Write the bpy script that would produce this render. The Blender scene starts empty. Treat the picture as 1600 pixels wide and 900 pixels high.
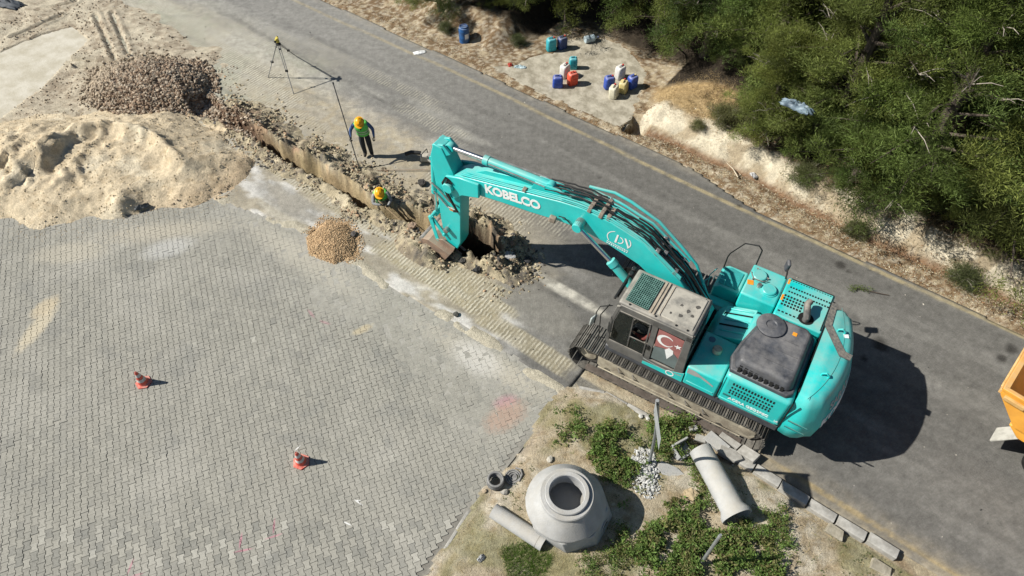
import bpy, bmesh, math, random
import numpy as np
from mathutils import Vector, Matrix, Euler, Quaternion

R = math.radians
random.seed(7); rng = np.random.default_rng(7)
scn = bpy.context.scene
COL = scn.collection

# ------------------------------------------------------------------ camera, sky, sun, exposure
CAM_H, PITCH, FPX = 14.7, R(52), 1067.0
cam_d = bpy.data.cameras.new('camera'); cam = bpy.data.objects.new('camera', cam_d); COL.objects.link(cam)
cam.location = (0, 0, CAM_H); cam.rotation_euler = (R(90) - PITCH, 0, 0)
cam_d.sensor_width = 36; cam_d.lens = 36 * FPX / 1600; cam_d.clip_start = .1; cam_d.clip_end = 2000
scn.camera = cam
SUN_EL = 41.0
w = bpy.data.worlds.new('World'); scn.world = w; w.use_nodes = True
nt = w.node_tree; bg = nt.nodes['Background']
sky = nt.nodes.new('ShaderNodeTexSky'); sky.sky_type = 'NISHITA'; sky.sun_disc = False
sky.sun_elevation = R(SUN_EL); sky.sun_rotation = R(270); sky.altitude = 300; sky.dust_density = .6
nt.links.new(sky.outputs[0], bg.inputs[0]); bg.inputs[1].default_value = 0.05
sd = bpy.data.lights.new('sun', 'SUN'); sd.energy = 4.8; sd.angle = R(.5); sd.color = (1, .955, .87)
sun = bpy.data.objects.new('sun', sd); COL.objects.link(sun); sun.rotation_euler = (0, R(SUN_EL - 90), 0)
scn.view_settings.view_transform = 'Standard'; scn.view_settings.look = 'None'
scn.view_settings.exposure = 0.5; scn.view_settings.gamma = 1
scn.view_settings.use_curve_mapping = False
scn.render.engine = 'CYCLES'
scn.cycles.max_bounces = 5; scn.cycles.diffuse_bounces = 2; scn.cycles.glossy_bounces = 3
scn.cycles.transmission_bounces = 4; scn.cycles.transparent_max_bounces = 6

# ------------------------------------------------------------------ survey helpers
def G(px, py, z=0.0):
    """world point at height z seen at photograph pixel (px,py)"""
    x = (px - 800) / FPX; y = -(py - 450) / FPX
    d = Vector((x, math.cos(PITCH) + y * math.sin(PITCH), -math.sin(PITCH) + y * math.cos(PITCH)))
    t = (z - CAM_H) / d.z
    return Vector((0, 0, CAM_H)) + d * t
RA = R(-37)                                   # the road's direction
RD = Vector((math.cos(RA), math.sin(RA), 0)); RN = Vector((-RD.y, RD.x, 0))
def SC(px, py, z=0.0):
    p = G(px, py, z); return (p.dot(RD), p.dot(RN))
def W(s, c, z=0.0):
    return RD * s + RN * c + Vector((0, 0, z))

# ------------------------------------------------------------------ numpy noise
_T = np.random.default_rng(3).random((256, 256))
def vnoise(x, y, sd=0):
    x = x + sd * 17.31; y = y + sd * 9.77
    xi = np.floor(x).astype(int); yi = np.floor(y).astype(int)
    fx = x - xi; fy = y - yi; fx = fx * fx * (3 - 2 * fx); fy = fy * fy * (3 - 2 * fy)
    a = _T[xi & 255, yi & 255]; b = _T[(xi + 1) & 255, yi & 255]; c = _T[xi & 255, (yi + 1) & 255]; d = _T[(xi + 1) & 255, (yi + 1) & 255]
    return (a * (1 - fx) + b * fx) * (1 - fy) + (c * (1 - fx) + d * fx) * fy
def fbm(x, y, f=1.0, o=4, sd=0, g=.5):
    r = 0; a = 1; t = 0
    for i in range(o):
        r = r + a * vnoise(x * f, y * f, sd + i * 3); t += a; a *= g; f *= 2.03
    return r / t
def ss(a, b, x):
    t = np.clip((x - a) / (b - a), 0, 1); return t * t * (3 - 2 * t)
def seg_d(px, py, pts, closed=False):
    pts = list(pts); d = np.full(np.shape(px), 1e9)
    if closed: pts = pts + [pts[0]]
    for (ax, ay), (bx, by) in zip(pts[:-1], pts[1:]):
        vx, vy = bx - ax, by - ay; L = vx * vx + vy * vy + 1e-9
        t = np.clip(((px - ax) * vx + (py - ay) * vy) / L, 0, 1)
        d = np.minimum(d, np.hypot(px - ax - t * vx, py - ay - t * vy))
    return d
def inside(px, py, pts):
    r = np.zeros(np.shape(px), bool); n = len(pts)
    for i in range(n):
        ax, ay = pts[i]; bx, by = pts[(i + 1) % n]
        if ay == by: continue
        c = ((ay > py) != (by > py)) & (px < (bx - ax) * (py - ay) / (by - ay) + ax)
        r ^= c
    return r
def sdist(px, py, pts):                        # >0 inside
    d = seg_d(px, py, pts, True); return np.where(inside(px, py, pts), d, -d)
def mixc(col, c, m):
    m = np.clip(m, 0, 1)[..., None]; return col * (1 - m) + np.array(c) * m

# ------------------------------------------------------------------ materials
def new_mat(name):
    m = bpy.data.materials.new(name); m.use_nodes = True
    n = m.node_tree; b = n.nodes['Principled BSDF']; return m, n, b
def N(n, t, **k):
    o = n.nodes.new(t)
    for a, v in k.items():
        if a in o.inputs.keys() if isinstance(a, str) else False: o.inputs[a].default_value = v
        else: setattr(o, a, v)
    return o
def ramp(n, fac, stops):
    r = n.nodes.new('ShaderNodeValToRGB'); e = r.color_ramp.elements
    while len(e) < len(stops): e.new(.5)
    for q, (p, c) in zip(e, stops): q.position = p; q.color = (*c[:3], 1)
    n.links.new(fac, r.inputs[0]); return r.outputs[0]
def noise(n, scale, det=5, rough=.6, vec=None):
    t = n.nodes.new('ShaderNodeTexNoise'); t.inputs['Scale'].default_value = scale; t.inputs['Detail'].default_value = det
    t.inputs['Roughness'].default_value = rough
    if vec is not None: n.links.new(vec, t.inputs['Vector'])
    return t.outputs['Fac']
def mix(n, a, b, f, mode='MIX'):
    m = n.nodes.new('ShaderNodeMix'); m.data_type = 'RGBA'; m.blend_type = mode
    for s, v in ((m.inputs['Factor'], f), (m.inputs['A'], a), (m.inputs['B'], b)):
        if isinstance(v, (int, float)): s.default_value = v if s.type == 'VALUE' else (v, v, v, 1)
        elif isinstance(v, (tuple, list)): s.default_value = (*v[:3], 1)
        else: n.links.new(v, s)
    return m.outputs['Result']
def mrange(n, v, a, b, c, d):
    q = n.nodes.new('ShaderNodeMapRange'); n.links.new(v, q.inputs[0])
    for i, t in zip((1, 2, 3, 4), (a, b, c, d)): q.inputs[i].default_value = t
    return q.outputs[0]
def math_n(n, op, a, b=0.0):
    m = n.nodes.new('ShaderNodeMath'); m.operation = op
    for s, v in ((m.inputs[0], a), (m.inputs[1], b)):
        if isinstance(v, (int, float)): s.default_value = v
        else: n.links.new(v, s)
    return m.outputs[0]
def bump(n, b, h, dist=.01, st=1.0):
    q = n.nodes.new('ShaderNodeBump'); q.inputs['Strength'].default_value = st; q.inputs['Distance'].default_value = dist
    n.links.new(h, q.inputs['Height']); n.links.new(q.outputs[0], b.inputs['Normal'])
MATS = {}
def pm(name, c, c2=None, scale=6.0, rough=.7, metal=0.0, bmp=0.0, bscale=60.0, coords='Object', dust=None, dustamt=.0, lo=.38, hi=.62, spec=.4):
    """procedural paint / concrete / cloth: two tones, a fine relief and an optional coat of dust in patches"""
    if name in MATS: return MATS[name]
    m, n, b = new_mat(name); tc = n.nodes.new('ShaderNodeTexCoord'); v = tc.outputs[coords]
    c2 = c2 or tuple(x * .72 for x in c)
    f = noise(n, scale, 6, .65, v); out = ramp(n, f, [(lo, c2), (hi, c)])
    if dust:
        geo = n.nodes.new('ShaderNodeNewGeometry'); sx = n.nodes.new('ShaderNodeSeparateXYZ'); n.links.new(geo.outputs['Normal'], sx.inputs[0])
        up = math_n(n, 'MAXIMUM', sx.outputs[2], .15)
        dn = ramp(n, noise(n, scale * .7, 8, .7, v), [(.5 - dustamt * .5, (0, 0, 0)), (.95 - dustamt * .5, (1, 1, 1))])
        out = mix(n, out, dust, math_n(n, 'MULTIPLY', dn, up))
    n.links.new(out, b.inputs['Base Color']); b.inputs['Roughness'].default_value = rough; b.inputs['Metallic'].default_value = metal
    b.inputs['Specular IOR Level'].default_value = spec
    if bmp: bump(n, b, noise(n, bscale, 4, .7, v), bmp)
    MATS[name] = m; return m

# ------------------------------------------------------------------ objects
def tag(o, label=None, cat=None, group=None, kind=None):
    if label: o['label'] = label
    if cat: o['category'] = cat
    if group: o['group'] = group
    if kind: o['kind'] = kind
    return o
def empty(name, loc=(0, 0, 0), rz=0.0, label=None, cat=None, group=None):
    o = bpy.data.objects.new(name, None); COL.objects.link(o); o.location = loc; o.rotation_euler = (0, 0, rz)
    o.empty_display_size = .1
    return tag(o, label, cat, group)
def mesh_np(name, v, f, mat, parent=None, smooth=False, loc=(0, 0, 0), rz=0.0, colors=None):
    """v (n,3), f (m,k) numpy arrays; colors (n,3) point colours"""
    me = bpy.data.meshes.new(name); v = np.asarray(v, np.float32); f = np.asarray(f, np.int32); k = f.shape[1]
    me.vertices.add(len(v)); me.vertices.foreach_set('co', v.ravel())
    me.loops.add(f.size); me.loops.foreach_set('vertex_index', f.ravel())
    me.polygons.add(len(f)); me.polygons.foreach_set('loop_start', np.arange(0, f.size, k, dtype=np.int32)); me.polygons.foreach_set('loop_total', np.full(len(f), k, np.int32))
    me.update(calc_edges=True)
    me.polygons.foreach_set('use_smooth', np.full(len(f), bool(smooth)))
    if colors is not None:
        a = me.color_attributes.new('Col', 'FLOAT_COLOR', 'POINT')
        cc = np.ones((len(v), 4), np.float32); cc[:, :colors.shape[1]] = colors; a.data.foreach_set('color', cc.ravel())
    if mat: me.materials.append(mat)
    o = bpy.data.objects.new(name, me); COL.objects.link(o); o.location = loc; o.rotation_euler = (0, 0, rz)
    if parent: o.parent = parent
    return o
def copy_tree(o, parent=None):
    c = o.copy(); COL.objects.link(c); c.parent = parent
    for ch in [x for x in KIDS.get(o.name, [])]: copy_tree(ch, c)
    return c
KIDS = {}

class MB:
    """collects shapes; build() links them as ONE mesh object"""
    def __init__(s): s.v = []; s.f = []; s.m = []; s.mi = 0
    def add(s, vs, fs):
        o = len(s.v); s.v += [tuple(x) for x in vs]; s.f += [tuple(i + o for i in f) for f in fs]; s.m += [s.mi] * len(fs); return s
    def box(s, c, d, rot=None, taper=1.0, ty=None):
        hx, hy, hz = d[0] / 2, d[1] / 2, d[2] / 2; ty = taper if ty is None else ty
        vs = [Vector((x * hx * (taper if z > 0 else 1), y * hy * (ty if z > 0 else 1), z * hz)) for z in (-1, 1) for (x, y) in ((-1, -1), (1, -1), (1, 1), (-1, 1))]
        if rot is not None:
            M = rot if isinstance(rot, Matrix) else Euler(rot).to_matrix()
            vs = [M @ q for q in vs]
        c = Vector(c); return s.add([q + c for q in vs], [(3, 2, 1, 0), (4, 5, 6, 7), (0, 1, 5, 4), (1, 2, 6, 5), (2, 3, 7, 6), (3, 0, 4, 7)])
    def prism(s, pts, a, b, axis='y', inset=None, off=(0, 0)):
        """polygon extruded along axis between a and b; inset scales the far cap about its centre"""
        n = len(pts); cx = sum(p[0] for p in pts) / n; cy = sum(p[1] for p in pts) / n
        k = 1 if inset is None else inset
        q = [(cx + (p[0] - cx) * k + off[0], cy + (p[1] - cy) * k + off[1]) for p in pts]
        def P(p, t): return {'y': (p[0], t, p[1]), 'z': (p[0], p[1], t), 'x': (t, p[0], p[1])}[axis]
        vs = [P(p, a) for p in pts] + [P(p, b) for p in q]
        fs = [tuple(range(n))[::-1], tuple(range(n, 2 * n))] + [(i, (i + 1) % n, n + (i + 1) % n, n + i) for i in range(n)]
        return s.add(vs, fs)
    def tube(s, pts, r, seg=8, cap=True, r2=None):
        pts = [Vector(p) for p in pts]; n = len(pts)
        rs = list(r) if isinstance(r, (list, tuple)) else [r + ((r2 if r2 is not None else r) - r) * i / max(1, n - 1) for i in range(n)]
        t0 = (pts[1] - pts[0]).normalized(); up = Vector((0, 0, 1)) if abs(t0.z) < .9 else Vector((1, 0, 0))
        nx = t0.cross(up).normalized(); vs = []
        for i, p in enumerate(pts):
            t = ((pts[min(i + 1, n - 1)] - pts[max(i - 1, 0)])).normalized()
            nx = (nx - t * nx.dot(t)).normalized(); ny = t.cross(nx)
            vs += [p + (nx * math.cos(2 * math.pi * k / seg) + ny * math.sin(2 * math.pi * k / seg)) * rs[i] for k in range(seg)]
        fs = [(i * seg + k, i * seg + (k + 1) % seg, (i + 1) * seg + (k + 1) % seg, (i + 1) * seg + k) for i in range(n - 1) for k in range(seg)]
        if cap: fs += [tuple(range(seg))[::-1], tuple(range((n - 1) * seg, n * seg))]
        return s.add(vs, fs)
    def lathe(s, prof, seg=24, c=(0, 0, 0), M=None, cap=True):
        """prof: (radius,height) rows about z"""
        vs = []; n = len(prof); c = Vector(c)
        for r, z in prof:
            for k in range(seg):
                a = 2 * math.pi * k / seg; q = Vector((r * math.cos(a), r * math.sin(a), z))
                if M is not None: q = M @ q
                vs.append(q + c)
        fs = [(i * seg + k, i * seg + (k + 1) % seg, (i + 1) * seg + (k + 1) % seg, (i + 1) * seg + k) for i in range(n - 1) for k in range(seg)]
        if cap:
            if prof[0][0] > 1e-6: fs.append(tuple(range(seg))[::-1])
            if prof[-1][0] > 1e-6: fs.append(tuple(range((n - 1) * seg, n * seg)))
        return s.add(vs, fs)
    def ball(s, c, r, seg=10, rings=6):
        c = Vector(c); r = Vector((r, r, r)) if isinstance(r, (int, float)) else Vector(r)
        vs = []
        for i in range(rings + 1):
            th = math.pi * i / rings
            for k in range(seg):
                a = 2 * math.pi * k / seg; vs.append(c + Vector((r.x * math.sin(th) * math.cos(a), r.y * math.sin(th) * math.sin(a), r.z * math.cos(th))))
        return s.add(vs, [(i * seg + k, (i + 1) * seg + k, (i + 1) * seg + (k + 1) % seg, i * seg + (k + 1) % seg) for i in range(rings) for k in range(seg)])
    def build(s, name, mat, parent=None, loc=(0, 0, 0), rz=0.0, smooth=False, bevel=0.0, seg=2, sub=0, ang=35):
        me = bpy.data.meshes.new(name); me.from_pydata(s.v, [], s.f); 
        for m in (mat if isinstance(mat, (list, tuple)) else [mat]): me.materials.append(m)
        if any(s.m): me.polygons.foreach_set('material_index', s.m)
        bm = bmesh.new(); bm.from_mesh(me); bmesh.ops.remove_doubles(bm, verts=bm.verts, dist=1e-5)
        bmesh.ops.recalc_face_normals(bm, faces=bm.faces); bm.to_mesh(me); bm.free()
        if smooth:
            me.polygons.foreach_set('use_smooth', np.ones(len(me.polygons), bool))
            me.set_sharp_from_angle(angle=R(ang))
        o = bpy.data.objects.new(name, me); COL.objects.link(o); o.location = loc; o.rotation_euler = (0, 0, rz)
        if bevel:
            b = o.modifiers.new('bevel', 'BEVEL'); b.width = bevel; b.segments = seg; b.limit_method = 'ANGLE'; b.angle_limit = R(30); b.use_clamp_overlap = True; b.harden_normals = False
            me.polygons.foreach_set('use_smooth', np.ones(len(me.polygons), bool)); me.set_sharp_from_angle(angle=R(50))
        if sub:
            q = o.modifiers.new('sub', 'SUBSURF'); q.levels = sub; q.render_levels = sub
        if parent: o.parent = parent; KIDS.setdefault(parent.name, []).append(o)
        return o
def text_mb(txt, size, M, depth=.004, bold=.012, sx=1.0, space=1.0):
    """flat lettering (left-aligned, x right, y up) laid in place by matrix M"""
    cu = bpy.data.curves.new('t', 'FONT'); cu.body = txt; cu.size = size; cu.extrude = depth; cu.offset = bold * size; cu.space_character = space
    cu.align_x = 'CENTER'; cu.align_y = 'CENTER'; cu.resolution_u = 3
    o = bpy.data.objects.new('t', cu); COL.objects.link(o); dg = bpy.context.evaluated_depsgraph_get()
    me = bpy.data.meshes.new_from_object(o.evaluated_get(dg)); mb = MB()
    mb.add([M @ Vector((v.co.x * sx, v.co.y, v.co.z)) for v in me.vertices], [tuple(p.vertices) for p in me.polygons])
    bpy.data.objects.remove(o); bpy.data.meshes.remove(me); bpy.data.curves.remove(cu); return mb
def rock_np(nv=1, sd=0):
    """a few low-poly stone shapes: returns list of (v,f)"""
    out = []
    for i in range(nv):
        bm = bmesh.new(); bmesh.ops.create_icosphere(bm, subdivisions=1, radius=1); r = random.Random(sd + i)
        for v in bm.verts: v.co *= r.uniform(.7, 1.15); v.co.z *= .75
        bm.verts.ensure_lookup_table()
        out.append((np.array([v.co[:] for v in bm.verts]), np.array([[q.index for q in f.verts] for f in bm.faces]))); bm.free()
    return out
ICO = rock_np(6)
def scatter_rocks(name, P, S, mat, cols=None, parent=None, sd=1, flat=1.0):
    """P (n,3) positions, S (n,) sizes -> one joined mesh of angular stones"""
    r = np.random.default_rng(sd); V = []; F = []; C = []; o = 0
    for k in range(6):
        idx = np.arange(k, len(P), 6)
        if not len(idx): continue
        v, f = ICO[k]; n = len(idx)
        a = r.random(n) * 6.28; b = r.random(n) * 6.28; ca, sa, cb, sb = np.cos(a), np.sin(a), np.cos(b), np.sin(b)
        x = v[None, :, 0] * r.uniform(.7, 1.3, (n, 1)); y = v[None, :, 1] * r.uniform(.7, 1.2, (n, 1)); z = v[None, :, 2] * r.uniform(.6, 1.0, (n, 1))
        y, z = y * cb[:, None] - z * sb[:, None], y * sb[:, None] + z * cb[:, None]
        x, y = x * ca[:, None] - y * sa[:, None], x * sa[:, None] + y * ca[:, None]
        q = np.stack([x, y, z * flat], -1) * np.asarray(S)[idx, None, None] + np.asarray(P)[idx, None, :]
        V.append(q.reshape(-1, 3)); F.append((f[None] + (np.arange(n) * len(v))[:, None, None] + o).reshape(-1, 3)); o += n * len(v)
        if cols is not None: C.append(np.repeat(np.asarray(cols)[idx], len(v), 0))
    return mesh_np(name, np.concatenate(V), np.concatenate(F), mat, parent, colors=np.concatenate(C) if cols is not None else None)
def attr_mat(name, fine=90.0, amt=.35, bmp=.01, rough=.9, extra=None, bs=None):
    """colour painted per point (real pigment), broken up by fine procedural grain and relief"""
    m, n, b = new_mat(name); at = n.nodes.new('ShaderNodeAttribute'); at.attribute_name = 'Col'
    geo = n.nodes.new('ShaderNodeNewGeometry'); P = geo.outputs['Position']
    g1 = mrange(n, noise(n, fine, 3, .7, P), .3, .7, 1 - amt, 1 + amt)
    g2 = mrange(n, noise(n, fine * .17, 5, .7, P), .3, .7, 1 - amt * .5, 1 + amt * .5)
    c = mix(n, at.outputs['Color'], g1, 1.0, 'MULTIPLY'); c = mix(n, c, g2, 1.0, 'MULTIPLY')
    c = mix(n, c, mrange(n, noise(n, 3.6, 8, .75, P), .3, .7, 1 - amt * .75, 1 + amt * .75), 1.0, 'MULTIPLY')
    h = noise(n, bs or fine * .5, 5, .75, P)
    if extra: c, h = extra(n, c, h, at, P)
    n.links.new(c, b.inputs['Base Color']); b.inputs['Roughness'].default_value = rough; b.inputs['Specular IOR Level'].default_value = .2
    bump(n, b, h, bmp); return m
# ================================================================== GROUND (all sheets in the road frame: x = s along the road, y = c across it)
PILE = [(-20.4, 2.0), (-19.2, 2.45), (-18.2, 3.7), (-17.1, 5.1), (-16.2, 6.2), (-16.0, 7.3), (-16.5, 8.45), (-17.4, 8.6), (-19.2, 8.6), (-20.7, 8.7), (-22.4, 7.3), (-24.2, 5.4), (-25.4, 3.6), (-25, 1.0), (-22.5, 1.0)]
GRAV = [(-23.6, 6.9), (-24.9, 8.0), (-24.0, 9.7), (-22.2, 10.6), (-20.7, 10.0), (-20.3, 8.7), (-21.6, 7.3)]
SMALL = [(-12.85, 7.0), (-12.9, 7.9), (-12.2, 8.2), (-11.6, 8.0), (-11.05, 7.4), (-11.4, 6.8), (-12.2, 6.6)]
PADW = [SC(-160, 150), SC(0, 82), SC(60, 56), SC(112, 42), SC(143, 62), SC(100, 108), SC(60, 146), SC(0, 190), SC(-150, 300)]
SLAB = [(-13.9, 16.74), (-13.6, 17.1), (-13.1, 17.5), (-12.9, 18.2), (-12.5, 18.9), (-12.4, 20.0), (-11.9, 20.9), (-11.2, 21.1), (-10.3, 20.9), (-9.4, 20.3), (-8.8, 19.9), (-8.65, 19.1), (-8.3, 18.4), (-8.02, 17.35), (-8.15, 16.8), (-9.3, 16.7), (-11, 16.66), (-12.4, 16.7)]
ISL = [SC(*p) for p in ((900, 604), (948, 612), (1015, 652), (1062, 700), (1130, 722), (1205, 760), (1256, 797), (1392, 878))] + [(9, 8.2), (9, -4), (-4.4, -4)] + [SC(*p) for p in ((655, 905), (690, 862), (735, 795), (800, 722), (830, 675), (862, 630))]
def lo_edge(s): return 8.93 + .09 * np.sin(s * 1.7) + .2 * ss(-12.6, -11.5, s) + .1 * (vnoise(s * 2, s * 0, 5) - .5) + .14 * (vnoise(s * 5, s * 0, 6) - .5) - .25 * ss(-19.0, -20.3, s)
def hi_edge(s): return 9.37 + .08 * np.sin(s * 1.3 + 1) + .26 * ss(-12.3, -11.0, s) + .22 * (vnoise(s * 2.3, s * 0, 8) - .5) + .15 * ss(-19.5, -20.5, s)
def trench_d(s, c):
    """signed distance, >0 inside trench or pit"""
    a = np.minimum(c - lo_edge(s), hi_edge(s) - c); a = np.minimum(a, np.minimum(s + 20.7, -9.3 - s))
    r = np.hypot((s + 8.66) / .84, (c - 9.74) / .56); an = np.arctan2(c - 9.80, s + 8.72)
    p = (1 - r + .22 * (vnoise(an * 1.9 + 9, an * 0, 4) - .5)) * .75
    return np.maximum(a, p), p
def spoil(s, c, td):
    d = -td; n1 = fbm(s, c, 2.2, 4, 2); n2 = fbm(s, c, 7.0, 3, 6)
    along = ss(-20.5, -18.5, s) * ss(-6.3, -7.6, s)
    near = ss(.75, .05, d) * (c < 9.2); far = ss(1.45, .05, d) * (c >= 9.2)
    h = along * (near * (.05 + .30 * n1 * n2) + far * (.08 + .58 * n1 * n2 * (1 + .4 * ss(-13, -11, s)))) * 1.0
    h = h + along * ss(1.0, .25, np.hypot((s + 9.75) / 1.15, (c - 8.58) / .42)) * (.20 + .30 * n2)
    h = h + ss(1.0, 0, np.hypot((s + 7.1) / .8, (c - 9.6) / .8)) * .22 * n1
    return h
def pile_h(s, c):
    d = sdist(s, c, PILE) + .75 * (fbm(s, c, 1.1, 5, 11) - .5)
    k = np.clip(d, 0, 9); h = 1.05 * (1 - np.exp(-(k ** 1.15) / 1.75))
    # hollows and crescent ridges left by the loader bucket
    rid = 1 - np.abs(2 * fbm(s + .6 * fbm(s, c, .9, 2, 4), c, .62, 3, 21) - 1) * 2.2
    core = ss(.5, 1.8, k)
    h = h + core * (.25 + .75 * ss(-19.4, -21, s)) * (.10 * np.clip(rid, -.2, 1) ** 2 * np.sign(np.clip(rid, -.2, 1)) - .09)
    rid2 = 1 - np.abs(2 * fbm(s, c + .5 * fbm(s, c, 1.3, 2, 14), 1.5, 2, 31) - 1) * 2.4
    rid3 = 1 - np.abs(2 * fbm(s + .3 * fbm(s, c, 2, 2, 61), c, 2.6, 2, 37) - 1) * 2.6
    h = h + core * (.09 * np.clip(rid2, -.5, 1) + .08 * np.clip(rid3, -.6, 1)) * (.25 + .75 * ss(-18.5, -21.5, s))
    RG = [SC(60, 235, .9), SC(112, 192, .9), SC(165, 188, .9), SC(240, 202, .9), SC(282, 250, .9), SC(225, 268, .9), SC(140, 282, .9), SC(70, 300, .8), SC(0, 322, .7), SC(-60, 335, .6)]
    wq = s + .25 * (fbm(s, c, 1.4, 3, 71) - .5); wc = c + .35 * (fbm(s, c, 1.6, 3, 73) - .5); dr = seg_d(wq, wc, RG); ir = inside(wq, wc, RG)
    h = h + core * (.22 * np.exp(-dr / .16) - np.where(ir, .24 * ss(.0, .45, dr), 0))
    RG2 = [SC(100, 215, .8), SC(75, 245, .8), SC(95, 262, .8), SC(60, 285, .7)]; RG3 = [SC(130, 215, .9), SC(105, 240, .9), SC(120, 270, .8)]; RG4 = [SC(40, 205, .8), SC(20, 240, .8), SC(38, 275, .7)]
    for q_ in (RG2, RG3, RG4): h = h + core * .15 * np.exp(-seg_d(wc * 0 + wq, wc, q_) / .09)
    h = h + .32 * np.exp(-(((s + 18.0) / .34) ** 2 + ((c - 4.55) / .34) ** 2)) * (d > -.2)
    h = h + .12 * core * (fbm(s, c, 2.6, 4, 35) - .5) + .07 * ss(.0, .4, k) * (fbm(s, c, 9, 3, 36) - .5)
    return np.where(d > 0, h + .03 * fbm(s, c, 5, 3, 9), 0) - ss(0, -.25, d) * 0
def grav_h(s, c):
    d = sdist(s, c, GRAV) + .4 * (fbm(s, c, 1.2, 3, 12) - .5); k = np.clip(d, 0, 9)
    return np.where(d > 0, .95 * (1 - np.exp(-k / .95)) + .08 * fbm(s, c, 3, 2, 3), 0)
def small_h(s, c):
    d = sdist(s, c, SMALL) + .12 * (fbm(s, c, 3, 3, 13) - .5); k = np.clip(d, 0, 3); return .42 * (1 - np.exp(-k / .42)) * (d > 0)
def far_edge(s): return 16.45 - .5 * ss(-5.5, -2.5, s) + .12 * (fbm(s, s * 0, .8, 3, 17) - .5)
def bank_h(s, c):
    n = fbm(s, c, .9, 4, 19) - .5; on = ss(-8.0 - .8 * ss(18, 20, c), -7.2 + 1.5 * ss(18, 20, c), s)
    e = 17.15 + .35 * n - .25 * ss(-4, -1, s)
    h = on * (.55 * ss(e, e + .95, c) + .05 * (fbm(s, c, 5, 3, 22)) * ss(16.6, 17.4, c)) + on * .5 * ss(18.5, 24, c)
    h = h - on * .12 * np.exp(-((c - e + .05) / .16) ** 2)
    wst = ss(-13.6, -14.6, s) * (ss(17.6, 18.8, c) * .55 + .25 * (fbm(s, c, 2, 3, 23)) * ss(17, 18, c))
    mid = ss(-14, -13, s) * ss(-7.4, -8.2, s) * .5 * ss(21.2, 22.6, c)
    return h + wst + mid
def isl_h(s, c):
    d = sdist(s, c, ISL); d2 = d + .42 * (fbm(s, c, 2.4, 4, 57) - .42) * (c < 7.6)
    return np.where((d <= .08) & (d2 > 0), .006 + .03 * np.clip(d2, 0, .3), np.where(d > .08, .05 * ss(.08, .4, d) + .10 * fbm(s, c, 1.1, 4, 25) * ss(.1, .8, d) + .03 * fbm(s, c, 6, 2, 27), 0))
def terrain(s, c):
    td, pd = trench_d(s, c)
    isl = isl_h(s, c)
    h = np.full(np.shape(s), -.075) + .0 * s
    h = np.where(isl > 0, isl, h)
    h = np.where(c > far_edge(s) + .02, -.01 + .05 * fbm(s, c, 2.5, 4, 29) * ss(0, .5, c - far_edge(s)) + .05 * fbm(s, c, 7, 3, 30) * ss(0, .2, c - far_edge(s)), h)
    h = h + bank_h(s, c)
    sl = sdist(s, c, SLAB); h = np.where(sl > 0, np.where(sl < .55 * (fbm(s, c, 1.8, 4, 141) - .38), .034 + .02 * fbm(s, c, 8, 2, 143), -.03), h)
    sp = spoil(s, c, td); zone = (td > -1.5) & (s > -21) & (s < -5.8) & (c > 7.6) & (c < 11.6)
    h = np.where(zone, np.maximum(h, -.075 + sp * 1.25 + .07 * ss(-.28, -.12, td)), h)
    h = np.maximum(h, np.maximum(pile_h(s, c), np.maximum(grav_h(s, c), small_h(s, c))) - .06)
    drape = ss(-19.8, -22.5, s) * ss(12.6, 10.6, c + .8 * (fbm(s, c, .8, 3, 51) - .5)) * (.05 + .12 * fbm(s, c, 1.2, 4, 33))   # loose sand spread behind the piles
    for (a, b_) in ((SC(150, 25), SC(183, 98)), (SC(176, 22), SC(202, 88)), (SC(105, 97), SC(215, 102)), (SC(120, 108), SC(222, 112)), (SC(60, 20), SC(120, 5)), (SC(20, 60), SC(95, 28))):
        q = seg_d(s, c, [a, b_]); drape = drape + .05 * np.exp(-((q - .16) / .07) ** 2) - .07 * np.exp(-(q / .09) ** 2)
    h = np.where((s < -19.5) & (c < 13.2), np.maximum(h, -.075 + drape * 1.3), h)
    depth = ss(-.03, .12, td) * (1.35 + .9 * ss(-.05, .2, pd)) + .10 * (fbm(s, c, 3.3, 3, 40) - .5) * ss(0, .2, td)
    fill = ss(-17.6, -19.8, s) * 1.0                                      # gravel slides into the far end
    h = np.where(td > -.03, h - depth * (1 - fill * .82 * ss(-.05, 0, td)), h)
    e = 7.33 + .12 * np.sin(s * .8) - .75 * ss(-11.5, -16, s); st = ss(.30, .04, np.abs(c - e + .35 * (fbm(s, c, 1.9, 3, 121) - .5))) * ss(.36, .52, fbm(s, c, 1.3, 4, 123)) * (s < -3.4)
    h = np.where((h < -.02) & (td < -.35), np.maximum(h, -.04 + .062 * st + .008 * fbm(s, c, 9, 2, 125) * st), h)
    pad = sdist(s, c, PADW); h = np.where(pad > .05, np.minimum(h, -.06), h)
    # hole at the culvert mouth
    h = h - .75 * ss(.55, .2, np.hypot((s + 7.78) / 1.0, (c - 17.15) / 1.0)) * (s > -8.06)
    return h
def terrain_at(x, y):
    s = x * RD.x + y * RD.y; c = x * RN.x + y * RN.y
    return float(terrain(np.array([s]), np.array([c]))[0])
TRK = (.155, .150, .138)
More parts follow.
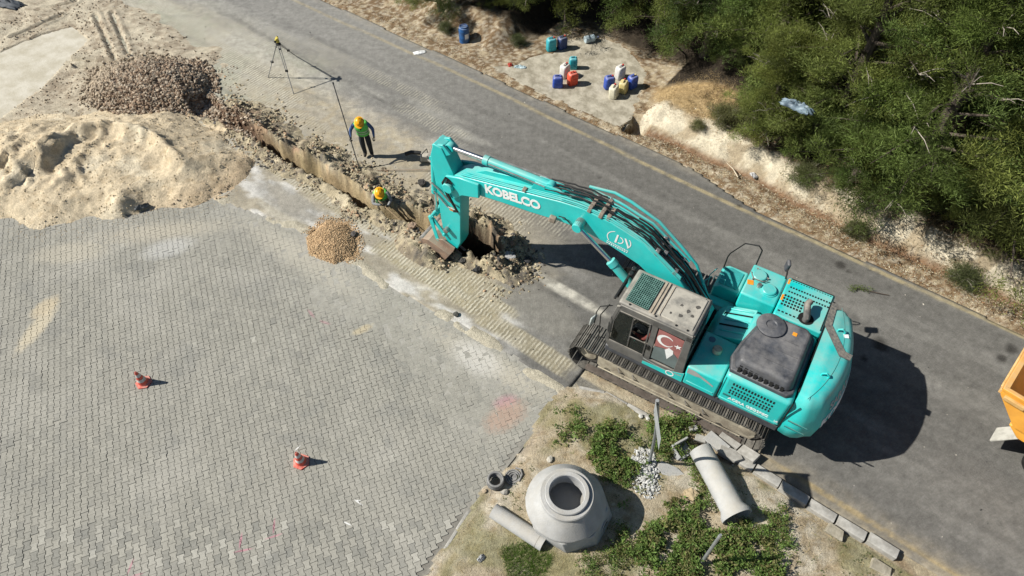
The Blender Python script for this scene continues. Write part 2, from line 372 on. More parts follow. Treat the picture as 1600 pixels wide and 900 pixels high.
def terrain_col(s, c, h):
    n1 = fbm(s, c, 1.3, 5, 41); n2 = fbm(s, c, 6.5, 4, 43); n3 = fbm(s, c, .45, 3, 45); n4 = fbm(s, c, 14, 2, 47)
    col = np.ones(np.shape(s) + (3,)) * np.array((.34, .29, .20))
    col = mixc(col, (.25, .19, .12), ss(.45, .7, n2)); col = mixc(col, (.45, .40, .30), ss(.5, .75, n1) * .6)
    # under paving: joint sand
    isl = sdist(s, c, ISL); isl = isl + np.where((isl < .09) & (isl_h(s, c) > 0), .4, 0); pav = (c < 8) & (isl < .08)
    jd = ss(.5, .2, np.abs(c - (7.33 + .12 * np.sin(s * .8) - .75 * ss(-11.5, -16, s)))); col = np.where(pav[..., None], (np.array((.20, .19, .165)) * (1 - jd[..., None]) + np.array((.42, .385, .30)) * jd[..., None]) * (.8 + .4 * n2[..., None]), col)
    # sand pile
    d = sdist(s, c, PILE); k = (pile_h(s, c) > .015)
    sand = np.ones(np.shape(s) + (3,)) * np.array((.56, .47, .33)); sand = mixc(sand, (.64, .57, .43), ss(.5, .72, n1) * .7); sand = mixc(sand, (.40, .30, .18), ss(.56, .75, n2) * .45)
    sand = mixc(sand, (.50, .36, .22), ss(1.3, .2, d) * ss(-17.8, -16.4, s) * .5)
    col = np.where(k[..., None], sand, col)
    beh = (s < -19.8) & (c < 13.5) & ~k; b = np.ones(np.shape(s) + (3,)) * np.array((.45, .395, .30)); b = mixc(b, (.27, .22, .16), ss(.46, .64, n2) * .8); b = mixc(b, (.52, .47, .36), ss(.5, .7, n1) * .6)
    col = np.where(beh[..., None], b, col)
    g = grav_h(s, c) > .01; col = np.where(g[..., None], np.array((.17, .12, .09)) * (.6 + .8 * n2[..., None]), col)
    g = small_h(s, c) > .005; col = np.where(g[..., None], np.array((.46, .33, .19)) * (.75 + .5 * n2[..., None]), col)
    # trench and its spoil
    td, pd = trench_d(s, c); z = (td > -1.5) & (s > -21) & (s < -5.5) & (c > 7.6) & (c < 11.8) & (small_h(s, c) <= .005) & (pile_h(s, c) <= .015)
    sp = np.ones(np.shape(s) + (3,)) * np.array((.38, .325, .22)); sp = mixc(sp, (.47, .41, .29), ss(.5, .66, n1)); sp = mixc(sp, (.15, .125, .10), ss(.50, .66, n2) * .8); sp = mixc(sp, (.09, .085, .08), ss(.52, .62, fbm(s, c, 1.6, 4, 62)) * ss(.45, .6, n4) * .8)
    sp = mixc(sp, (.42, .27, .17), ss(.5, .64, fbm(s, c, 3.1, 3, 60)) * ss(.75, .0, -td) * .65 * (c > 9.3))
    col = np.where(z[..., None], sp, col)
    wall = ss(-.06, .02, td); t = np.ones(np.shape(s) + (3,)) * np.array((.40, .32, .185)); t = mixc(t, (.27, .20, .12), ss(.42, .62, n1) * .6); t = mixc(t, (.16, .12, .08), ss(.02, .14, td) * .6); t = mixc(t, (.13, .08, .055), ss(-15.6, -18.2, s) * .95); t = mixc(t, (.075, .05, .035), ss(-.14, -.03, pd) * .93)  # pit walls near black: dark soil with the depth shading painted in
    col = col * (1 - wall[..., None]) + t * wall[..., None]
    # verge litter, pale bank, forest floor with the tree shade painted into its colour
    v = c > far_edge(s) - .02; f = np.ones(np.shape(s) + (3,)) * np.array((.36, .295, .20)); f = mixc(f, (.17, .115, .065), ss(.34, .52, n2) * ss(.3, .5, n1 + .1)); f = mixc(f, (.55, .50, .40), ss(.55, .7, n4) * .5)
    e = 17.15 - .25 * ss(-4, -1, s)
    f = mixc(f, (.20, .115, .065), np.exp(-((c - e - .35 * (fbm(s, c, .9, 4, 19) - .5)) / .15) ** 2) * .85 * (s > -8))
    wd = .62 + .9 * ss(-3.5, -6.5, s); bk = ss(e + .05, e + .25, c) * ss(e + wd + .5, e + wd, c + .7 * (n1 - .5)) * (s > -7.8); pale = np.array((.56, .50, .38)) * (.74 + .5 * n2[..., None]); pale = mixc(pale, (.30, .235, .15), ss(.48, .62, fbm(s, c, 2.3, 4, 55)) * .75)
    f = f * (1 - bk[..., None]) + pale * bk[..., None]
    dry = ss(.3, .0, np.hypot((s + 6.4) / 1.9, (c - 19.1) / 1.1) - .75); f = mixc(f, (.42, .30, .15), dry * .9)
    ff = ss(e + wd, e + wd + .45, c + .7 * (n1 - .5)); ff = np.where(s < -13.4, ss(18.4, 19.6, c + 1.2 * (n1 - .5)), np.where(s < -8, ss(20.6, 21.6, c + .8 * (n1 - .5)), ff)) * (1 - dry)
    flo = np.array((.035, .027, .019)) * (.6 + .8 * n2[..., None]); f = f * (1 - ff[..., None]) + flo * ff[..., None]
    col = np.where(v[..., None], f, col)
    # planted island: soil, dry grass thatch, dust by the kerb
    i = isl > .08; q = np.ones(np.shape(s) + (3,)) * np.array((.37, .315, .225)); q = mixc(q, (.45, .41, .33), ss(.45, .62, n1) * .8); q = mixc(q, (.27, .205, .12), ss(.5, .66, n2) * .7)
    q = mixc(q, (.20, .19, .09), ss(.5, .62, fbm(s, c, .9, 4, 49)) * .7)
    q = mixc(q, (.36, .29, .25), ss(.5, .0, isl) * ss(-3, -4.5, s) * .5)
    col = np.where(i[..., None], q, col)
    return np.clip(col, .01, .9)
def axis(lo, hi, st, far, n=26):
    a = np.arange(lo, hi + 1e-6, st); g = st * 1.22 ** np.arange(1, n * 3); g = np.cumsum(g); g = g[g < far]
    return np.concatenate([lo - g[::-1], a, hi + g])
sx_ = np.concatenate([axis(-30, 8.5, .07, 600)]); cx_ = axis(-4, 25.5, .07, 600)
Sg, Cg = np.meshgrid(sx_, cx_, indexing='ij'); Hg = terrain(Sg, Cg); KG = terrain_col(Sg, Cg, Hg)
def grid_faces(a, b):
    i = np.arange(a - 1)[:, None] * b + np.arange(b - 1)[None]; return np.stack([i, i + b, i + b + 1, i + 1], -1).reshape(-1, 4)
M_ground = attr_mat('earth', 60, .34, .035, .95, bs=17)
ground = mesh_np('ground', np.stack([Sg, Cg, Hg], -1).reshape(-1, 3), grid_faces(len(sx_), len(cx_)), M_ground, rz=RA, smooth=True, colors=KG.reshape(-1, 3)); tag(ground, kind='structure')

# ------------------------------------------------------------------ asphalt road
def road_extra(n, c, h, at, P):
    """rows of cleat bites left by crawler tracks, where the alpha-like mask 'cleat' is painted"""
    a2 = n.nodes.new('ShaderNodeAttribute'); a2.attribute_name = 'cleat'
    tc = n.nodes.new('ShaderNodeTexCoord'); wv = n.nodes.new('ShaderNodeTexWave'); wv.wave_type = 'BANDS'; wv.bands_direction = 'X'; wv.inputs['Scale'].default_value = 2.9
    wv.inputs['Distortion'].default_value = 2.6; wv.inputs['Detail'].default_value = 3; wv.inputs['Detail Scale'].default_value = 3.0
    n.links.new(tc.outputs['Object'], wv.inputs['Vector'])
    m = math_n(n, 'MULTIPLY', ramp(n, wv.outputs['Fac'], [(.4, (0, 0, 0)), (.62, (1, 1, 1))]), a2.outputs['Fac'])
    brk = ramp(n, noise(n, 3.2, 6, .75, P), [(.40, (.1, .1, .1)), (.56, (1, 1, 1))]); m = math_n(n, 'MULTIPLY', m, brk)
    mottle = mrange(n, noise(n, 5.5, 8, .8, P), .3, .7, .78, 1.22); c = mix(n, c, mottle, 1.0, 'MULTIPLY')
    dk = math_n(n, 'MULTIPLY', math_n(n, 'MULTIPLY', a2.outputs['Fac'], brk), math_n(n, 'SUBTRACT', 1.0, m)); c = mix(n, c, (.15, .135, .10), math_n(n, 'MULTIPLY', dk, .45))
    c = mix(n, c, (.56, .53, .43), math_n(n, 'MULTIPLY', m, .75))
    wsp = ramp(n, noise(n, 7.5, 9, .85, P), [(.62, (0, 0, 0)), (.70, (1, 1, 1))]); c = mix(n, c, (.50, .48, .42), math_n(n, 'MULTIPLY', wsp, .4))
    h2 = math_n(n, 'ADD', h, math_n(n, 'MULTIPLY', m, .9)); 
    # chippings in the surface
    vo = n.nodes.new('ShaderNodeTexVoronoi'); vo.inputs['Scale'].default_value = 95; n.links.new(P, vo.inputs['Vector'])
    chip = ramp(n, vo.outputs['Distance'], [(.12, (1, 1, 1)), (.3, (0, 0, 0))]); c = mix(n, c, (.33, .32, .29), math_n(n, 'MULTIPLY', chip, .35))
    return c, h2
M_road = attr_mat('asphalt', 130, .34, .008, .85, road_extra)
rs = axis(-32, 9, .07, 500); rc = np.arange(6.3, 16.95, .07)
Sr, Cr = np.meshgrid(rs, rc, indexing='ij')
n1 = fbm(Sr, Cr, .9, 5, 61); n2 = fbm(Sr, Cr, 5, 4, 63); ns = fbm(Sr * .16, Cr * 2.2, 1, 4, 65); nf = fbm(Sr * .5, Cr * 7, 1, 3, 66)
KR = np.ones(Sr.shape + (3,)) * np.array((.138, .134, .124))
KR *= (.86 + .28 * ns[..., None]) * (.93 + .14 * nf[..., None])
KR = mixc(KR, (.19, .185, .17), ss(.5, .7, ns) * .6)                       # polished wheel paths
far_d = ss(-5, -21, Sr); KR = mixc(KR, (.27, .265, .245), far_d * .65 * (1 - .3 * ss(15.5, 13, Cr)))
# pale lime dust over the left lane
ed = ss(12.5 , 10.3, Cr + 1.6 * (n1 - .5)) * ss(-5.4, -8.2, Sr + 1.0 * (n2 - .5))
dust = ed * (.7 + .3 * ss(.35, .6, n1)); KR = mixc(KR, (.37, .33, .25), dust * .9); KR = mixc(KR, (.27, .24, .18), ed * ss(.5, .7, fbm(Sr, Cr, 4.2, 4, 67)) * .6)
band = np.exp(-((Cr - 12.1 - .9 * (n1 - .5)) / .42) ** 2) * ss(-26, -18, Sr) * ss(-7.5, -10.5, Sr) * (.4 + .6 * ss(.4, .6, n2)); KR = mixc(KR, (.50, .475, .41), band * .85)
up = ss(14.0, 12.2, Cr + 1.4 * (n1 - .5)) * ss(-16.5, -19.5, Sr); KR = mixc(KR, (.41, .385, .31), up * .92 * (.6 + .4 * ss(.42, .6, n1))); KR = mixc(KR, (.30, .31, .24), up * ss(.5, .66, fbm(Sr, Cr, 1.3, 4, 117)) * .6)
blot = ss(.50, .68, fbm(Sr * .45, Cr * 1.8, 1.1, 5, 71)) * ss(-8, -12, Sr) * ss(14.6, 13.4, Cr); KR = mixc(KR, (.44, .43, .38), blot * .35)
wht = ss(.46, .68, fbm(Sr * .7, Cr * 1.6, 1.9, 5, 73)) * ss(8.9, 8.3, Cr) * ss(-5.0, -6.5, Sr); KR = mixc(KR, (.55, .54, .51), wht * .85)
# grey asphalt apron in front of the machine and left of the small heap
ap = np.exp(-(((Sr + 6.0) / 1.5) ** 2 + ((Cr - 9.0) / .75) ** 2)); KR = mixc(KR, (.20, .192, .17), ss(.35, .6, ap) * .85); KR = mixc(KR, (.47, .45, .39), ss(.5, .8, np.exp(-(((Sr + 5.6) / 1.9) ** 2 + ((Cr - 9.95 - .12 * Sr * 0) / .26) ** 2))) * (.45 + .5 * ss(.4, .6, n2)))
ap2 = np.exp(-(((Sr + 14.4) / 1.6) ** 2 + ((Cr - 7.75) / .5) ** 2)); KR = mixc(KR, (.27, .265, .245), ss(.35, .6, ap2) * .6)
for q_, (c0q, wq, tq) in enumerate(((10.9, .16, .30), (12.6, .2, .24), (13.3, .12, .09), (14.6, .14, .09), (14.95, .1, .24), (11.6, .12, .09), (9.9, .15, .10))):
    lnq = np.exp(-((Cr - c0q - .25 * np.sin(Sr * .23 + q_)) / wq) ** 2) * ss(.35, .6, fbm(Sr * .3, Cr, 1.2, 3, 111 + q_)); KR = mixc(KR, (tq, tq * .97, tq * .9), lnq * .38)
edge = ss(9.3, 8.5, Cr) * ss(-4.0, -2.0, Sr); KR = mixc(KR, (.30, .26, .19), edge * (.35 + .5 * ss(.4, .6, n2)))
edge2 = ss(16.0, 16.5, Cr) ; KR = mixc(KR, (.30, .27, .215), edge2 * (.25 + .5 * ss(.4, .65, n2)))
for (px, py, r) in ((1155, 322, .10), (1362, 421, .09), (1315, 415, .2), (1375, 538, .3), (1325, 424, .1), (938, 278, .06), (1350, 560, .12), (1580, 545, .2), (1565, 560, .18)):
    a, b = SC(px, py); q = np.hypot(Sr - a, Cr - b); KR = mixc(KR, (.035, .033, .03), ss(r, r * .4, q + .35 * r * (n2 - .5) * 2) * .85)
# the yellow edge lines, worn through (faint on the machine's side)
wear = ss(.30, .5, n2 * .6 + fbm(Sr, Cr, 12, 2, 75) * .4)
yl = ss(.088, .05, np.abs(Cr - (15.78 + .06 * np.sin(Sr * .35)) + .02 * (n2 - .5))); KR = mixc(KR, (.37, .31, .18), yl * (.30 + .45 * wear) * (1 - .45 * far_d))
yl2 = ss(.07, .03, np.abs(Cr - 8.74 + .01 * Sr)) * ss(.2, 1.6, Sr); KR = mixc(KR, (.40, .30, .13), yl2 * (.15 + .35 * wear))
CL = np.zeros(Sr.shape)
for (s0, c0, a, b, st) in ((-13.6, 8.55, 2.6, .28, .7), (-22.5, 11.6, 3.6, .4, 1), (-19.6, 11.2, 2.0, .3, .8), (-25.5, 12.3, 2.6, .4, 1), (-8.7, 8.25, 2.3, .42, 1), (-8.1, 8.75, 1.2, .3, .8), (-12.6, 8.75, 2.2, .26, .8), (-9.8, 11.1, 2.0, .45, .7), (-18.5, 10.7, 2.6, .35, .5), (-21.5, 11.3, 3.0, .35, .6), (-17.0, 14.0, 3.5, .28, .45), (-13.4, 13.2, 1.6, .3, .5), (-23, 12.9, 3, .3, .45), (-5.7, 7.95, 1.5, .28, .8), (-25.5, 11.0, 1.6, .4, .7), (-20, 13.6, 2.2, .3, .35), (-8.2, 11.9, 1.4, .4, .5)):
    q = np.maximum(np.abs(Sr - s0) / a, np.abs(Cr - c0) / b); CL = np.maximum(CL, ss(1.1, .8, q + .35 * (n2 - .5)) * st)
KR = mixc(KR, (.33, .285, .18), CL * ss(9.6, 9.0, Cr) * .75); zone_t = ss(12.9, 11.6, Cr + 1.2 * (n1 - .5)) * ss(10.0, 10.6, Cr) * ss(-21, -18, Sr) * ss(-7.6, -9.5, Sr); KR = mixc(KR, (.35, .30, .21), zone_t * (.35 + .45 * ss(.45, .6, n2)))
Zr = np.zeros(Sr.shape) + .012 * (fbm(Sr, Cr, .5, 3, 77) - .5)
# uneven outer edges
f_e = far_edge(Sr); n_e = 7.30 + .12 * np.sin(Sr * .8) - .75 * ss(-11.5, -16, Sr) + .08 * (fbm(Sr, Sr * 0, 2, 3, 79) - .5)
on_isl = ss(-3.95, -3.9, Sr); n_e = np.where(Sr > -3.9, 8.42, n_e)
tdR, _ = trench_d(Sr, Cr)
keep = (Cr < f_e) & (Cr > n_e) & (tdR < -.14 - .12 * (n2 - .5)) & (sdist(Sr, Cr, ISL) < -.0)
fc = grid_faces(len(rs), len(rc)); kf = keep.ravel()[fc].all(1)
fc = fc[kf]; used = np.unique(fc); rem = np.full(Sr.size, -1); rem[used] = np.arange(len(used))
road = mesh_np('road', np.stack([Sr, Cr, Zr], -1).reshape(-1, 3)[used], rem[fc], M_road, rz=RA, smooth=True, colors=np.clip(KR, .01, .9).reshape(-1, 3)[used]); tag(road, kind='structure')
ca = road.data.attributes.new('cleat', 'FLOAT', 'POINT'); ca.data.foreach_set('value', CL.ravel()[used].astype(np.float32))
# give the sheet an edge that reaches into the ground
so = road.modifiers.new('thick', 'SOLIDIFY'); so.thickness = .09; so.offset = -1

# ------------------------------------------------------------------ interlocking pavers
AC = R(112); PA = Vector((math.cos(AC), math.sin(AC), 0)); PB = Vector((math.sin(AC), -math.cos(AC), 0))   # along the columns, across them
PL, PS = .2, .142
bedpts = [(-31, 6.5), (-31, -6), (6, -6)]
def yard_mask(s, c):
    e = 7.33 + .12 * np.sin(s * .8) - .75 * ss(-11.5, -16, s)
    return (c < e + .02) & (sdist(s, c, ISL) < -.02) & (s < -2.5)
# joint sand bed: a sheet a few mm under the stones, filled level where dust has blown in
Sb, Cb = np.meshgrid(np.arange(-34, -2.4, .1), np.arange(-9, 7.6, .1), indexing='ij')
fillm = np.clip(ss(4.6, 6.8, Cb + 1.2 * (fbm(Sb, Cb, .6, 4, 81) - .5)) * 1.0 + .55 * ss(.52, .62, fbm(Sb, Cb, .45, 4, 83)), 0, 1)
Zb = -.020 + .0165 * fillm
KB = np.ones(Sb.shape + (3,)) * np.array((.165, .155, .135)); KB = mixc(KB, (.33, .32, .285), fillm * .95)
kb = yard_mask(Sb, Cb); fc = grid_faces(*Sb.shape); kf = kb.ravel()[fc].any(1); fc = fc[kf]; used = np.unique(fc); rem = np.full(Sb.size, -1); rem[used] = np.arange(len(used))
yard = mesh_np('paved_yard', np.stack([Sb, Cb, Zb], -1).reshape(-1, 3)[used], rem[fc], attr_mat('joint_sand', 120, .3, .004), rz=RA, colors=KB.reshape(-1, 3)[used]); tag(yard, kind='structure')
def paver_mat(name, stuff):
    m, n, b = new_mat(name); geo = n.nodes.new('ShaderNodeNewGeometry'); P = geo.outputs['Position']
    if stuff:
        at = n.nodes.new('ShaderNodeAttribute'); at.attribute_name = 'Col'; rnd = at.outputs['Fac']
    else: rnd = n.nodes.new('ShaderNodeObjectInfo').outputs['Random']
    c = ramp(n, rnd, [(0, (.225, .222, .198)), (.5, (.292, .283, .246)), (.85, (.332, .322, .28)), (1, (.385, .375, .33))])
    big = noise(n, .55, 6, .62, P); c = mix(n, c, (.42, .405, .36), ramp(n, big, [(.48, (0, 0, 0)), (.72, (.5, .5, .5))]))
    big2 = noise(n, .9, 5, .7, (lambda v: (n.links.new(P, v.inputs[0]), setattr(v, 'operation', 'ADD'), setattr(v.inputs[1], 'default_value', (31, 7, 0)), v.outputs[0])[-1])(n.nodes.new('ShaderNodeVectorMath')))
    c = mix(n, c, (.165, .17, .165), ramp(n, big2, [(.52, (0, 0, 0)), (.74, (.5, .5, .5))]))
    c = mix(n, c, mrange(n, noise(n, 110, 3, .7, P), .3, .7, .8, 1.2), 1.0, 'MULTIPLY'); c = mix(n, c, mrange(n, noise(n, 14, 5, .7, P), .3, .7, .86, 1.14), 1.0, 'MULTIPLY')
    # spilt sand, and the surveyors' pink spray marks
    def spot(c, px, py, rx, ry, ang, colr, st, soft=.5, nz=.5):
        v = n.nodes.new('ShaderNodeMapping'); v.vector_type = 'TEXTURE'; p = G(px, py); v.inputs['Location'].default_value = p; v.inputs['Rotation'].default_value = (0, 0, R(ang)); v.inputs['Scale'].default_value = (rx, ry, 1)
        n.links.new(P, v.inputs[0]); ln = n.nodes.new('ShaderNodeVectorMath'); ln.operation = 'LENGTH'; n.links.new(v.outputs[0], ln.inputs[0])
        d = math_n(n, 'ADD', ln.outputs['Value'], math_n(n, 'MULTIPLY', math_n(n, 'SUBTRACT', noise(n, 9, 5, .75, P), .5), nz * 2))
        return mix(n, c, colr, ramp(n, d, [(1 - soft, (st,) * 3), (1.0, (0, 0, 0))]))
    c = spot(c, 470, 400, 3.2, .55, -35, (.42, .395, .33), .75, .7, .9); c = spot(c, 760, 565, 2.4, .45, -33, (.43, .40, .33), .8, .7, .9); c = spot(c, 250, 362, 2.6, .5, 8, (.43, .395, .32), .7, .7, .9)
    c = spot(c, 58, 512, .95, .28, 76, (.52, .46, .34), .8); c = spot(c, 70, 480, .5, .3, 60, (.55, .46, .31), .6)
    c = spot(c, 566, 515, .35, .14, 30, (.50, .42, .27), .6); c = spot(c, 262, 388, .9, .45, 20, (.5, .5, .48), .5); c = spot(c, 110, 395, 1.3, .5, 5, (.48, .44, .35), .5)
    c = spot(c, 500, 350, 1.6, .4, -10, (.5, .49, .46), .6); c = spot(c, 745, 560, .9, .5, -37, (.52, .51, .48), .6)
    for (px, py, a, b_, an, st) in ((376, 845, .2, .032, 95, .75), (380, 860, .25, .03, 12, .7), (428, 822, .2, .03, 97, .7), (428, 838, .22, .028, 20, .65), (204, 885, .2, .03, 85, .6), (215, 898, .15, .03, 15, .5),
                                 (486, 490, .22, .05, -50, .35), (508, 504, .2, .05, -20, .35), (790, 628, .38, .24, 20, .42)):
        c = spot(c, px, py, a, b_, an, (.52, .20, .27), st * .85, .6, .35)
    c = spot(c, 790, 650, .7, .4, 35, (.42, .27, .2), .55)
    for (px, py, a, an) in ((560, 785, .14, -32), (543, 818, .12, -25), (560, 782, .06, 0), (600, 440, .3, 40), (465, 700, .1, 50)): c = spot(c, px, py, a, .018, an, (.75, .75, .74), .8, .5, .3)
    n.links.new(c, b.inputs['Base Color']); b.inputs['Roughness'].default_value = .9; b.inputs['Specular IOR Level'].default_value = .2
    bump(n, b, noise(n, 70, 4, .7, P), .004); return m
a_, b_ = .0982, .0792; w_ = .0545
prof = [(b_, a_), (b_, .060), (w_, .040), (w_, -.040), (b_, -.060), (b_, -a_), (-b_, -a_), (-b_, -.060), (-w_, -.040), (-w_, .040), (-b_, .060), (-b_, a_)]
P2 = np.array(prof)
def paver_geo():
    k = .965; top = np.column_stack([P2[:, 0] * k, P2[:, 1] * k, np.zeros(12)]); bot = np.column_stack([P2, np.full(12, -.005)]); bt = np.column_stack([P2, np.full(12, -.055)])
    v = np.concatenate([top, bot, bt]); q = []
    for i in range(12): j = (i + 1) % 12; q += [(12 + i, 12 + j, j, i), (24 + i, 24 + j, 12 + j, 12 + i)]
    # the top as 5 quads (a ring of 12 split so that every face is a quad); profile runs clockwise
    q += [(0, 11, 10, 1), (1, 10, 9, 2), (2, 9, 8, 3), (3, 8, 7, 4), (4, 7, 6, 5)]
    return v, np.array(q)[:, ::-1]
PV, PF = paver_geo()
o0 = G(400, 760); cent = []
for i in range(-130, 130):
    for j in range(-110, 110):
        p = o0 + PB * (PS * i) + PA * (PL * (j + (.5 if i % 2 else 0))); cent.append((p.x, p.y))
cent = np.array(cent); cs = cent[:, 0] * RD.x + cent[:, 1] * RD.y; cc_ = cent[:, 0] * RN.x + cent[:, 1] * RN.y
ok = yard_mask(cs + 0, cc_ + .09) & yard_mask(cs + .05, cc_) & (pile_h(cs, cc_) < .22) & (cs > -30)
def pix(P):
    v = P - np.array([0, 0, CAM_H]); y = v[:, 1] * math.cos(PITCH) - v[:, 2] * math.sin(PITCH); u_ = v[:, 1] * math.sin(PITCH) + v[:, 2] * math.cos(PITCH)
    return 800 + FPX * v[:, 0] / y, 450 - FPX * u_ / y, y
px_, py_, dep = pix(np.column_stack([cent, np.zeros(len(cent))]))
ok &= (px_ > -260) & (px_ < 1500) & (py_ > 60) & (py_ < 1150) & (dep > 1)
cent = cent[ok]; dep = dep[ok]; vis = (px_[ok] > 10) & (px_[ok] < 1590) & (py_[ok] < 888)
order = np.argsort(np.where(vis, dep, 1e6)); near = set(order[:300].tolist())
M2 = np.array([[PB.x, PA.x], [PB.y, PA.y]])
far_i = np.array([i for i in range(len(cent)) if i not in near])
r_ = np.random.default_rng(5); tilt = r_.normal(0, .012, (len(cent), 2)); dz = r_.normal(0, .0028, len(cent)); tone = np.clip(r_.normal(.5, .11, len(cent)), 0, 1)
V = PV[None].repeat(len(far_i), 0).copy(); xy = V[..., :2] @ M2.T; z = V[..., 2] + V[..., 0] * tilt[far_i, :1] + V[..., 1] * tilt[far_i, 1:] + dz[far_i, None]
V = np.concatenate([xy + cent[far_i][:, None], z[..., None]], -1); F = PF[None] + (np.arange(len(far_i)) * len(PV))[:, None, None]
field = mesh_np('paver_field', V.reshape(-1, 3), F.reshape(-1, 4), paver_mat('paver_concrete', True), colors=np.repeat(np.repeat(tone[far_i], len(PV))[:, None], 3, 1)); tag(field, kind='stuff')
field.parent = yard; field.matrix_parent_inverse = Matrix.Rotation(-RA, 4, 'Z')
pvm = paver_mat('paver_concrete_single', False); pm0 = mesh_np('paver', PV, PF, pvm); first = True
for i in sorted(near):
    o = pm0 if first else pm0.copy()
    if not first: COL.objects.link(o)
    first = False; o.parent = yard; o.matrix_parent_inverse = Matrix.Rotation(-RA, 4, 'Z')
    o.location = (cent[i][0], cent[i][1], dz[i]); o.rotation_euler = (tilt[i][0], tilt[i][1], AC - R(90))
# ------------------------------------------------------------------ concrete slabs, kerbs
M_conc = pm('weathered_concrete', (.44, .405, .325), (.25, .225, .17), 2.6, .95, bmp=.02, bscale=9, coords='Object')
M_kerb = pm('kerb_concrete', (.41, .40, .37), (.27, .26, .235), 5, .9, bmp=.005, bscale=50)
M_pale = pm('pale_screed', (.54, .51, .43), (.42, .385, .30), 1.6, .95, bmp=.01, bscale=14)
def sheet(name, poly, z0, z1, mat, **k):
    mb = MB(); mb.prism(poly, z0, z1, 'z'); o = mb.build(name, mat, rz=RA, **k); return o
tag(sheet('concrete_pad', PADW, -.2, .02, M_pale, bevel=.01), kind='structure')
tag(sheet('culvert_slab', SLAB, -.35, .03, M_conc, bevel=.02), kind='structure')
# ================================================================== EXCAVATOR  (local x = towards the counterweight, y = away from the cab side, z up)
TEAL = (.0, .43, .42)
M_teal = pm('teal_paint', (.006, .55, .53), (.004, .47, .455), 1.3, .32, bmp=.0008, bscale=9, dust=(.36, .43, .38), dustamt=.34, spec=.45)
M_tealh = pm('teal_dull', (.006, .22, .22), (.01, .15, .15), 4, .5, dust=(.25, .25, .2), dustamt=.3)
M_black = pm('black_rubber', (.022, .022, .022), (.012, .012, .012), 8, .55)
M_char = pm('charcoal_plastic', (.06, .066, .08), (.035, .038, .046), 3.2, .5, dust=(.27, .26, .25), dustamt=.30, bmp=.002, bscale=40)
M_grey = pm('grey_frame', (.10, .10, .10), (.05, .05, .05), 4, .5, dust=(.4, .36, .3), dustamt=.4)
M_shoe = pm('worn_steel', (.12, .115, .105), (.045, .042, .04), 9, .5, metal=.35, dust=(.33, .31, .27), dustamt=.42, bmp=.004, bscale=60)
M_mud = pm('muddy_frame', (.42, .38, .29), (.24, .205, .155), 3.5, .9, bmp=.006, bscale=30)
M_chrome = pm('chrome_rod', (.75, .75, .75), (.6, .6, .6), 4, .18, metal=1.0)
M_steel = pm('bare_steel', (.45, .44, .42), (.28, .27, .25), 6, .4, metal=.7)
M_white = pm('white_vinyl', (.82, .83, .82), (.72, .73, .72), 8, .5)
M_roof = pm('dusty_roof', (.40, .375, .32), (.17, .165, .15), 3.2, .85, bmp=.003, bscale=35, lo=.30, hi=.55)
M_trim = pm('cab_paint', (.11, .11, .108), (.065, .065, .065), 3.5, .5, dust=(.42, .39, .33), dustamt=.5)
M_slot = pm('vent_dark', (.008, .008, .008), (.004, .004, .004), 8, .9)
M_brown = pm('clamp_block', (.33, .27, .21), (.2, .17, .14), 8, .7)
M_rust = pm('rusty_bucket', (.30, .20, .14), (.17, .125, .10), 4, .7, metal=.1, dust=(.40, .32, .24), dustamt=.6, bmp=.004, bscale=25)
M_orange = pm('warning_sticker', (.8, .33, .03), (.7, .25, .02), 9, .5)
m, n_, b_s = new_mat('dark_glass'); b_s.inputs['Base Color'].default_value = (.10, .115, .11, 1); b_s.inputs['Roughness'].default_value = .06; b_s.inputs['Transmission Weight'].default_value = .82; b_s.inputs['IOR'].default_value = 1.2
tcx = n_.nodes.new('ShaderNodeTexCoord'); dn_ = noise(n_, 2.5, 6, .7, tcx.outputs['Object']); rr = mrange(n_, dn_, .3, .7, .04, .35); n_.links.new(rr, b_s.inputs['Roughness']); M_glass = m
EXA = R(-31)
ex = empty('excavator', (4.3, 9.2, 0), EXA, 'large teal crawler excavator digging beside the trench, white lettering along its boom', 'excavator')
EXM = Matrix.Translation((4.3, 9.2, 0)) @ Matrix.Rotation(EXA, 4, 'Z')

# ---------------- crawler tracks
def stadium(L, r, z0, n=22):
    """centre line of a track: list of (x,z,tangent angle) at equal spacing"""
    per = 2 * L + 2 * math.pi * r; out = []
    for k in range(n):
        d = per * k / n
        if d < L: out.append((-L / 2 + d, z0 + r, 0))
        elif d < L + math.pi * r: a = (d - L) / r; out.append((L / 2 + r * math.sin(a), z0 + r * math.cos(a), a))
        elif d < 2 * L + math.pi * r: out.append((L / 2 - (d - L - math.pi * r), z0 - r, math.pi))
        else: a = (d - 2 * L - math.pi * r) / r; out.append((-L / 2 - r * math.sin(a), z0 - r * math.cos(a), math.pi + a))
    return out
SHW = .78
def shoe_mesh():
    mb = MB(); mb.box((0, 0, 0), (.185, SHW, .022))
    for x, h in ((-.078, .032), (-.018, .026), (.045, .026)): mb.box((x, 0, .011 + h / 2), (.014, SHW, h))
    return mb
shoe0 = None
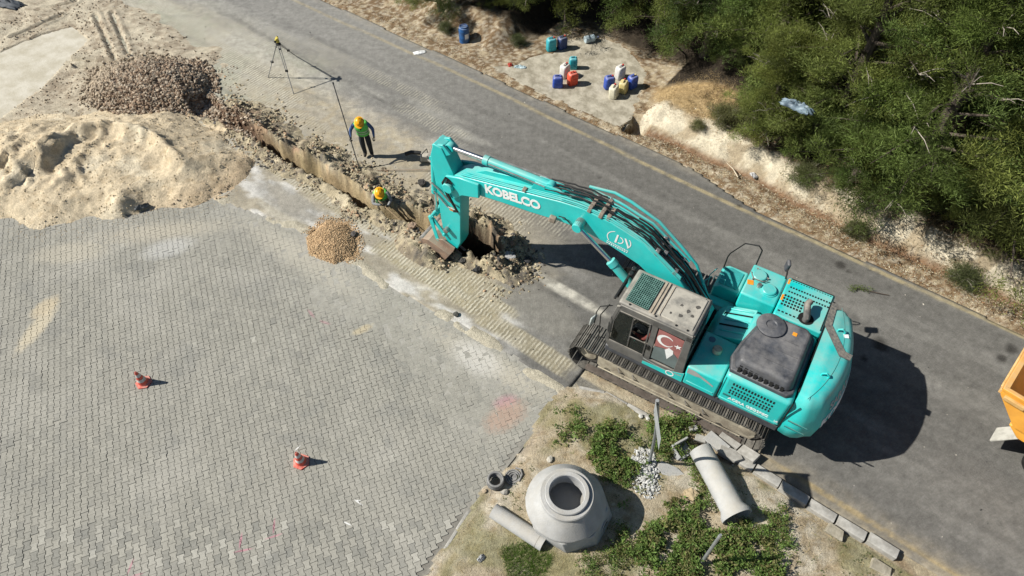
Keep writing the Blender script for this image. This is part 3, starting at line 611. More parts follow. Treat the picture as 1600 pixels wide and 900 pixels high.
def track(y, near):
    root = empty('crawler_track', (0, y, 0)); root.parent = ex
    global shoe0
    L, r, zc = 4.02, .43, .49; NS = 50
    for k, (x, z, a) in enumerate(stadium(L, r, zc, NS)):
        if shoe0 is None: shoe0 = shoe_mesh().build('track_shoe', M_shoe); o = shoe0
        else: o = shoe0.copy(); COL.objects.link(o)
        o.parent = root; o.location = (x, 0, z + (-.012 if a == 0 and abs(x) < 1.6 else 0)); o.rotation_euler = (0, a, 0)
    mb = MB()                                                       # link chain inside the shoes
    pts = [(x, z) for x, z, a in stadium(L, r - .06, zc, 40)]
    mb.prism([(x, z) for x, z in pts], -.12, .12); mb.build('track_chain', M_grey, root)
    sgn = -1 if near else 1
    mb = MB(); o_ = sgn * .3
    side = [(-1.74, .24), (-1.74, .58), (1.5, .62), (2.10, .58), (2.24, .40), (2.16, .2), (-1.6, .15)]
    o_ = sgn * .20; mb.prism(side, -.20, .20)
    mb.prism([(-1.70, .15), (-1.70, .19), (1.95, .19), (1.95, .15)], o_ + sgn * .002, o_ + sgn * .03)
    mb.build('track_frame', M_mud, root, bevel=.012)
    if near:
        for x in (-1.1, -.72, .2, .62, 1.05): mb = MB(); mb.tube([(x - .10, -.20, .50), (x - .03, -.27, .44), (x + .08, -.20, .34)], .014, 6); mb.build('chain_guard_bracket', M_grey, root)
        mb = MB(); mb.box((.02, -.30, .082), (4.0, .17, .03)); mb.build('caked_mud', pm('caked_mud', (.12, .10, .085), (.075, .062, .052), 7, .95, bmp=.01, bscale=20), root, bevel=.01)
        mb = MB(); mb.prism([(-1.0, .22), (-1.0, .30), (.95, .30), (.95, .22)], -.225, -.2); mb.build('side_plate', M_mud, root, bevel=.006)
    for x, nm in ((-L / 2, 'idler'), (L / 2, 'sprocket')):
        mb = MB(); Mx = Matrix.Rotation(R(90), 3, 'X')
        mb.lathe([(.10, -.17), (.33, -.17), (.35, -.14), (.35, .14), (.33, .17), (.1, .17)], 24, (x, 0, zc), Mx)
        if nm == 'sprocket':
            for q in range(12): a = q * math.pi / 6; mb.box((x + .35 * math.cos(a), 0, zc + .35 * math.sin(a)), (.08, .1, .06), (0, -a, 0))
        mb.build(nm, M_shoe, root, smooth=True)
        mb = MB(); mb.lathe([(.22, 0), (.21, .03), (.13, .05), (.0, .055)], 20, (x, sgn * .165, zc), Matrix.Rotation(R(-90 * sgn), 3, 'X')); mb.build('hub', M_mud, root, smooth=True)
    for k in range(7):
        mb = MB(); mb.lathe([(.1, -.2), (.12, -.16), (.12, .16), (.1, .2)], 14, (-1.45 + k * .48, 0, .17), Matrix.Rotation(R(90), 3, 'X')); mb.build('roller', M_shoe, root, smooth=True)
track(-1.17, True); track(1.72, False)
mb = MB(); mb.box((0, .28, .72), (1.5, 2.4, .26)); mb.prism([(-.9, -.9), (-.3, -.9), (.3, .5), (-.3, .5)], .5, .78, 'z'); mb.prism([(.3, -.9), (1.0, -.9), (.3, .5), (-.2, .5)], .5, .78, 'z')
mb.build('lower_frame', M_mud, ex, bevel=.02)
mb = MB(); mb.lathe([(.72, .8), (.74, .82), (.74, 1.1), (.7, 1.14)], 40); mb.build('slewing_ring', M_grey, ex, smooth=True)

# ---------------- upper structure
mb = MB(); mb.prism([(-1.6, -1.46), (2.5, -1.46), (2.5, 1.62), (.1, 1.62), (.1, .6), (-1.3, .42), (-1.3, -.42), (-1.6, -.42)], 1.14, 1.34, 'z'); mb.build('deck_frame', M_char, ex, bevel=.02)
mb = MB(); mb.prism([(.32, -1.44), (2.5, -1.44), (2.5, 1.6), (.12, 1.6), (.12, .62), (.5, .44), (.5, -.36), (.32, -.36)], 1.34, 1.7, 'z'); mb.build('inner_house', M_tealh, ex)
# low platform behind the cab
mb = MB(); mb.prism([(.31, -1.50), (1.08, -1.50), (1.08, -.38), (.31, -.38)], 1.34, 2.02, 'z'); pl = mb.build('side_box', M_teal, ex, bevel=.05, seg=3)
mb = MB(); mb.lathe([(.10, 0), (.105, .03), (.105, .10), (.09, .13), (0, .13)], 20, (.72, -.82, 2.03)); mb.build('air_intake_cap', pm('cream_cap', (.6, .55, .42), (.35, .31, .24), 12, .8), ex, smooth=True)
mb = MB(); mb.lathe([(.075, 0), (.075, .008), (0, .01)], 20, (.52, -.56, 2.022)); mb.build('round_sticker', pm('round_sticker', (.12, .22, .3), (.08, .15, .22), 5, .5), ex)
# sloping ribbed centre cover behind the boom foot
mb = MB(); mb.prism([(.30, 1.34), (.30, 1.62), (.48, 1.94), (1.14, 2.20), (1.14, 1.34)], -.36, .60); mb.build('centre_cover', M_teal, ex, bevel=.02)
mb = MB()
for y in (-.02, .34):
    mb.box((.80, y, 2.085), (.66, .022, .03), (0, -R(21.5), 0))
mb.build('cover_seam', M_slot, ex)
mb = MB()
for y in (-.18, .16, .49): mb.box((.81, y, 2.09), (.58, .05, .03), (0, -R(21.5), 0), .8)
mb.build('cover_rib', M_teal, ex, bevel=.01)
# dark cavity beside the boom foot: near-black blocks painted as its shade
mb = MB(); mb.box((-.1, -.14, 1.36), (.9, .5, .06)); mb.box((.22, .5, 1.5), (.5, .5, .3)); mb.box((.1, -.3, 1.6), (.5, .08, .4)); mb.build('cavity_shade', M_slot, ex, bevel=.02)
# fuel tank and front step box on the far side
mb = MB(); mb.prism([(.62, .64), (1.42, .64), (1.42, 1.64), (.62, 1.64)], 1.34, 2.47, 'z'); mb.build('fuel_tank', M_teal, ex, bevel=.045, seg=3)
mb = MB(); mb.prism([(-.02, 1.34), (-.02, 1.98), (.12, 2.10), (.60, 2.10), (.60, 1.34)], .92, 1.64); sb = mb.build('step_box', M_teal, ex, bevel=.045, seg=3)
mb = MB(); mb.prism([(.06, .98), (.5, .98), (.5, 1.52), (.2, 1.56), (.06, 1.5)], 2.102, 2.125, 'z'); mb.build('step_tread', pm('tread_teal', (.03, .33, .33), (.03, .25, .25), 20, .7, bmp=.006, bscale=90), sb)
mb = MB(); mb.prism([(-.12, .66), (.6, .66), (.6, .9), (-.12, .9)], 1.34, 1.72, 'z'); mb.build('front_box', M_teal, ex, bevel=.03)
for (x, y, r) in ((.84, 1.32, .165), (1.16, 1.02, .165)):
    mb = MB(); mb.lathe([(r + .03, 0), (r + .03, .02), (r, .025), (r, .05), (r - .02, .065), (0, .07)], 32, (x, y, 2.47)); mb.build('tank_lid', M_teal, ex, smooth=True)
mb = MB()
for k in range(3):
    a = k * 2.1; mb.box((.84 + .18 * math.cos(a), 1.32 + .18 * math.sin(a), 2.50), (.07, .03, .04), (0, 0, a))
mb.tube([(.84 - .2, 1.32, 2.51), (.84 - .1, 1.32 - .18, 2.53), (.84 + .12, 1.32 - .17, 2.53), (.84 + .22, 1.25, 2.51)], .012, 6); mb.build('lid_clamp', M_grey, ex)
mb = MB(); mb.lathe([(.055, 0), (.055, .07), (.045, .09), (0, .09)], 16, (.93, 1.02, 2.47)); mb.build('filler_cap', M_steel, ex, smooth=True)
mb = MB(); mb.box((.72, 1.04, 2.474), (.14, .14, .006), (0, 0, .3)); mb.build('warning_sticker', M_orange, ex)
# engine bay covers
mb = MB(); mb.prism([(1.44, .44), (2.50, .44), (2.50, 1.64), (1.44, 1.64)], 1.34, 2.49, 'z'); hr = mb.build('engine_cover', M_teal, ex, bevel=.04, seg=3)
mb = MB()
for k in range(15):
    for y in (1.36, 1.22): mb.box((1.56 + k * .062 + .0, y, 2.492), (.036, .045, .006))
for k in range(7):
    for q in range(4):
        mb.box((1.52 + k * .068, 1.07 - q * .092, 2.492), (.042, .055, .006))
for k in range(8): mb.box((1.52 + k * .085, .58, 2.492), (.05, .04, .006))
for k in range(16): mb.box((1.5 + k * .06, 1.56, 2.492), (.032, .02, .006))
vs = mb.build('vent_slots', M_slot, hr); tag(vs, kind='stuff')
mb = MB(); mb.box((1.475, .98, 2.492), (.05, .18, .004)); mb.box((1.475, 1.5, 2.492), (.05, .16, .004)); mb.build('warning_sticker', M_orange, hr)
mb = MB(); mb.tube([(1.50, 1.60, 2.50), (2.46, 1.60, 2.50), (2.46, .5, 2.50)], .014, 6); mb.build('seal_strip', M_black, hr)
mb = MB(); mb.prism([(1.10, -1.5), (2.50, -1.5), (2.50, .43), (1.10, .43)], 1.34, 2.36, 'z'); nb = mb.build('engine_cover', M_teal, ex, bevel=.10, seg=4)
mb = MB(); mb.box((1.09, -1.503, 1.83), (.018, .02, .93)); mb.box((2.50, -1.49, 1.9), (.022, .03, 1.0)); mb.build('panel_gap', M_slot, ex)
# vent grid on the cab-side door
mb = MB()
for k in range(14):
    for q, zz in enumerate((2.16, 2.02, 1.90, 1.81)):
        if zz == 2.16 or True: mb.box((1.32 + k * .066 - (.0 if q < 2 else .01), -1.502, zz), (.034, .008, .085 if q == 0 else .062))
vg = mb.build('vent_slots', M_slot, nb); tag(vg, kind='stuff')
mb = MB(); mb.box((1.80, -1.506, 1.50), (1.32, .02, .025)); mb.box((.70, -1.506, 1.50), (.62, .02, .025)); mb.build('pressed_rib', M_teal, ex, bevel=.008)
mb = MB(); mb.box((1.28, -1.506, 1.68), (.16, .012, .07)); mb.build('door_handle', M_tealh, nb, bevel=.006)
MF = lambda x, z, y=-1.503, tilt=0: Matrix.Translation((x, y, z)) @ Matrix.Rotation(tilt, 4, 'Y') @ Matrix.Rotation(R(90), 4, 'X')
text_mb('ACERA GEOSPEC', .115, MF(1.78, 1.60), .003, .02, 1.0).build('side_lettering', M_white, nb)
text_mb('LC', .07, MF(2.40, 1.56), .003, .02, 1.0).build('side_lettering', M_white, nb)
# black moulded hood over the engine
HP = [(1.12, -1.40), (1.02, -1.05), (1.08, -.60), (1.28, .22), (1.42, .38), (2.30, .40), (2.44, .26), (2.44, -1.30), (2.34, -1.42)]
mb = MB(); mb.prism(HP, 2.34, 2.46, 'z', inset=.985); mb.v = mb.v; hd = mb.build('engine_hood', M_char, ex, bevel=.03, seg=3)
mb = MB(); mb.prism([(1.78 + (x - 1.78) * .93, -.5 + (y + .5) * .93) for x, y in HP], 2.45, 2.70, 'z', inset=.88); mb.build('hood_dome', M_char, hd, bevel=.07, seg=4)
mb = MB(); mb.lathe([(.30, 0), (.31, .02), (.31, .05), (.27, .075), (.12, .08), (.10, .06), (0, .06)], 32, (1.50, -.10, 2.69)); mb.build('hood_bulge', M_char, hd, smooth=True)
mb = MB()
for k in range(9): mb.box((1.30 + k * .112, -1.262, 2.60), (.07, .12, .014), (R(52), 0, 0)); mb.box((1.29 + k * .112, -1.345, 2.495), (.066, .11, .014), (R(56), 0, 0))
for k in range(3): mb.box((1.62 + k * .07, .22, 2.665), (.04, .08, .01), (R(-30), 0, 0))
hv = mb.build('hood_slots', M_slot, hd); tag(hv, kind='stuff')
mb = MB()
for y in (-.95, -.62): mb.box((1.78, y, 2.704), (.9, .012, .012))
mb.box((1.9, -.3, 2.704), (.5, .012, .012)); mb.build('hood_rib', M_char, hd, bevel=.004)
mb = MB(); mb.box((2.0, -.05, 2.706), (.09, .09, .006)); mb.build('warning_sticker', M_orange, hd)
# exhaust elbow
mb = MB(); mb.lathe([(.17, 0), (.17, .006), (0, .006)], 24, (2.10, .66, 2.491)); mb.build('exhaust_hole', M_slot, ex)
mb = MB(); mb.tube([(2.10, .60, 2.35), (2.10, .62, 2.58), (2.04, .72, 2.70), (2.0, .86, 2.72), (2.03, .98, 2.70)], .075, 14); mb.build('exhaust_pipe', M_grey, ex, smooth=True)
# counterweight
def cw_plan(k=0.0, n=15):
    pts = [(2.53, -1.50 + k), (2.68, -1.53 + k), (2.82 - k * .3, -1.52 + k * .9), (2.95 - k * .5, -1.45 + k * .7), (3.07 - k * .7, -1.34 + k * .6)]
    for i in range(n):
        a = R(-22) + R(44) * i / (n - 1); pts.append(((3.47 - k) * math.cos(a) - .02, .04 + (3.47 - k) * math.sin(a)))
    return pts + [(3.07 - k * .7, 1.42 - k * .6), (2.95 - k * .5, 1.53 - k * .7), (2.82 - k * .3, 1.60 - k * .9), (2.68, 1.61 - k), (2.53, 1.58 - k)]
mb = MB(); lv = [(1.16, .12), (1.24, .02), (1.58, .0), (1.92, .07), (2.22, .16), (2.40, .24), (2.48, .36)]
base = [cw_plan(k) for z, k in lv]; npt = len(base[0]); vs = [(x, y, z) for (z, k), pl_ in zip(lv, base) for x, y in pl_]
fs = [(i * npt + j, i * npt + (j + 1) % npt, (i + 1) * npt + (j + 1) % npt, (i + 1) * npt + j) for i in range(len(lv) - 1) for j in range(npt)] + [tuple(range(npt))[::-1], tuple(range((len(lv) - 1) * npt, len(lv) * npt))]
mb.add(vs, fs); cw = mb.build('counterweight', M_teal, ex, smooth=True, ang=75)
mb = MB(); arc = [((3.47 - .44) * math.cos(R(-26 + 52 * i / 14)) - .02, .04 + (3.47 - .44) * math.sin(R(-26 + 52 * i / 14)), 2.484) for i in range(15)]; mb.tube(arc, .006, 4); mb.build('edge_seam', M_tealh, cw)
for (x, y) in ((2.86, .70), (2.86, -.58)):
    mb = MB(); mb.tube([(x - .07, y, 2.47), (x - .07, y, 2.54), (x, y, 2.60), (x + .07, y, 2.54), (x + .07, y, 2.47)], .022, 8); mb.build('lifting_eye', M_teal, cw, smooth=True)
mb = MB(); mb.box((2.98, .66, 2.484), (.10, .10, .004), (0, 0, .4)); mb.build('white_sticker', M_white, cw)
M_grip = pm('anti_slip', (.07, .075, .08), (.045, .047, .05), 30, .9, dust=(.3, .27, .22), dustamt=.3, bmp=.003, bscale=120)
strip = [(2.47, 1.40), (2.60, 1.42), (2.64, .78), (3.06, .24), (3.22, .22), (3.20, .06), (2.98, .06), (2.50, .70)]
mb = MB(); mb.prism(strip, 2.486, 2.50, 'z'); mb.build('anti_slip_strip', M_grip, cw)
mb = MB(); mb.box((2.52, .56, 2.46), (.05, 1.8, .03)); mb.box((2.52, -.72, 2.42), (.05, .9, .03)); mb.build('counterweight_gap', M_slot, ex)
# lettering wrapped on the rear of the counterweight
def wrap_text(txt, size, a0, zc, sx=1.0):
    T = text_mb(txt, size, Matrix.Identity(4), .004, .03, sx); out = MB(); rr = 3.478
    for (x, y, z) in T.v:
        a = a0 + x / rr; k = np.interp(zc + y, [q[0] for q in lv], [q[1] for q in lv]); out.v.append(((rr - k + z) * math.cos(a) - .02, .04 + (rr - k + z) * math.sin(a), zc + y))
    out.f = T.f; out.m = T.m; return out
wrap_text('KOBELCO', .40, R(-5), 1.64).build('rear_lettering', M_white, cw)
wrap_text('SARAY', .30, R(-9), 2.03).build('rear_lettering', pm('grey_vinyl', (.45, .47, .47), (.38, .4, .4), 8, .5), cw)
mb = MB()
for zz in (1.62, 1.86): mb.box((2.78, -1.545, zz), (.40, .02, .03))
mb.build('grille_bar', M_tealh, cw)
# mirror arm on the tank, hand rail, lamp
mb = MB(); mb.tube([(.0, 1.62, 1.5), (.0, 1.63, 2.35), (.03, 1.60, 2.52), (.26, 1.62, 2.98), (.56, 1.63, 3.06), (.66, 1.64, 2.95), (.66, 1.64, 2.42)], .017, 8); mb.build('hand_rail', M_black, ex, smooth=True)
mb = MB(); mb.tube([(-.06, .96, 2.14), (-.06, .96, 2.3), (.2, .96, 2.3), (.2, .96, 2.14)], .012, 6); mb.tube([(-.16, 1.2, 1.6), (-.2, 1.2, 2.0), (-.1, 1.3, 2.2)], .012, 6); mb.tube([(-.16, .9, 1.6), (-.24, .92, 2.05), (-.12, 1.0, 2.2)], .012, 6); mb.build('grab_handle', M_teal, ex)
mb = MB(); mb.box((1.30, 1.82, 2.62), (.09, .19, .28), (.1, 0, .4)); mb.build('rear_mirror', M_char, ex, bevel=.04, seg=3)
mb = MB(); mb.tube([(1.38, 1.55, 2.47), (1.36, 1.66, 2.55), (1.32, 1.76, 2.60)], .02, 6); mb.build('mirror_arm', M_black, ex)
mb = MB(); mb.tube([(2.3, 1.66, 1.5), (2.3, 1.86, 1.55), (2.75, 1.9, 1.6), (2.8, 1.7, 1.55)], .014, 6); mb.build('rear_step_rail', M_black, ex)

# ---------------- cab
CX0, CX1, CY0, CY1, CZ0, CZ1 = -1.58, .24, -1.50, -.38, 1.34, 3.12
cab = empty('cab', (0, 0, 0)); cab.parent = ex
prof_side = [(-1.50, 1.34), (-1.62, 1.75), (-1.60, 2.3), (-1.50, 2.95), (-1.42, 3.06), (.20, 3.06), (.24, 2.95), (.28, 1.34)]
def cy(v): return v
# pillars and lower shell as walls round an open volume, so the glass shows an interior
def wallseg(mb, pts, y, th): mb.prism(pts, y, y + th)
mb = MB()
for y, th in ((CY0, .05), (CY1 - .05, .05)):
    wallseg(mb, [(-1.50, 1.34), (-1.62, 1.62), (.27, 1.62), (.28, 1.34)], y, th)            # sill
    wallseg(mb, [(-1.62, 1.60), (-1.61, 2.3), (-1.50, 2.95), (-1.42, 3.0), (-1.33, 3.0), (-1.42, 2.9), (-1.52, 2.3), (-1.53, 1.60)], y, th)   # front pillar
    wallseg(mb, [(-.66, 1.60), (-.66, 3.0), (-.52, 3.0), (-.52, 1.60)], y, th)                 # middle pillar
    wallseg(mb, [(.06, 1.60), (.08, 3.0), (.22, 3.0), (.27, 1.60)], y, th)                     # rear pillar
    wallseg(mb, [(-1.45, 2.86), (-1.42, 3.05), (.21, 3.05), (.22, 2.84)], y, th)               # head rail
for x0, x1 in ((-1.60, -1.50), (.20, .27)):
    mb.box(((x0 + x1) / 2 - (.0 if x0 < 0 else -.0), (CY0 + CY1) / 2, 1.48), (.06, CY1 - CY0 - .1, .28)); mb.box(((x0 + x1) / 2 + (.1 if x0 < 0 else -.03), (CY0 + CY1) / 2, 2.97), (.06, CY1 - CY0 - .1, .16))
mb.box((.23, (CY0 + CY1) / 2, 1.95), (.04, CY1 - CY0 - .12, .75)); mb.box((-.65, (CY0 + CY1) / 2, 1.37), (1.8, CY1 - CY0 - .1, .05))
mb.build('cab_shell', M_trim, cab, bevel=.014)
def pane(name, pts, y, mat=None, th=.012):
    mb = MB(); mb.prism(pts, y, y + th); return mb.build(name, mat or M_glass, cab)
pane('door_window', [(-1.52, 1.66), (-1.50, 2.35), (-1.40, 2.84), (-1.07, 2.84), (-1.07, 1.66)], CY0 + .018); pane('door_window', [(-1.065, 1.66), (-1.065, 2.11), (-.68, 2.11), (-.68, 1.66)], CY0 + .018)
pane('side_window', [(-.50, 1.70), (-.50, 2.82), (.07, 2.80), (.07, 1.70)], CY0 + .018)
pane('side_window', [(-1.50, 1.66), (-1.50, 2.35), (-1.40, 2.84), (-.68, 2.84), (-.68, 1.66)], CY1 - .03); pane('side_window', [(-.50, 1.66), (-.50, 2.82), (.07, 2.80), (.07, 1.66)], CY1 - .03)
mb = MB(); mb.add([(-1.53, CY0 + .06, 1.64), (-1.53, CY1 - .06, 1.64), (-1.515, CY1 - .06, 2.3), (-1.515, CY0 + .06, 2.3), (-1.40, CY0 + .06, 2.9), (-1.40, CY1 - .06, 2.9)], [(0, 1, 2, 3), (3, 2, 5, 4)]); mb.build('windscreen', M_glass, cab)
mb = MB(); mb.box((.235, (CY0 + CY1) / 2, 2.6), (.01, .86, .5)); mb.build('rear_window', M_glass, cab)
# sliding door pane frame, inner open half
mb = MB()
mb.box((-1.08, CY0 + .012, 2.28), (.03, .02, 1.16)); mb.box((-.88, CY0 + .006, 2.12), (.40, .02, .03)); mb.box((-.69, CY0 + .0, 2.25), (.035, .03, 1.2)); mb.box((-1.10, CY0 + .0, 1.66), (.86, .03, .035)); mb.box((-1.04, CY0 + .0, 2.85), (.72, .03, .035))
mb.build('door_frame', M_grey, cab, bevel=.006)
mb = MB(); mb.box((-.62, CY0 - .012, 2.05), (.05, .03, .16)); mb.build('door_handle', M_black, cab, bevel=.006)
# roof: dark rounded rim, dusty centre plate, hatch with guard mesh
mb = MB(); mb.prism([(-1.50, CY0 + .02), (.22, CY0 + .02), (.22, CY1 - .02), (-1.50, CY1 - .02)], 3.0, 3.10, 'z', inset=.985); rf = mb.build('roof', M_trim, cab, bevel=.045, seg=3)
mb = MB(); mb.prism([(-.66, CY0 + .13), (.15, CY0 + .10), (.15, CY1 - .10), (-.66, CY1 - .10)], 3.09, 3.125, 'z', inset=.97); mb.build('roof_plate', M_roof, rf, bevel=.012)
mb = MB()
for y in (-.08, .0): pass
mb.box((-.72, -.94, 3.115), (.035, .95, .03)); mb.box((-.80, -.94, 3.11), (.05, .93, .02)); mb.box((-.60, -.94, 3.135), (.02, .9, .012)); mb.build('roof_rail', pm('dusty_tan', (.42, .36, .28), (.3, .25, .19), 7, .85), rf, bevel=.006)
mb = MB(); mb.prism([(-1.38, CY0 + .14), (-.86, CY0 + .12), (-.86, CY1 - .12), (-1.38, CY1 - .14)], 3.095, 3.11, 'z'); hatch = mb.build('roof_hatch', pm('hatch_glass', (.015, .06, .05), (.01, .04, .035), 5, .25), rf)
mb = MB()
for k in range(12): mb.box((-1.36 + k * .0445, -.94, 3.125), (.012, .84, .012))
for k in range(18): mb.box((-1.12, -1.36 + k * .0495, 3.125), (.52, .010, .010))
gm = mb.build('guard_mesh', pm('green_guard', (.16, .30, .26), (.08, .16, .14), 10, .6), hatch); tag(gm, kind='stuff')
mb = MB()
for (x, y) in ((-1.25, CY0 + .07), (-.66, CY0 + .07), (-.2, CY0 + .07), (.05, CY0 + .07), (.1, CY1 - .12)): mb.lathe([(.022, 0), (.022, .02), (0, .024)], 8, (x, y, 3.10))
mb.build('roof_bolt', M_black, rf)
mb = MB()
for (x, y, r) in ((-.12, -.98, .055), (-.22, -1.16, .05), (.0, -1.05, .04), (-.3, -.9, .035), (.02, -.78, .05), (-.42, -1.2, .03)):
    mb.prism([(x + r * math.cos(a) * random.uniform(.6, 1.3), y + r * math.sin(a) * random.uniform(.6, 1.3)) for a in [i * .785 for i in range(8)]], 3.124, 3.130, 'z')
mb.build('grease_mark', pm('grease', (.10, .095, .085), (.06, .055, .05), 9, .9), rf)
# front work lamps and mirror
mb = MB()
for y in (-.58, -.42): mb.box((-1.60, y, 3.0), (.10, .12, .10))
mb.build('work_lamp', M_black, cab, bevel=.02)
mb = MB(); mb.box((-1.62, -.92, 3.0), (.05, .9, .05)); mb.box((-1.64, -.85, 2.8), (.03, .5, .2)); mb.build('lamp_guard', M_black, cab, bevel=.01)
mb = MB(); mb.tube([(-1.60, -1.46, 2.86), (-1.82, -1.62, 2.86), (-1.86, -1.70, 2.72), (-1.86, -1.70, 2.3)], .012, 6); mb.tube([(-1.60, -1.48, 1.62), (-1.76, -1.56, 1.66), (-1.80, -1.56, 2.5), (-1.66, -1.50, 2.9)], .013, 6); mb.build('mirror_arm', M_black, cab, smooth=True)
mb = MB(); mb.box((-1.90, -1.72, 2.42), (.05, .19, .30), (0, .1, -.3)); mb.build('side_mirror', pm('mirror_back', (.5, .55, .53), (.3, .33, .32), 8, .3), cab, bevel=.03, seg=3)
# inside: seat, consoles, operator
mb = MB(); mb.box((-.42, -.95, 1.72), (.5, .5, .16)); mb.box((-.2, -.95, 2.1), (.14, .48, .66), (0, .15, 0)); mb.box((-.19, -.95, 2.5), (.1, .28, .2)); mb.build('seat', M_black, cab, bevel=.04, seg=3)
mb = MB(); mb.box((-.55, -1.30, 1.85), (.5, .14, .12)); mb.box((-.55, -.60, 1.85), (.5, .14, .12)); mb.box((-1.4, -.6, 1.9), (.14, .16, .5)); mb.tube([(-1.25, -1.05, 1.4), (-1.2, -1.05, 1.9)], .02, 6); mb.tube([(-1.25, -.9, 1.4), (-1.2, -.9, 1.9)], .02, 6); mb.build('console', M_grey, cab, bevel=.02)
# lower side of the cab: teal band with grey swoosh, flag in the rear side window
mb = MB(); mb.prism([(-.66, 1.36), (.30, 1.36), (.30, 1.70), (-.1, 1.52), (-.66, 1.46)], CY0 - .006, CY0 + .01); mb.build('cab_skirt', M_teal, cab)
M_swoosh = pm('grey_swoosh', (.36, .38, .37), (.30, .31, .30), 6, .5, dust=(.4, .38, .33), dustamt=.4)
def swoosh(pts_o, pts_i, y, name, mat, par):
    mb = MB(); n = len(pts_o); mb.v = [(x, y, z) for x, z in pts_o] + [(x, y, z) for x, z in pts_i]; mb.f = [(i, i + 1, n + i + 1, n + i) for i in range(n - 1)]; mb.m = [0] * len(mb.f); return mb.build(name, mat, par)
c0 = [(.34 + .62 * t, 1.76 + .22 * math.sin(math.pi * (.5 + t * .5)) * 1) for t in [i / 10 for i in range(11)]]
swoosh(c0, [(x, z - .05 - .035 * math.sin(math.pi * i / 10)) for i, (x, z) in enumerate(c0)], -1.504, 'swoosh_stripe', M_swoosh, ex)
swoosh([(.34, 1.99), (.5, 1.985), (.62, 1.93), (.68, 1.86)], [(.34, 1.80), (.46, 1.80), (.56, 1.81), (.68, 1.855)], -1.505, 'swoosh_patch', M_swoosh, ex)
c1 = [(-.66 + .92 * t, 1.60 - .06 * math.sin(math.pi * t)) for t in [i / 8 for i in range(9)]]
swoosh(c1, [(x, z - .03) for x, z in c1], CY0 - .008, 'swoosh_stripe', M_swoosh, cab)
mb = MB(); mb.lathe([(.10, 0), (.10, .004), (.075, .004), (.075, 0)], 20, (.0, CY0 - .008, 1.48), Matrix.Rotation(R(90), 3, 'X'), cap=False); mb.build('round_emblem', M_white, cab)
FY = CY0 + .013
M_flag = pm('flag_red', (.38, .14, .13), (.29, .11, .105), 3, .5, dust=(.4, .36, .3), dustamt=.3)
swoosh([(-.50, 2.82), (-.3, 2.82), (-.1, 2.81), (.07, 2.80)], [(-.50, 2.18), (-.3, 2.24), (-.1, 2.26), (.07, 2.10)], FY, 'flag_sticker', M_flag, cab)
swoosh([(-.50, 2.17), (-.3, 2.23), (-.1, 2.25), (.07, 2.09)], [(-.50, 1.70), (-.3, 1.70), (-.1, 1.70), (.07, 1.70)], FY, 'sun_film', pm('grey_film', (.16, .20, .20), (.12, .15, .15), 3, .35), cab)
th = [R(40 + 300 * i / 18) for i in range(19)]
mb = MB(); mb.v = [(-.30 + .19 * math.cos(t), FY - .003, 2.52 + .19 * math.sin(t)) for t in th] + [(-.265 + .145 * math.cos(t), FY - .003, 2.52 + .145 * math.sin(t)) for t in th]; mb.f = [(i, i + 1, 20 + i, 19 + i) for i in range(18)]; mb.m = [0] * 18; mb.build('flag_crescent', M_white, cab)
mb = MB(); st = []
for k in range(10): a = R(90 + 36 * k + 20); rr_ = .085 if k % 2 == 0 else .034; st.append((-.01 + rr_ * math.cos(a), 2.50 + rr_ * math.sin(a)))
mb.prism(st, FY - .006, FY - .003); mb.build('flag_star', M_white, cab)
mb = MB(); mb.prism([(-.26, 2.22), (-.18, 2.34), (-.08, 2.30), (-.06, 2.18), (-.16, 1.92)], FY - .006, FY - .003); mb.build('white_sticker', M_white, cab)

# ---------------- boom
BY0, BY1 = -.27, .27
BOT = [(-6.62, 2.74), (-6.30, 2.90), (-5.98, 2.99), (-5.2, 3.10), (-4.38, 3.19), (-3.63, 3.30), (-3.07, 3.34), (-2.37, 3.23), (-1.57, 3.00), (-.6, 2.38), (.10, 1.72)]
TOP = [(-6.66, 3.22), (-6.33, 3.40), (-5.9, 3.48), (-5.2, 3.61), (-4.38, 3.77), (-3.63, 3.92), (-3.07, 3.99), (-2.37, 3.93), (-1.57, 3.72), (-.6, 3.05), (.26, 2.02)]
bverts = []; n = len(BOT)
mb = MB()
for i in range(n):
    wv = .17 if i == 0 else .27
    x0, z0 = BOT[i]; x1, z1 = TOP[i]; bverts += [(x0, -wv + .02, z0), (x1, -wv + .02, z1), (x1, wv + .02, z1), (x0, wv + .02, z0)]
mb.add(bverts, [(4 * i + a, 4 * i + b, 4 * i + 4 + b, 4 * i + 4 + a) for i in range(n - 1) for a, b in ((0, 1), (1, 2), (2, 3), (3, 0))] + [(0, 1, 2, 3), (4 * n - 1, 4 * n - 2, 4 * n - 3, 4 * n - 4)])
bo = mb.build('boom', M_teal, ex, bevel=.022, seg=2)
mb = MB()
for y in (-.34, .30): mb.prism([(-6.80, 2.62), (-6.86, 3.0), (-6.70, 3.30), (-6.3, 3.42), (-5.75, 3.46), (-5.75, 3.02), (-6.25, 2.86), (-6.5, 2.62)], y, y + .075)
mb.build('boom_fork', M_teal, bo, bevel=.02)
mb = MB(); mb.lathe([(.13, -.42), (.15, -.40), (.15, -.34), (.11, -.34), (.11, .38), (.15, .38), (.15, .44), (.13, .46)], 20, (-6.62, 0.02, 2.98), Matrix.Rotation(R(90), 3, 'X')); mb.build('pivot_pin', M_teal, bo, smooth=True)
text_mb('KOBELCO', .345, MF(-4.86, 3.435, -.256, R(-7.2)), .004, .035, 1.02, .93).build('boom_lettering', M_white, bo)
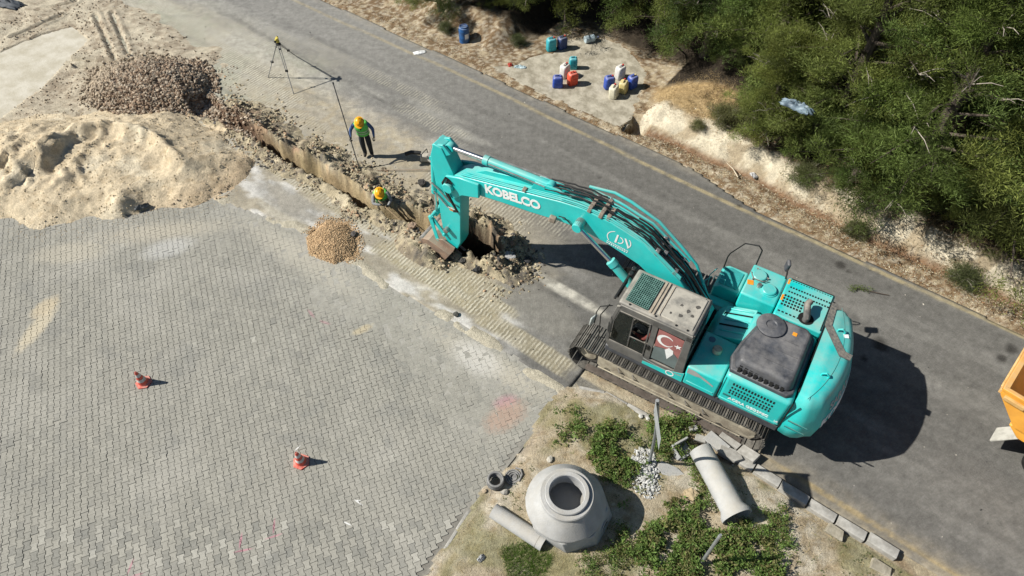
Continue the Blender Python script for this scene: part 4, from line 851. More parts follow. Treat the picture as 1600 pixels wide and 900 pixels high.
# round company mark with its lettering lines (unreadable at this distance)
mb = MB(); cxm, czm, yy = -2.12, 3.52, -.2555
def ring_arc(a0, a1, r, w, sx=1.0):
    t = [R(a0 + (a1 - a0) * i / 14) for i in range(15)]; b0 = len(mb.v)
    mb.v += [(cxm + sx * r * math.cos(q), yy, czm + r * math.sin(q)) for q in t] + [(cxm + sx * (r - w) * math.cos(q), yy, czm + (r - w) * math.sin(q)) for q in t]; mb.f += [(b0 + i, b0 + i + 1, b0 + 16 + i, b0 + 15 + i) for i in range(14)]; mb.m += [0] * 14
ring_arc(-40, 35, .235, .018, 1.25); ring_arc(115, 215, .235, .018, 1.25); ring_arc(-100, 80, .11, .025)
for p in ([(-.10, -.12), (-.06, .14), (-.02, .14), (-.05, -.12)], [(.12, .12), (.16, .13), (.26, -.10), (.22, -.12)]): mb.prism([(cxm + a, czm + b) for a, b in p], yy - .002, yy)
for row, (z0, k, h) in enumerate(((-.17, 14, .03), (-.225, 10, .034))):
    for i in range(k): mb.box((cxm - .27 + i * .54 / k + .01, yy - .001, czm + z0 - .06 * i / k), (.54 / k * .68, .002, h * (.7 + .3 * ((i * 7) % 3) / 2)))
mb.build('company_mark', M_white, bo)
mb = MB(); mb.lathe([(.11, -.05), (.12, -.03), (.12, .22), (.09, .24), (0, .24)], 18, (-3.05, -.27, 3.60), Matrix.Rotation(R(90), 3, 'X')); mb.build('cylinder_pin', M_steel, bo, smooth=True); mb = MB(); mb.lathe([(.11, -.05), (.12, -.03), (.12, .22), (.09, .24), (0, .24)], 18, (-3.05, .31, 3.60), Matrix.Rotation(R(-90), 3, 'X')); mb.build('cylinder_pin', M_steel, bo, smooth=True)
mb = MB(); mb.box((-3.72, -.36, 3.42), (.17, .12, .16), (0, .2, .2)); mb.build('work_lamp', M_brown, bo, bevel=.03)
mb = MB(); mb.tube([(-3.6, -.30, 3.52), (-3.45, -.31, 3.56), (-3.25, -.30, 3.40), (-3.1, -.32, 3.3)], .014, 6); mb.build('lamp_cable', M_black, bo)
mb = MB(); mb.prism([(-4.5, 3.70), (-4.35, 4.05), (-3.75, 4.08), (-3.3, 3.92), (-3.3, 3.7)], -.10, -.05); mb.prism([(-4.5, 3.70), (-4.35, 4.05), (-3.75, 4.08), (-3.3, 3.92), (-3.3, 3.7)], .09, .14); mb.build('cylinder_bracket', M_teal, bo, bevel=.01)
mb = MB(); mb.prism([(-6.2, 3.36), (-5.75, 3.64), (-4.5, 3.90), (-4.3, 3.7)], .02, .20); mb.build('top_ridge', M_teal, bo, bevel=.01)
# pipes and hoses over the back of the boom
def topz(x): return float(np.interp(x, [p[0] for p in TOP], [p[1] for p in TOP]))
def run(y, dz, xs, wob=0.0, sd=0):
    r = random.Random(sd); return [(x, y + r.uniform(-wob, wob), topz(x) + dz + r.uniform(0, wob)) for x in xs]
for k, (y, x0, dz, rad) in enumerate(((-.235, -6.3, .045, .02), (-.185, -6.3, .05, .02), (-.13, -6.2, .05, .016), (-.235, -3.6, .10, .022), (-.04, -3.5, .09, .022), (.04, -3.5, .08, .022), (.12, -3.4, .10, .024), (.20, -3.2, .09, .024), (.27, -3.1, .13, .03))):
    mb = MB(); mb.tube(run(y, dz, np.linspace(x0, -.6, 16), .006, k), rad, 8); mb.build('hydraulic_pipe', M_teal, bo, smooth=True)
for k, (y, x0, x1, dz, rad) in enumerate(((-.09, -4.1, -2.4, .12, .03), (-.02, -4.2, -2.5, .16, .03), (.07, -4.1, -2.5, .17, .032), (.16, -4.0, -2.6, .13, .028), (.22, -4.1, -2.7, .16, .026), (-.08, -2.5, -.2, .10, .028), (.0, -2.4, -.1, .14, .03), (.08, -2.4, .1, .13, .03), (-.20, -2.0, -.4, .11, .018), (-.15, -2.1, -.3, .1, .018), (.02, -1.6, .1, .2, .03), (.18, -1.9, .1, .12, .024))):
    mb = MB(); mb.tube(run(y, dz, np.linspace(x0, x1, 13), .022, 50 + k), rad * .72, 8); mb.build('hydraulic_hose', M_black, bo, smooth=True)
for (x, ys, hh) in ((-4.55, (-.21,), .1), (-2.9, (-.21, -.08, .06, .2), .18), (-2.62, (-.22, -.1, .04, .18, .27), .18), (-2.45, (-.2, .02), .14), (-1.25, (-.19, .06, .25), .17), (-1.1, (-.05, .12), .17), (-.75, (-.2, .2), .13)):
    for y in ys:
        mb = MB(); mb.box((x, y, topz(x) + .07), (.09, .10, hh), (0, .2, 0)); mb.build('pipe_clamp', M_brown if x < -2 and y < .2 else M_steel, bo, bevel=.012)
# bright pipe dropping from the boom to the swivel on the far side
mb = MB(); mb.tube([(-3.2, .33, 4.12), (-2.6, .36, 4.20), (-2.2, .37, 4.12), (-1.5, .37, 3.88), (-.9, .36, 3.45), (-.45, .34, 3.1), (.05, .32, 2.2)], .035, 8); mb.build('supply_pipe', M_teal, bo, smooth=True)
# boom cylinders
def cylinder(name, a, g, b, rb, rr, parent, mb2=True):
    a, g, b = Vector(a), Vector(g), Vector(b); d = (b - a).normalized()
    root = empty(name); root.parent = parent
    mb = MB(); mb.tube([a, g], rr, 14); mb.build('rod', M_chrome, root, smooth=True)
    mb = MB(); mb.tube([g, g + d * .02, g + d * .02, g + d * .16, g + d * .16, b], [rb * .7, rb * 1.12, rb * 1.15, rb * 1.15, rb, rb], 18); mb.build('barrel', M_teal, root, smooth=True)
    for p in (a, b): mb = MB(); mb.lathe([(rb * 1.05, -.08), (rb * 1.15, -.06), (rb * 1.15, .06), (rb * 1.05, .08)], 16, p, Matrix.Rotation(R(90), 3, 'X')); mb.build('end_eye', M_teal, root, smooth=True)
    return root
cylinder('boom_cylinder', (-3.05, -.44, 3.60), (-2.18, -.44, 2.98), (-.62, -.44, 1.62), .105, .055, ex)
cylinder('boom_cylinder', (-3.05, .48, 3.60), (-2.18, .48, 2.98), (-.62, .48, 1.62), .105, .055, ex)
cylinder('arm_cylinder', (-6.74, .02, 3.92), (-5.80, .02, 3.97), (-4.0, .02, 4.00), .105, .06, ex)
mb = MB(); mb.tube([(-5.7, .14, 4.0), (-5.0, .16, 4.02), (-4.2, .16, 4.05), (-3.9, .14, 4.0)], .022, 6); mb.tube([(-5.6, -.09, 4.0), (-5.0, -.1, 4.02), (-4.1, -.1, 4.02)], .018, 6); mb.build('cylinder_pipe', M_steel, ex)
# ---------------- arm (stick)
ARM = [(-7.10, 4.02), (-7.22, 3.62), (-7.14, 2.5), (-7.12, 1.5), (-7.08, .80), (-6.90, .48), (-6.66, .50), (-6.54, .80), (-6.42, 2.4), (-6.44, 2.86), (-6.56, 3.32), (-6.86, 3.98)]
mb = MB(); mb.prism(ARM, -.19, .23); arm = mb.build('arm', M_teal, ex, bevel=.02)
mb = MB(); mb.prism([(-7.16, 3.95), (-6.84, 4.06), (-6.62, 3.86), (-6.80, 3.74), (-7.12, 3.7)], -.16, -.09); mb.prism([(-7.16, 3.95), (-6.84, 4.06), (-6.62, 3.86), (-6.80, 3.74), (-7.12, 3.7)], .13, .20); mb.build('cylinder_bracket', M_teal, arm, bevel=.012)
mb = MB(); mb.box((-6.74, -.193, 2.02), (.11, .004, .13)); mb.build('warning_sticker', M_orange, arm)
cylinder('bucket_cylinder', (-7.42, .02, 1.35), (-7.40, .02, 2.1), (-7.30, .02, 3.35), .075, .045, ex)
mb = MB()
for y in (-.22, .26): mb.prism([(-7.50, 1.42), (-7.36, 1.44), (-6.98, .96), (-7.10, .88)], y - .02, y + .02); mb.prism([(-7.50, 1.42), (-7.36, 1.44), (-7.18, .52), (-7.30, .48)], y - .05, y - .03)
mb.tube([(-7.42, -.28, 1.40), (-7.42, .32, 1.40)], .05, 10); mb.tube([(-7.03, -.28, .92), (-7.03, .32, .92)], .05, 10); mb.build('bucket_link', M_teal, ex, bevel=.01)
mb = MB(); mb.lathe([(.07, -.09), (.08, -.07), (.08, .07), (.05, .09)], 14, (-6.92, -.24, 1.18), Matrix.Rotation(R(90), 3, 'X')); mb.build('grease_pin', M_steel, arm, smooth=True)
for pts in ([(-6.55, -.33, 3.20), (-6.68, -.37, 3.28), (-6.80, -.36, 3.05), (-6.72, -.36, 2.75), (-6.52, -.34, 2.35), (-6.50, -.28, 2.18), (-6.6, -.26, 2.08)], [(-6.50, -.35, 3.16), (-6.62, -.39, 3.22), (-6.72, -.38, 3.0), (-6.62, -.38, 2.7), (-6.46, -.35, 2.3), (-6.48, -.27, 2.12), (-6.62, -.25, 2.04)]):
    mb = MB(); mb.tube(pts, .026, 8); mb.build('hydraulic_hose', M_black, arm, smooth=True)
for pts in ([(-6.56, -.24, 2.10), (-6.8, -.24, 2.10), (-7.05, -.24, 2.34), (-7.22, -.22, 2.44)], [(-6.56, -.24, 2.30), (-6.75, -.24, 2.34), (-7.05, -.24, 2.62), (-7.26, -.22, 2.72)]):
    mb = MB(); mb.tube(pts, .022, 8); mb.build('steel_pipe', M_steel, arm, smooth=True)
# ---------------- bucket
BUC = [(-6.90, .60), (-7.2, .72), (-7.58, .84), (-7.82, .78), (-7.92, .56), (-7.86, .26), (-7.62, .06), (-7.25, .0)]
root = empty('bucket', (.13, 0, -.20)); root.parent = ex
mb = MB(); nB = len(BUC)
outer = BUC; ctr = (-7.25, .4); inner = [(ctr[0] + (x - ctr[0]) * .93, ctr[1] + (z - ctr[1]) * .93) for x, z in outer]
mb.v = [(x, -.4, z) for x, z in outer] + [(x, .44, z) for x, z in outer] + [(x, -.4, z) for x, z in inner] + [(x, .44, z) for x, z in inner]
mb.f = [(i, i + 1, nB + i + 1, nB + i) for i in range(nB - 1)] + [(2 * nB + i, 3 * nB + i, 3 * nB + i + 1, 2 * nB + i + 1) for i in range(nB - 1)]; mb.m = [0] * len(mb.f)
for k in (0, nB - 1): mb.f.append((k, nB + k, 3 * nB + k, 2 * nB + k)); mb.m.append(0)
mb.build('shell', M_rust, root)
for y in (-.43, .41): mb = MB(); mb.prism(outer, y, y + .035); mb.build('side_plate', M_rust, root, bevel=.006)
mb = MB(); mb.tube([(-7.84, -.42, .72), (-7.84, .46, .72)], .085, 14); mb.build('heel_wear_bar', pm('scuffed_steel', (.42, .40, .37), (.22, .20, .18), 9, .5, metal=.4), root, smooth=True)
for k in range(5):
    y = -.36 + k * .19; mb = MB(); mb.prism([(-7.28, .03), (-7.20, -.07), (-6.96, -.05), (-7.16, .05)], y - .045, y + .045); mb.build('tooth', M_shoe, root, bevel=.008)
for y in (-.26, .26): mb = MB(); mb.prism([(-6.90, .56), (-6.82, .78), (-7.20, .92), (-7.42, .84)], y - .025, y + .025); mb.build('bucket_ear', M_rust, root, bevel=.006)
# ================================================================== PEOPLE
M_skin = pm('skin', (.42, .25, .17), (.36, .20, .13), 6, .6)
M_pants = pm('dark_trousers', (.028, .034, .042), (.018, .022, .027), 9, .9)
M_sleeve = pm('blue_sleeve', (.07, .12, .28), (.045, .08, .19), 9, .9)
M_glove = pm('work_glove', (.03, .035, .035), (.02, .022, .022), 9, .9)
M_boot = pm('boot_leather', (.035, .03, .025), (.02, .017, .015), 9, .8)
M_vest = pm('hi_vis_green', (.13, .62, .12), (.09, .50, .09), 5, .75)
M_band = pm('grey_band', (.55, .57, .52), (.4, .42, .38), 9, .5)
M_hat = pm('yellow_helmet', (.85, .42, .01), (.78, .36, .01), 5, .35)
M_hair = pm('dark_hair', (.02, .015, .012), (.01, .008, .006), 9, .8)
def person(label, loc, rz, J, mats, hat=None, vest=True, cat='person', parent=None, group=None):
    """one continuous skinned body; J maps joint -> position (faces -y)"""
    rad = dict(pelvis=(.15, .11), waist=(.135, .10), chest=(.165, .115), neck=(.058, .058), head0=(.075, .085), head1=(.085, .10), head2=(.06, .07))
    for s in 'LR':
        rad.update({'sh' + s: (.066,) * 2, 'el' + s: (.058,) * 2, 'wr' + s: (.031,) * 2, 'pa' + s: (.037, .022), 'hp' + s: (.112,) * 2, 'kn' + s: (.088,) * 2, 'an' + s: (.068,) * 2, 'to' + s: (.042,) * 2})
    names = list(J); idx = {k: i for i, k in enumerate(names)}
    ch = [('pelvis', 'waist', 1), ('waist', 'chest', 2), ('chest', 'neck', 0), ('neck', 'head0', 0), ('head0', 'head1', 0), ('head1', 'head2', 0)]
    for s in 'LR': ch += [('chest', 'sh' + s, 2), ('sh' + s, 'el' + s, 2), ('el' + s, 'wr' + s, 2), ('wr' + s, 'pa' + s, 3), ('pelvis', 'hp' + s, 1), ('hp' + s, 'kn' + s, 1), ('kn' + s, 'an' + s, 1), ('an' + s, 'to' + s, 4)]
    me = bpy.data.meshes.new('b'); me.from_pydata([J[k] for k in names], [(idx[a], idx[b]) for a, b, _ in ch], [])
    o = bpy.data.objects.new('b', me); COL.objects.link(o)
    sk = o.modifiers.new('s', 'SKIN'); sk.use_smooth_shade = True; sk.branch_smoothing = .6
    for k in names: v = me.skin_vertices[0].data[idx[k]]; v.radius = rad[k]; v.use_root = (k == 'pelvis')
    su = o.modifiers.new('u', 'SUBSURF'); su.levels = 2; su.render_levels = 2
    dg = bpy.context.evaluated_depsgraph_get(); m2 = bpy.data.meshes.new_from_object(o.evaluated_get(dg)); bpy.data.objects.remove(o)
    mb = MB()
    segs = [(Vector(J[a]), Vector(J[b]), k) for a, b, k in ch]
    for p in m2.polygons:
        c = p.center; best = (9, 0)
        for a, b, k in segs:
            t = max(0, min(1, (c - a).dot(b - a) / max(1e-9, (b - a).length_squared))); d = (a + (b - a) * t - c).length
            if d < best[0]: best = (d, k)
        mb.f.append(tuple(p.vertices)); mb.m.append(best[1])
    mb.v = [v.co[:] for v in m2.vertices]; bpy.data.meshes.remove(m2)
    for s, sg in (('L', 1), ('R', -1)):                                  # five curled fingers
        wr, pa = Vector(J['wr' + s]), Vector(J['pa' + s]); d = (pa - wr).normalized(); side = d.cross(Vector((0, 1, 0.2))).normalized(); nrm = side.cross(d) * (1)
        if nrm.y > 0: nrm = -nrm
        mb.mi = 3
        for q, ln in enumerate((.068, .078, .072, .058)):
            b0 = pa + side * (-.028 + q * .019) + d * .012; b1 = b0 + d * ln * .5; b2 = b1 + (d * .5 + nrm * .8) * ln * .42; b3 = b2 + (nrm - d * .3) * ln * .32
            mb.tube([b0, b1, b2, b3], [.0095, .009, .008, .006], 6)
        t0 = pa - side * .03 - d * .02; mb.tube([t0, t0 - side * .022 + d * .02 + nrm * .01, t0 - side * .018 + d * .05 + nrm * .03], [.011, .010, .007], 6)
    mb.mi = 0
    body = mb.build('person', mats, parent, loc, rz, smooth=True, ang=80)
    if not parent: tag(body, label, cat, group)
    H0, H1, H2 = Vector(J['head0']), Vector(J['head1']), Vector(J['head2']); hz = (H2 - H0).normalized(); hx = Vector((1, 0, 0)); hx = (hx - hz * hx.dot(hz)).normalized(); hy = hz.cross(hx)
    HM = Matrix((hx, hy, hz)).transposed(); hc = H1
    mb = MB()                                                            # nose, eyes, ears, mouth
    mb.ball(hc + HM @ Vector((0, -.105, -.01)), (.014, .02, .024), 8, 5)
    for sx in (-1, 1): mb.ball(hc + HM @ Vector((sx * .085, .0, -.005)), (.012, .02, .03), 8, 5)
    mb.ball(hc + HM @ Vector((0, -.092, -.055)), (.024, .012, .007), 8, 4); mb.build('face', mats[0], body, smooth=True)
    mb = MB()
    for sx in (-1, 1): mb.ball(hc + HM @ Vector((sx * .032, -.09, .022)), .011, 8, 5)
    mb.build('eyes', M_hair, body, smooth=True)
    mb = MB(); mb.lathe([(.088, -.03), (.10, .0), (.097, .03), (.07, .05)], 16, hc + HM @ Vector((0, .01, 0)), HM); mb.build('hair', M_hair, body, smooth=True)
    if hat:
        mb = MB(); prof = [(.150, -.006), (.152, .004), (.124, .012), (.122, .04), (.108, .085), (.075, .118), (.03, .132), (0, .134)]; o = len(mb.v)
        mb.lathe(prof, 24, (0, 0, 0)); mb.v = [(x, y * 1.12 - (.035 if (z < .01 and y < -.05) else 0), z) for x, y, z in mb.v]
        mb.box((0, -.0, .128), (.028, .19, .02)); mb.v = [tuple(hc + HM @ (Vector(v) + Vector((0, 0, .022)))) for v in mb.v]
        mb.build('safety_helmet', hat, body, smooth=True)
    if vest:
        pv, wa, chs, nk = (Vector(J[k]) for k in ('pelvis', 'waist', 'chest', 'neck')); mb = MB()
        sh = (Vector(J['shL']) + Vector(J['shR'])) / 2
        st = [(pv + Vector((0, 0, -.02)), .205, .155), (pv * .5 + wa * .5, .19, .15), (wa, .185, .148), (wa * .4 + chs * .6, .205, .158), (chs, .222, .160), (sh + Vector((0, 0, .035)), .215, .125), (sh + Vector((0, 0, .085)), .14, .085)]
        ax = (chs - pv).normalized(); seg = 22; vs = []
        for c, rx, ry in st:
            yy = ax.cross(Vector((1, 0, 0))).normalized()
            for k in range(seg): a = 2 * math.pi * k / seg; vs.append(c + Vector((1, 0, 0)) * rx * math.cos(a) + yy * ry * math.sin(a))
        mb.add(vs, [(i * seg + k, i * seg + (k + 1) % seg, (i + 1) * seg + (k + 1) % seg, (i + 1) * seg + k) for i in range(len(st) - 1) for k in range(seg)])
        ve = mb.build('safety_vest', M_vest, body, smooth=True, ang=80)
        so = ve.modifiers.new('t', 'SOLIDIFY'); so.thickness = .008
        for t, q in ((.30, 1), (.62, 2)):
            mb = MB(); c = pv.lerp(chs, t); seg = 22; rx, ry = (.20, .162) if q == 1 else (.214, .168)
            for dz_ in (-.02, .02):
                for k in range(seg): a = 2 * math.pi * k / seg; mb.v.append(tuple(c + ax * dz_ + Vector((1, 0, 0)) * rx * math.cos(a) + ax.cross(Vector((1, 0, 0))).normalized() * ry * math.sin(a)))
            mb.f = [(k, (k + 1) % seg, seg + (k + 1) % seg, seg + k) for k in range(seg)]; mb.m = [0] * seg; mb.build('reflective_band', M_band, ve, smooth=True)
        mb = MB(); c = nk; mb.add([tuple(c + Vector(q)) for q in ((-.075, -.10, .0), (.075, -.10, .0), (0, -.135, -.20), (0, -.10, .03))], [(0, 2, 1), (0, 1, 3)]); mb.build('shirt_opening', M_hair, body)
    return body
P1 = G(575, 243, 0.03)
J1 = dict(pelvis=(0, .02, .93), waist=(0, -.02, 1.06), chest=(0, -.11, 1.29), neck=(0, -.19, 1.45), head0=(0, -.245, 1.50), head1=(0, -.295, 1.56), head2=(0, -.335, 1.625),
          shL=(.195, -.12, 1.375), elL=(.33, -.10, 1.12), wrL=(.335, -.20, .90), paL=(.325, -.235, .84), shR=(-.195, -.12, 1.375), elR=(-.35, -.09, 1.13), wrR=(-.36, -.24, .97), paR=(-.355, -.29, .92),
          hpL=(.095, .02, .88), knL=(.12, -.03, .50), anL=(.13, .02, .09), toL=(.16, -.13, .05), hpR=(-.095, .02, .88), knR=(-.09, -.02, .50), anR=(-.07, .03, .09), toR=(-.09, -.12, .05))
w1 = person('person in yellow helmet and green vest standing above the trench and looking down', P1, R(6), J1, [M_skin, M_pants, M_sleeve, M_glove, M_boot], M_hat)
hand = P1 + Matrix.Rotation(R(6), 3, 'Z') @ Vector((-.365, -.33, .90)); rb = G(579, 320, -1.15); d = (hand - rb).normalized(); top = rb + d * 4.05
M_rod = pm('rod_grey', (.12, .12, .12), (.07, .07, .07), 9, .6)
mb = MB(); mb.tube([rb, top], .017, 8); mb.tube([top - d * .05, top], .028, 8)
for k in range(1, 8): mb.tube([rb + d * (k * .5), rb + d * (k * .5 + .03)], .021, 8)
tag(mb.build('measuring_rod', M_rod), 'long thin grey rod reaching from the standing worker’s hand down into the trench', 'rod')
P2w = G(592, 298, .84); P2w.z = -.74
J2 = dict(pelvis=(0, .10, .90), waist=(0, .06, 1.02), chest=(0, -.08, 1.24), neck=(0, -.18, 1.38), head0=(-.01, -.22, 1.43), head1=(-.02, -.27, 1.50), head2=(-.03, -.30, 1.57),
          shL=(.20, -.09, 1.31), elL=(.28, -.22, 1.08), wrL=(.15, -.36, 1.02), paL=(.09, -.40, 1.02), shR=(-.20, -.09, 1.31), elR=(-.26, -.30, 1.14), wrR=(-.06, -.42, 1.16), paR=(0.0, -.43, 1.17),
          hpL=(.095, .10, .85), knL=(.11, -.02, .48), anL=(.11, .06, .09), toL=(.12, -.08, .05), hpR=(-.095, .10, .85), knR=(-.10, -.04, .48), anR=(-.12, .04, .09), toR=(-.14, -.1, .05))
sh2 = P2w - Matrix.Rotation(R(14), 3, 'Z') @ Vector((-.02, -.27, 0)); 
w2 = person('person in yellow helmet and green vest standing chest deep in the trench holding a handle', (sh2.x, sh2.y, P2w.z), R(14), J2, [M_skin, pm('mud_trousers', (.10, .085, .06), (.06, .05, .035), 9, .9), pm('grey_sleeve', (.34, .35, .36), (.2, .2, .2), 9, .9), M_glove, M_boot], M_hat)
M_wood = pm('ash_wood', (.42, .31, .18), (.30, .21, .12), 9, .7)
hb = Vector((sh2.x, sh2.y, P2w.z)) + Matrix.Rotation(R(14), 3, 'Z') @ Vector((.05, -.44, 1.10)); he = G(634, 352, .02)
mb = MB(); mb.tube([hb - (he - hb).normalized() * .25, he], .018, 8); r0 = empty('shovel', (0, 0, 0), 0, 'wooden handled shovel slanting out of the trench in front of the worker', 'shovel'); mb.build('handle', M_wood, r0)
dd = (he - hb).normalized(); sd_ = dd.cross(Vector((0, 0, 1))).normalized(); uu = sd_.cross(dd)
mb = MB(); q = [(-.0, -.11), (.02, .11)]; vs = [he + sd_ * a + dd * b + uu * c for a, b, c in ((-.02, 0, .01), (.02, 0, .01), (.12, .06, 0), (-.12, .06, 0), (.13, .24, -.01), (-.13, .24, -.01), (0, .34, 0), (0, .1, -.03), (0, .24, -.04))]
mb.add(vs, [(0, 1, 7), (1, 2, 7), (0, 7, 3), (3, 7, 8, 5), (7, 2, 4, 8), (5, 8, 6), (8, 4, 6)]); bl = mb.build('blade', M_steel, r0); bl.modifiers.new('t', 'SOLIDIFY').thickness = .006
# operator sitting in the cab
J3 = {k: Vector(v) for k, v in dict(pelvis=(0, .0, .0), waist=(0, .02, .13), chest=(0, .03, .36), neck=(0, .0, .53), head0=(0, -.02, .59), head1=(0, -.045, .66), head2=(0, -.05, .74),
          shL=(.19, .0, .45), elL=(.27, -.12, .22), wrL=(.22, -.36, .20), paL=(.20, -.43, .20), shR=(-.19, .0, .45), elR=(-.27, -.12, .22), wrR=(-.24, -.36, .24), paR=(-.24, -.43, .24),
          hpL=(.10, -.03, -.02), knL=(.14, -.45, .04), anL=(.14, -.52, -.36), toL=(.14, -.66, -.38), hpR=(-.10, -.03, -.02), knR=(-.14, -.45, .04), anR=(-.14, -.52, -.36), toR=(-.14, -.66, -.38)).items()}
op_loc = EXM @ Vector((-.66, -1.06, 1.80))
op = person('person with a blue cap sitting at the controls inside the excavator cab', op_loc, EXA + R(-90), J3, [M_skin, M_pants, pm('maroon_shirt', (.20, .045, .035), (.12, .03, .025), 9, .9), M_skin, M_boot], pm('blue_cap', (.05, .16, .55), (.04, .12, .42), 9, .8), vest=False)

# ================================================================== SURVEY TRIPOD
th = Vector((-8.02, 21.02, 1.42)); tr = empty('survey_tripod', (th.x, th.y, 0), 0, 'surveying level on a spread tripod beside the road', 'tripod'); tr_i = Vector((th.x, th.y, 0))
M_leg = pm('tripod_grey', (.33, .33, .32), (.2, .2, .2), 9, .5)
for (a, b) in ((419, 121), (459, 147), (463, 88)):
    f = G(a, b) - tr_i; t = Vector((f.x, f.y, 0)).normalized() * .06 + Vector((0, 0, 1.38)); sdv = Vector((-f.y, f.x, 0)).normalized(); m_ = t.lerp(f, .52)
    mb = MB(); mb.tube([t + sdv * .035, m_ + sdv * .028], .013, 6); mb.tube([t - sdv * .035, m_ - sdv * .028], .013, 6); mb.tube([m_, f], .015, 6); mb.tube([f.lerp(m_, .06), f], [.02, .006], 6)
    lg = mb.build('leg', M_leg, tr)
    mb = MB(); mb.box(m_, (.10, .05, .08)); mb.box(t.lerp(m_, .15), (.05, .05, .05)); mb.build('leg_clamp', M_black, lg, bevel=.01)
mb = MB(); mb.lathe([(.06, 1.36), (.09, 1.38), (.09, 1.41), (.05, 1.42), (.05, 1.46)], 16); mb.build('head_plate', M_black, tr, smooth=True)
ins = MB(); ins.lathe([(.055, 1.46), (.07, 1.48), (.07, 1.51), (.05, 1.53)], 16); ins.box((0, 0, 1.575), (.09, .13, .09)); ins.tube([(-.02, .13, 1.575), (-.02, -.14, 1.575)], .035, 12); lv_ = ins.build('level_instrument', pm('level_yellow', (.75, .62, .12), (.55, .45, .08), 9, .5), tr, bevel=.01)
mb = MB(); mb.tube([(-.02, -.14, 1.575), (-.02, -.17, 1.575)], .04, 12); mb.tube([(-.02, .13, 1.575), (-.02, .16, 1.575)], .03, 12); mb.build('eyepiece', M_black, lv_)
# petrol cut-off saw lying by the trench
sw = G(664, 250, 0.03); r0 = empty('cut_off_saw', sw, R(0), 'petrol cut-off saw with round blade guard lying on the dusty road left of the arm', 'saw')
mb = MB(); mb.box((.02, -.02, .13), (.30, .22, .22)); mb.build('motor', pm('saw_cream', (.50, .47, .40), (.36, .33, .28), 8, .6), r0, bevel=.04, seg=3)
mb = MB(); mb.tube([(-.12, .1, .2), (-.42, .12, .22), (-.62, .10, .16)], .065, 12); mb.build('cutting_arm', M_black, r0, smooth=True)
mb = MB(); mb.lathe([(.02, -.004), (.155, -.004), (.155, .004), (.02, .004)], 28, (.26, -.10, .17), Matrix.Rotation(R(60), 3, 'X')); mb.build('blade', M_steel, r0)
mb = MB(); mb.lathe([(.10, -.02), (.17, -.02), (.17, .02), (.10, .02), (.10, -.02)], 28, (.26, -.10, .19), Matrix.Rotation(R(60), 3, 'X'), cap=False); mb.build('blade_guard', pm('guard_white', (.6, .58, .53), (.4, .38, .33), 9, .5), r0, smooth=True)
mb = MB(); mb.tube([(-.08, -.12, .22), (-.06, -.14, .36), (.08, .12, .36), (.1, .1, .22)], .014, 8); mb.build('handle', M_black, r0, smooth=True)
rod_shadow = MB(); rod_shadow.tube([G(588, 266, .04), G(668, 265, .06)], .012, 6)  # thin strip added as the cast shadow of the measuring rod
tag(rod_shadow.build('rod_shadow_strip', M_rust), 'thin strip laid as the shadow of the long rod, between the trench and the saw', 'bar')

# ================================================================== TRAFFIC CONES
M_cone = pm('cone_orange', (.66, .085, .05), (.58, .06, .035), 9, .55, dust=(.5, .4, .33), dustamt=.35)
M_refl = pm('cone_white', (.62, .60, .57), (.45, .43, .4), 9, .5)
def cone(px, py, label, rz, tilt=0):
    p = G(px, py); t = empty('traffic_cone', (p.x, p.y, .0), R(rz), label, 'traffic cone', 'cones on the paved yard')
    mb = MB(); mb.prism([(.165 * math.cos(a), .165 * math.sin(a)) for a in [R(22.5 + 45 * i) for i in range(8)]], 0, .035, 'z', inset=.94); mb.prism([(.20 * math.cos(a), .20 * math.sin(a)) for a in [R(60 * i) for i in range(6)]], 0, .03, 'z'); mb.build('base', M_cone, t, bevel=.006)
    prof = lambda z: .125 - (z - .03) * (.125 - .026) / .47
    mb = MB(); mb.lathe([(prof(.03) + .02, .03)] + [(prof(z), z) for z in (.05, .2, .35, .5)] + [(.018, .505), (.018, .49)], 20); mb.build('cone_body', M_cone, t, smooth=True)
    for z0, z1 in ((.15, .24), (.33, .42)):
        mb = MB(); mb.lathe([(prof(z0) + .003, z0), (prof(z1) + .003, z1)], 20, cap=False); mb.build('reflective_band', M_refl, t, smooth=True)
cone(225, 598, 'orange and white traffic cone farther left on the yard, nearer the sand patch', 10)
cone(471, 722, 'orange and white traffic cone nearer the manhole unit, between the pink marks and the island', 40)

# ================================================================== CONCRETE MANHOLE UNIT
M_mh = pm('fresh_concrete', (.43, .44, .445), (.30, .305, .305), 2.8, .88, bmp=.008, bscale=38, lo=.32, hi=.68, dust=(.40, .37, .31), dustamt=.35)
z0 = .02; mh = empty('manhole_unit', (1.28, 5.30, z0), 0, 'grey concrete manhole base with conical top and round opening on the dirt island', 'manhole unit')
tl = (-.16, -.04)
def octp(cx, cy_, r, z, a0=-98, n=8): return [(cx + r * math.cos(R(a0 + 45 * i)), cy_ + r * math.sin(R(a0 + 45 * i)), z) for i in range(n)]
mb = MB(); A, B_ = octp(0, 0, .92, 0), octp(tl[0] * .9, tl[1] * .9, .875, .62); mb.add(A + B_, [tuple(range(8))[::-1], tuple(range(8, 16))] + [(i, (i + 1) % 8, 8 + (i + 1) % 8, 8 + i) for i in range(8)]); bs_ = mb.build('base_block', M_mh, mh, bevel=.02)
